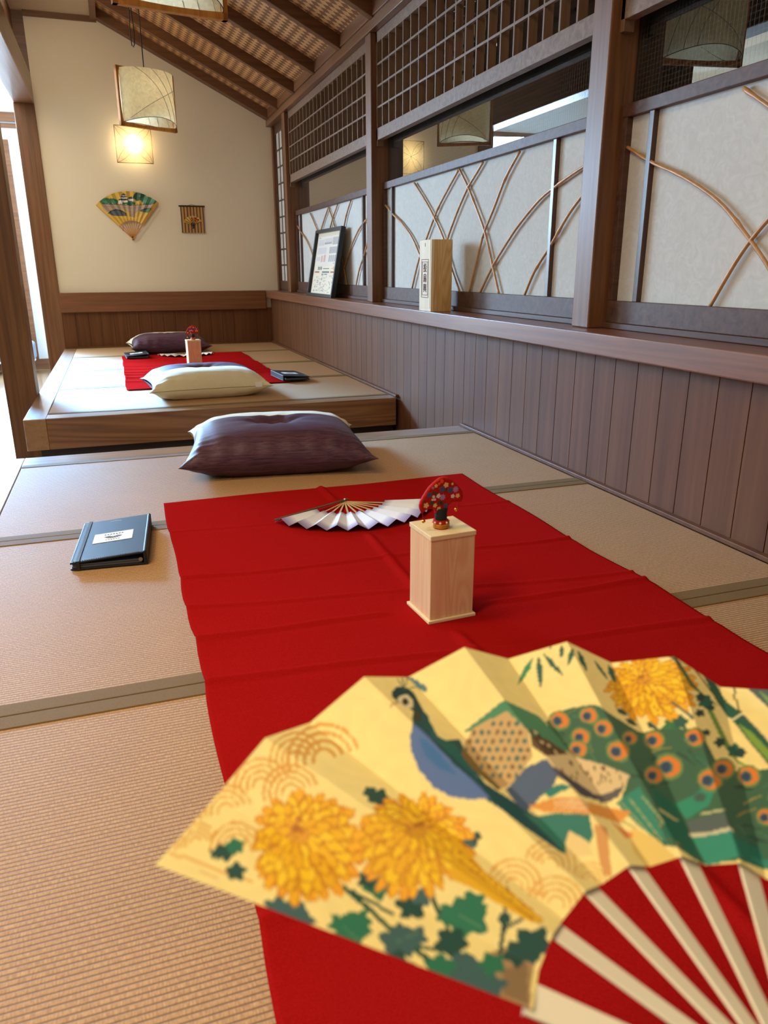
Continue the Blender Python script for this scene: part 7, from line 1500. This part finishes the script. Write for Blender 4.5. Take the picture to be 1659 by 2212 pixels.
(55,1022,110,1007,101,992,96,981,97,972,101,969,107,972,114,981,118,992,121,1006,122,1020,123,1026,119),(56,1001,107,996,103,990,100,982,100,976,101,972,104,973,108,977,112,984,115,991,116,997,114,1001,112),(57,995,108,992,104,988,102,982,102,978,103,976,105,976,108,979,111,984,113,989,114,993,112,996,110),(54,896,114,877,106,853,98,832,96,820,98,819,104,831,112,850,121,872,128,892,131,902,128,903,122),(55,892,115,877,108,859,102,841,100,830,100,827,104,835,111,849,118,867,124,884,126,895,126,898,122),(56,875,114,867,110,856,105,844,102,835,102,831,103,834,106,841,111,852,116,864,118,872,120,876,118),(57,867,112,862,110,854,106,846,104,839,104,837,105,838,108,844,111,852,114,860,116,866,116,869,116),(54,1082,145,1066,133,1045,122,1024,117,1009,117,1005,123,1012,133,1028,145,1049,156,1068,162,1082,162,1087,156),
(55,1076,146,1065,136,1049,128,1032,122,1019,122,1013,125,1017,132,1029,142,1046,150,1062,156,1074,158,1079,154),(56,1059,142,1054,136,1044,130,1034,126,1024,124,1019,124,1019,128,1025,134,1034,140,1044,145,1054,147,1059,146),(57,1052,140,1048,135,1041,130,1034,128,1027,126,1023,127,1024,130,1028,134,1034,138,1042,142,1048,144,1052,142),(54,1134,143,1126,135,1114,130,1101,130,1087,132,1082,138,1088,149,1101,161,1113,166,1125,166,1133,160,1137,152),(55,1131,145,1125,139,1116,135,1106,134,1096,136,1090,140,1093,148,1102,157,1111,161,1121,162,1129,158,1132,152),(56,1120,147,1118,142,1113,139,1106,137,1101,138,1096,140,1095,144,1100,150,1105,154,1111,156,1117,154,1120,152),(57,1116,147,1114,144,1111,140,1106,140,1102,140,1100,142,1100,146,1102,149,1106,152,1110,153,1114,152,1116,150),(54,1152,86,1144,80,1133,77,1121,77,1112,80,1109,86,1112,93,1120,99,1131,102,1142,102,1150,99,1154,93),
(55,1149,88,1143,83,1134,80,1125,80,1117,82,1114,86,1115,92,1121,96,1129,100,1139,100,1146,98,1150,93),(56,1138,89,1136,86,1131,83,1125,82,1120,82,1117,84,1116,88,1119,91,1124,94,1129,95,1135,94,1138,92),(57,1134,88,1133,86,1129,84,1125,83,1122,84,1119,85,1119,88,1121,90,1124,92,1128,93,1132,93,1134,91),(54,864,162,850,154,833,148,819,146,810,147,810,152,818,159,832,167,848,173,862,176,870,174,871,169),(55,861,162,850,156,837,152,825,149,817,150,816,152,821,158,831,164,844,169,856,172,864,172,865,168),(56,848,161,843,157,835,153,827,150,821,150,818,152,819,154,825,158,833,162,841,164,847,166,850,164),(57,843,160,839,156,834,154,828,152,823,152,822,152,823,155,827,158,832,160,838,162,842,163,844,162),(54,1187,116,1180,108,1168,104,1156,104,1146,108,1143,116,1145,124,1153,132,1164,136,1176,136,1185,131,1189,124),
(55,1184,118,1178,112,1170,108,1160,108,1151,110,1147,116,1148,122,1154,128,1163,132,1172,132,1180,130,1184,124),(56,1173,120,1171,115,1166,112,1160,110,1155,111,1151,114,1150,118,1153,122,1157,125,1163,126,1169,126,1172,123),(57,1169,119,1167,116,1164,114,1160,112,1156,112,1153,114,1153,118,1155,120,1158,123,1162,124,1166,124,1168,122),(54,1221,87,1210,76,1194,70,1181,70,1171,73,1166,80,1168,88,1176,94,1188,98,1201,98,1216,100,1223,96),(55,1215,87,1207,79,1195,73,1185,72,1176,75,1171,80,1172,86,1178,91,1187,94,1197,95,1208,96,1216,93),(56,1199,83,1196,80,1192,76,1185,75,1179,76,1175,78,1174,82,1176,85,1181,88,1188,90,1193,89,1197,87),(57,1194,83,1193,80,1189,78,1185,76,1180,77,1178,79,1177,82,1179,84,1182,86,1186,88,1191,88,1193,86),(58,503,210,542,214,597,220,671,204,678,193,694,153,628,142,601,167,589,200,520,205),
(59,433,250,460,262,456,240,428,214,434,201,480,202,455,172,429,140,458,116,491,90,494,42,454,49,413,84,394,118,386,156,394,200,392,226),(60,403,230,382,222,365,210,350,190,343,166,351,148,370,134,402,120,409,142,399,166,403,194,409,218),(61,391,214,397,202,393,176,388,160,374,176,375,196),(62,447,230,430,209,454,194,422,141,416,164,414,190,414,210),(63,525,209,591,206,601,173,576,146,525,134,464,130,461,160,453,184,478,193),(64,503,194,497,194,493,194,497,198,503,200,506,199,506,197),(65,472,184,463,182,459,183,463,186,472,188,479,189,479,187),(65,459,172,450,170,446,171,451,174,460,176,467,177,467,174),(64,519,201,515,200,513,202,515,204,519,206,522,206,522,204),(65,514,190,509,190,507,191,509,194,514,195,517,194,517,192),(65,494,183,485,181,481,182,485,185,494,188,501,188,501,186),(64,482,170,473,169,469,170,473,172,482,175,489,176,489,174),
(65,447,160,437,158,433,159,438,162,447,164,454,165,454,163),(65,433,148,424,147,420,148,424,150,434,153,441,153,441,151),(65,530,196,526,196,524,198,525,200,530,202,533,201,533,198),(65,525,186,520,185,518,186,520,189,525,190,528,190,528,188),(64,508,179,504,178,502,180,504,182,508,184,512,184,512,181),(65,502,168,495,168,491,168,495,171,502,173,506,172,506,170),(65,469,158,460,157,456,158,460,160,469,163,477,164,477,162),(64,456,147,446,146,442,146,447,149,456,152,464,152,464,150),(65,557,198,553,198,551,200,552,202,557,204,560,203,561,200),(65,541,192,537,192,535,193,536,196,541,197,544,196,544,194),(64,536,181,532,180,529,182,531,184,536,186,539,185,539,183),(65,519,174,515,174,513,176,515,178,519,180,523,178,523,176),(65,514,164,509,164,507,165,509,168,514,168,517,168,517,166),(64,492,157,483,156,479,156,483,159,492,162,500,162,500,160),
(65,480,146,470,144,466,145,470,148,480,150,487,150,487,148),(65,569,194,564,194,562,195,564,197,568,198,572,198,572,196),(64,552,187,548,187,546,188,548,190,552,192,556,192,556,190),(65,548,176,543,176,541,178,543,180,547,181,551,180,551,178),(65,531,170,526,170,524,171,526,174,530,175,534,174,534,172),(64,525,160,521,159,518,160,520,163,525,164,529,164,529,162),(65,508,154,503,153,501,154,503,157,508,158,511,158,512,156),(65,502,144,494,142,489,144,494,146,502,148,506,148,506,146),(64,580,189,576,188,574,190,575,192,580,194,583,194,584,191),(65,564,182,560,182,557,184,559,186,563,188,567,187,567,184),(65,559,172,555,172,552,173,554,175,559,176,562,176,563,174),(64,542,166,538,165,536,166,537,169,542,170,546,170,546,168),(65,537,155,532,154,530,156,532,158,537,160,541,159,541,157),(65,520,150,515,149,513,150,515,152,519,154,523,153,523,151),
(64,514,139,509,139,507,140,509,142,513,144,517,143,517,141),(65,592,184,588,184,585,186,587,188,591,190,595,188,596,186),(65,576,178,571,178,569,179,571,182,575,183,579,182,579,180),(64,571,167,567,167,564,168,566,170,571,172,574,172,575,169),(65,554,161,550,160,547,162,549,164,554,166,558,165,558,163),(65,549,150,544,150,542,152,544,154,549,156,553,154,553,152),(64,532,145,527,144,525,146,527,148,531,150,535,149,535,147),(65,526,135,521,134,519,136,521,138,526,140,529,138,530,137),(64,588,174,583,173,581,174,583,177,587,178,591,178,591,176),(65,584,162,579,162,576,164,578,166,583,168,587,167,587,164),(65,566,156,562,156,559,158,561,160,566,162,570,160,570,158),(64,561,146,557,146,554,148,556,150,561,151,565,150,565,148),(65,544,140,539,140,537,142,539,144,543,145,547,144,547,142),(64,579,152,574,152,572,154,574,156,578,157,582,156,582,154),
(66,470,190,461,160,464,130,447,130,435,158,443,180),(67,599,168,641,166,684,147,656,108,614,120,598,138,588,155),(68,614,170,609,170,605,171,607,174,612,176,616,175,618,172),(69,624,170,619,170,615,172,617,174,622,176,626,176,628,173),(68,628,166,623,166,619,168,621,170,626,172,631,172,632,170),(69,621,156,616,155,612,156,614,160,619,161,624,160,625,158),(68,625,152,619,151,616,152,617,155,622,157,627,156,628,154),(69,638,154,632,152,628,154,630,157,635,158,640,158,641,156),(68,633,144,628,144,624,145,625,148,630,150,635,149,637,146),(69,644,144,638,144,635,146,636,148,641,150,646,150,647,147),(68,631,131,625,130,622,132,623,134,628,136,634,136,635,133),(69,641,130,635,130,631,131,632,134,638,135,643,135,644,132),(68,648,128,642,128,639,129,640,132,645,134,651,133,652,130),(69,653,125,647,124,643,126,644,128,650,130,655,130,657,127),
(68,663,124,657,124,653,126,654,128,660,130,665,129,667,126),(69,663,118,657,118,653,119,654,122,660,123,665,122,667,120),(70,473,127,551,139,595,136,598,116,572,108,539,106,471,98,464,106),(71,594,129,631,108,677,94,679,84,616,88,593,112),(72,542,108,588,106,604,98,549,99),(73,596,138,691,148,738,127,782,104,758,94,672,93,643,104,597,124),(74,636,116,627,110,633,110,642,117),(74,736,107,733,102,736,102,739,107),(74,700,124,693,118,699,118,703,124),(74,667,137,659,130,665,131,673,138),(74,727,117,723,112,726,112,730,117),(74,760,108,757,102,760,102,763,108),(74,647,114,638,107,644,108,653,114),(74,665,122,657,115,663,116,671,123),(74,735,124,732,118,735,118,738,124),(74,616,122,607,116,613,116,622,123),(74,757,100,754,94,757,94,760,99),(74,730,112,726,106,729,106,733,111),(74,741,125,738,120,741,120,744,125),(74,702,116,695,110,701,110,705,116),(74,697,128,689,120,695,122,701,128),
(74,696,133,688,126,694,127,701,134),(74,726,117,723,112,726,112,729,117),(74,761,118,758,112,761,112,764,118),(74,710,109,706,104,710,104,713,109),(74,720,112,716,106,719,106,723,112),(74,704,124,700,118,703,118,707,124),(74,741,116,738,110,741,110,744,116),(74,739,124,736,118,739,118,742,124),(74,672,137,664,130,670,130,678,138),(74,722,128,718,122,721,122,725,127),(75,676,93,758,94,731,85,673,82),(76,458,98,534,84,596,66,570,48,548,44,531,64,469,46,463,80),(77,531,64,550,46,534,34,469,46),(78,496,104,554,98,614,81,704,76,740,66,697,58,595,66,518,90),(79,548,94,619,77,623,78,550,95),(79,544,92,611,74,615,75,546,93),(79,540,90,602,70,606,72,542,90),(79,535,88,597,68,599,68,537,88),(80,589,55,622,50,539,11,519,15),(81,661,60,711,46,711,42,676,40),(82,416,274,427,283,450,292,470,291,477,282,470,268,458,250,424,234,416,238,432,250,418,260),
(83,422,270,438,276,457,278,458,268,441,256,422,253,416,260),(84,443,265,438,262,432,260,427,259,424,260,424,262,428,266,433,268,439,271,444,272,447,270,447,268),(85,439,254,442,246,429,234,409,232),(86,418,264,412,266,401,264,395,264,398,262,405,260),(87,399,264,391,260,392,259,400,262),(88,463,286,471,307,468,306,460,286),(88,463,286,486,310,483,310,460,286),(88,462,286,497,308,495,309,461,286),(88,462,286,503,302,461,286),(88,461,286,506,292,506,294,462,287),(89,486,312,503,308,508,297,510,284,505,278,500,286,500,303),(90,738,302,718,291,700,276,671,254,704,272,723,284),(91,747,302,733,284,724,264,718,248,731,262,742,281),(91,754,304,753,286,758,270,765,258,765,273,762,290),(91,791,308,783,301,779,292,777,285,784,290,789,298),(91,809,301,793,289,786,279,781,270,790,276,800,284),(91,819,302,808,280,809,267,813,258,821,274,825,291),(91,780,318,774,315,771,310,769,306,773,308,778,312),
(91,888,301,876,280,878,269,884,262,892,278,897,294),(91,850,298,851,280,859,268,868,260,866,274,861,288),(92,990,314,1004,316,1029,274,1047,266,1086,260,1065,258,1021,264),(93,1060,320,1085,321,1106,278,1128,254,1159,210,1185,184,1181,148,1153,170,1129,202,1106,244,1081,268),(94,1106,244,1128,254,1159,210,1185,182,1184,174,1152,214,1126,248),(95,1115,238,1135,223,1157,195,1184,171,1182,156,1154,176,1129,207),(96,1104,240,1116,248,1125,256,1123,260,1115,252,1103,244),(97,1047,236,1062,242,1079,206,1094,176,1120,160,1103,164,1069,180),(98,1132,324,1165,327,1194,287,1191,240,1167,273,1146,302),(99,1156,308,1169,296,1193,266,1192,254,1168,282),(100,1039,314,1064,290,1087,266,1090,269,1067,294,1042,318),(101,1120,321,1117,289,1121,258,1124,259,1120,290,1123,322),
(102,1065,272,1066,268,1065,263,1070,264,1074,262,1066,254,1059,249,1056,244,1049,236,1042,235,1039,237,1031,232,1023,230,1028,236,1034,243,1032,246,1034,252,1043,257,1050,259,1056,266),(103,1055,264,1052,260,1047,256,1047,254,1045,250,1040,246,1036,246,1032,242,1026,239,1026,242,1028,246,1025,246,1024,248,1030,252,1034,255,1037,259,1042,264,1045,264,1046,262,1051,264),(103,1075,186,1067,182,1062,180,1057,175,1050,171,1047,172,1047,175,1042,174,1037,174,1043,179,1049,182,1051,186,1055,191,1061,192,1065,192,1071,196,1078,198,1076,194,1072,190,1075,188),(102,1103,202,1106,198,1107,194,1111,194,1115,192,1111,188,1107,186,1107,182,1104,177,1098,177,1093,177,1085,172,1075,168,1076,172,1080,178,1076,178,1075,182,1084,188,1092,192,1097,197),
(103,1095,176,1096,180,1100,184,1098,186,1098,189,1103,190,1107,190,1109,193,1113,195,1115,192,1115,189,1118,188,1120,186,1117,184,1113,182,1113,179,1110,176,1106,177,1104,178,1101,178),(103,1032,184,1027,182,1024,182,1020,179,1015,177,1015,179,1017,182,1014,182,1013,183,1018,186,1022,188,1025,190,1029,194,1032,194,1033,192,1037,194,1040,194,1037,192,1034,188,1034,187),(103,1015,206,1013,206,1013,209,1009,208,1005,208,1010,212,1015,216,1016,218,1020,223,1025,224,1028,224,1033,228,1038,230,1037,226,1034,222,1036,222,1036,219,1030,215,1025,214,1021,210),(103,1063,254,1065,254,1066,252,1070,254,1074,256,1071,252,1068,248,1069,247,1067,244,1063,242,1060,240,1056,238,1052,235,1051,237,1053,240,1050,240,1049,241,1053,244,1057,247,1059,250),
]
POLYS = []
for rec in PRINT:
    POLYS.append((PALETTE[rec[0]], [(rec[i] / 100, .38 + rec[i + 1] / 500) for i in range(1, len(rec), 2)]))
RF, CF = .25, .400
A0, DA, AG, DZ, FR_ = .0596907, .2806765, -.2571716, .0541483, .4867773
def fold(i):
    if i == 0: return AG, 0.
    if i == 1: return A0 - DA * (1 - FR_), DZ * .6
    k = (i - 2) // 2
    return (A0 + DA * k, 0.) if i % 2 == 0 else (A0 + DA * (k + FR_), DZ)
NFOLD = 22
FD = [(-math.cos(a), -math.sin(a), z) for a, z in map(fold, range(NFOLD))]
t = thing('folding_fan', 'open folding fan with a peacock and yellow chrysanthemums, close in the foreground', 'folding fan', (.196902, .117679, .346742))
mw = Matrix(((.649024, -.754114, -.100400), (-.722217, -.652225, .230229), (-.239102, -.076913, -.967943)))
t.rotation_euler = mw.to_euler()
NU, NV = 34, 190
vs, fs, S_, Rh = [], [], [], []
uu = np.linspace(0, 1, NU + 1); vv = np.linspace(0, 1, NV + 1)
for i in range(NFOLD - 1):
    e0, e1 = np.array(FD[i]), np.array(FD[i + 1])
    u_, v_ = np.meshgrid(uu, vv)
    r_ = RF * (CF + (1 - CF) * v_)
    p_ = r_[..., None] * (e0 * (1 - u_[..., None]) + e1 * u_[..., None])
    off = i * (NU + 1) * (NV + 1)
    vs.append(p_.reshape(-1, 3)); S_.append((i + u_).ravel()); Rh.append((CF + (1 - CF) * v_).ravel())
    idx = np.arange((NU + 1) * (NV + 1)).reshape(NV + 1, NU + 1) + off
    fs.append(np.stack([idx[:-1, :-1], idx[:-1, 1:], idx[1:, 1:], idx[1:, :-1]], -1).reshape(-1, 4))
vs, fs, S_, Rh = np.concatenate(vs), np.concatenate(fs), np.concatenate(S_), np.concatenate(Rh)
me = bpy.data.meshes.new('leaf')
me.from_pydata(vs.tolist(), [], fs.tolist())
me.materials.append(M['fan_print'])
leaf = bpy.data.objects.new('leaf', me); COL.objects.link(leaf); leaf.parent = t
mott = (np.sin(S_ * 9 + 3 * np.sin(Rh * 31)) * np.sin(Rh * 47 + 2 * np.sin(S_ * 5)))[:, None] * .035 + 1
base = np.tile(np.array(lin((248, 226, 146))), (len(S_), 1)); base[:, :3] *= mott
set_print(me, paint_print(S_, Rh, base, POLYS))
for k in range(-1, (NFOLD - 3) // 2):
    # white sticks behind every narrow pleat, and the guard stick at the near end
    if k < 0:
        d0 = Vector(FD[0]); d1 = Vector((-math.cos(AG + .11), -math.sin(AG + .11), .01)); ctr = (d0 * .55 + d1 * .45)
    else:
        d0, d1 = Vector(FD[2 + 2 * k]), Vector(FD[3 + 2 * k]); ctr = (d0 + d1) / 2
    ctr.normalize()
    side = (d1 - d0).normalized(); nrm = ctr.cross(side).normalized()
    if nrm.z < 0: nrm = -nrm
    hw0, hw1 = (.0048, .0062) if k >= 0 else (.0055, .0068)
    r1 = RF * (CF + .12) if k >= 0 else RF * CF * 1.03
    zz = nrm * (.0012 + .00012 * (k + 2)); th = nrm * .0012
    sec = [(-.010, hw0 * .9), (.05, hw0), (r1, hw1)]
    V_ = []
    for r_, h_ in sec:
        c_ = ctr * r_ + zz
        V_ += [c_ - side * h_, c_ + side * h_, c_ + side * h_ + th, c_ - side * h_ + th]
    F_ = [(0, 1, 2, 3), (11, 10, 9, 8)]
    for s_ in range(2):
        F_ += [(s_ * 4 + j, s_ * 4 + (j + 1) % 4, s_ * 4 + 4 + (j + 1) % 4, s_ * 4 + 4 + j) for j in range(4)]
    MB().add(V_, F_).build('guard_stick' if k < 0 else 'rib', M['ivory'], t, bevel=.0004)
MB().lathe([(.003, -.004), (.0036, -.003), (.0036, .006), (.003, .007)], 12).build('rivet', M['metal'], t, smooth=True)

# ================================================================== HALL
t = thing('bench_seat', 'grey upholstered bench by the far hall wall, seen past the left post', 'bench', (-1.20, 8.24, ZF))
b = MB(); b.box(-.40, .40, -.06, .22, .125, .30); b.build('cushion', M['sofa'], t, bevel=.03, seg=4, smooth=False)
MB().box(-.39, .385, -.055, .215, .105, .125).build('seat_board', M['sofa_white'], t, bevel=.003)
for x in (-.36, .34):
    for y_ in (-.03, .17):
        MB().box(x - .018, x + .018, y_ - .018, y_ + .018, 0, .105).build('leg', M['kick'], t)
t = thing('ceiling_strip_light', 'slim glowing strip light on the flat ceiling, just entering at the top left edge', 'ceiling light', (-.395, 5.7, 2.44))
MB().box(-.032, .032, -.86, .86, -.012, 0).build('housing', M['sofa_white'], t, bevel=.002)
MB().box(-.022, .022, -.84, .84, -.018, -.0125).build('tube', M['emit_lamp'], t, bevel=.002)
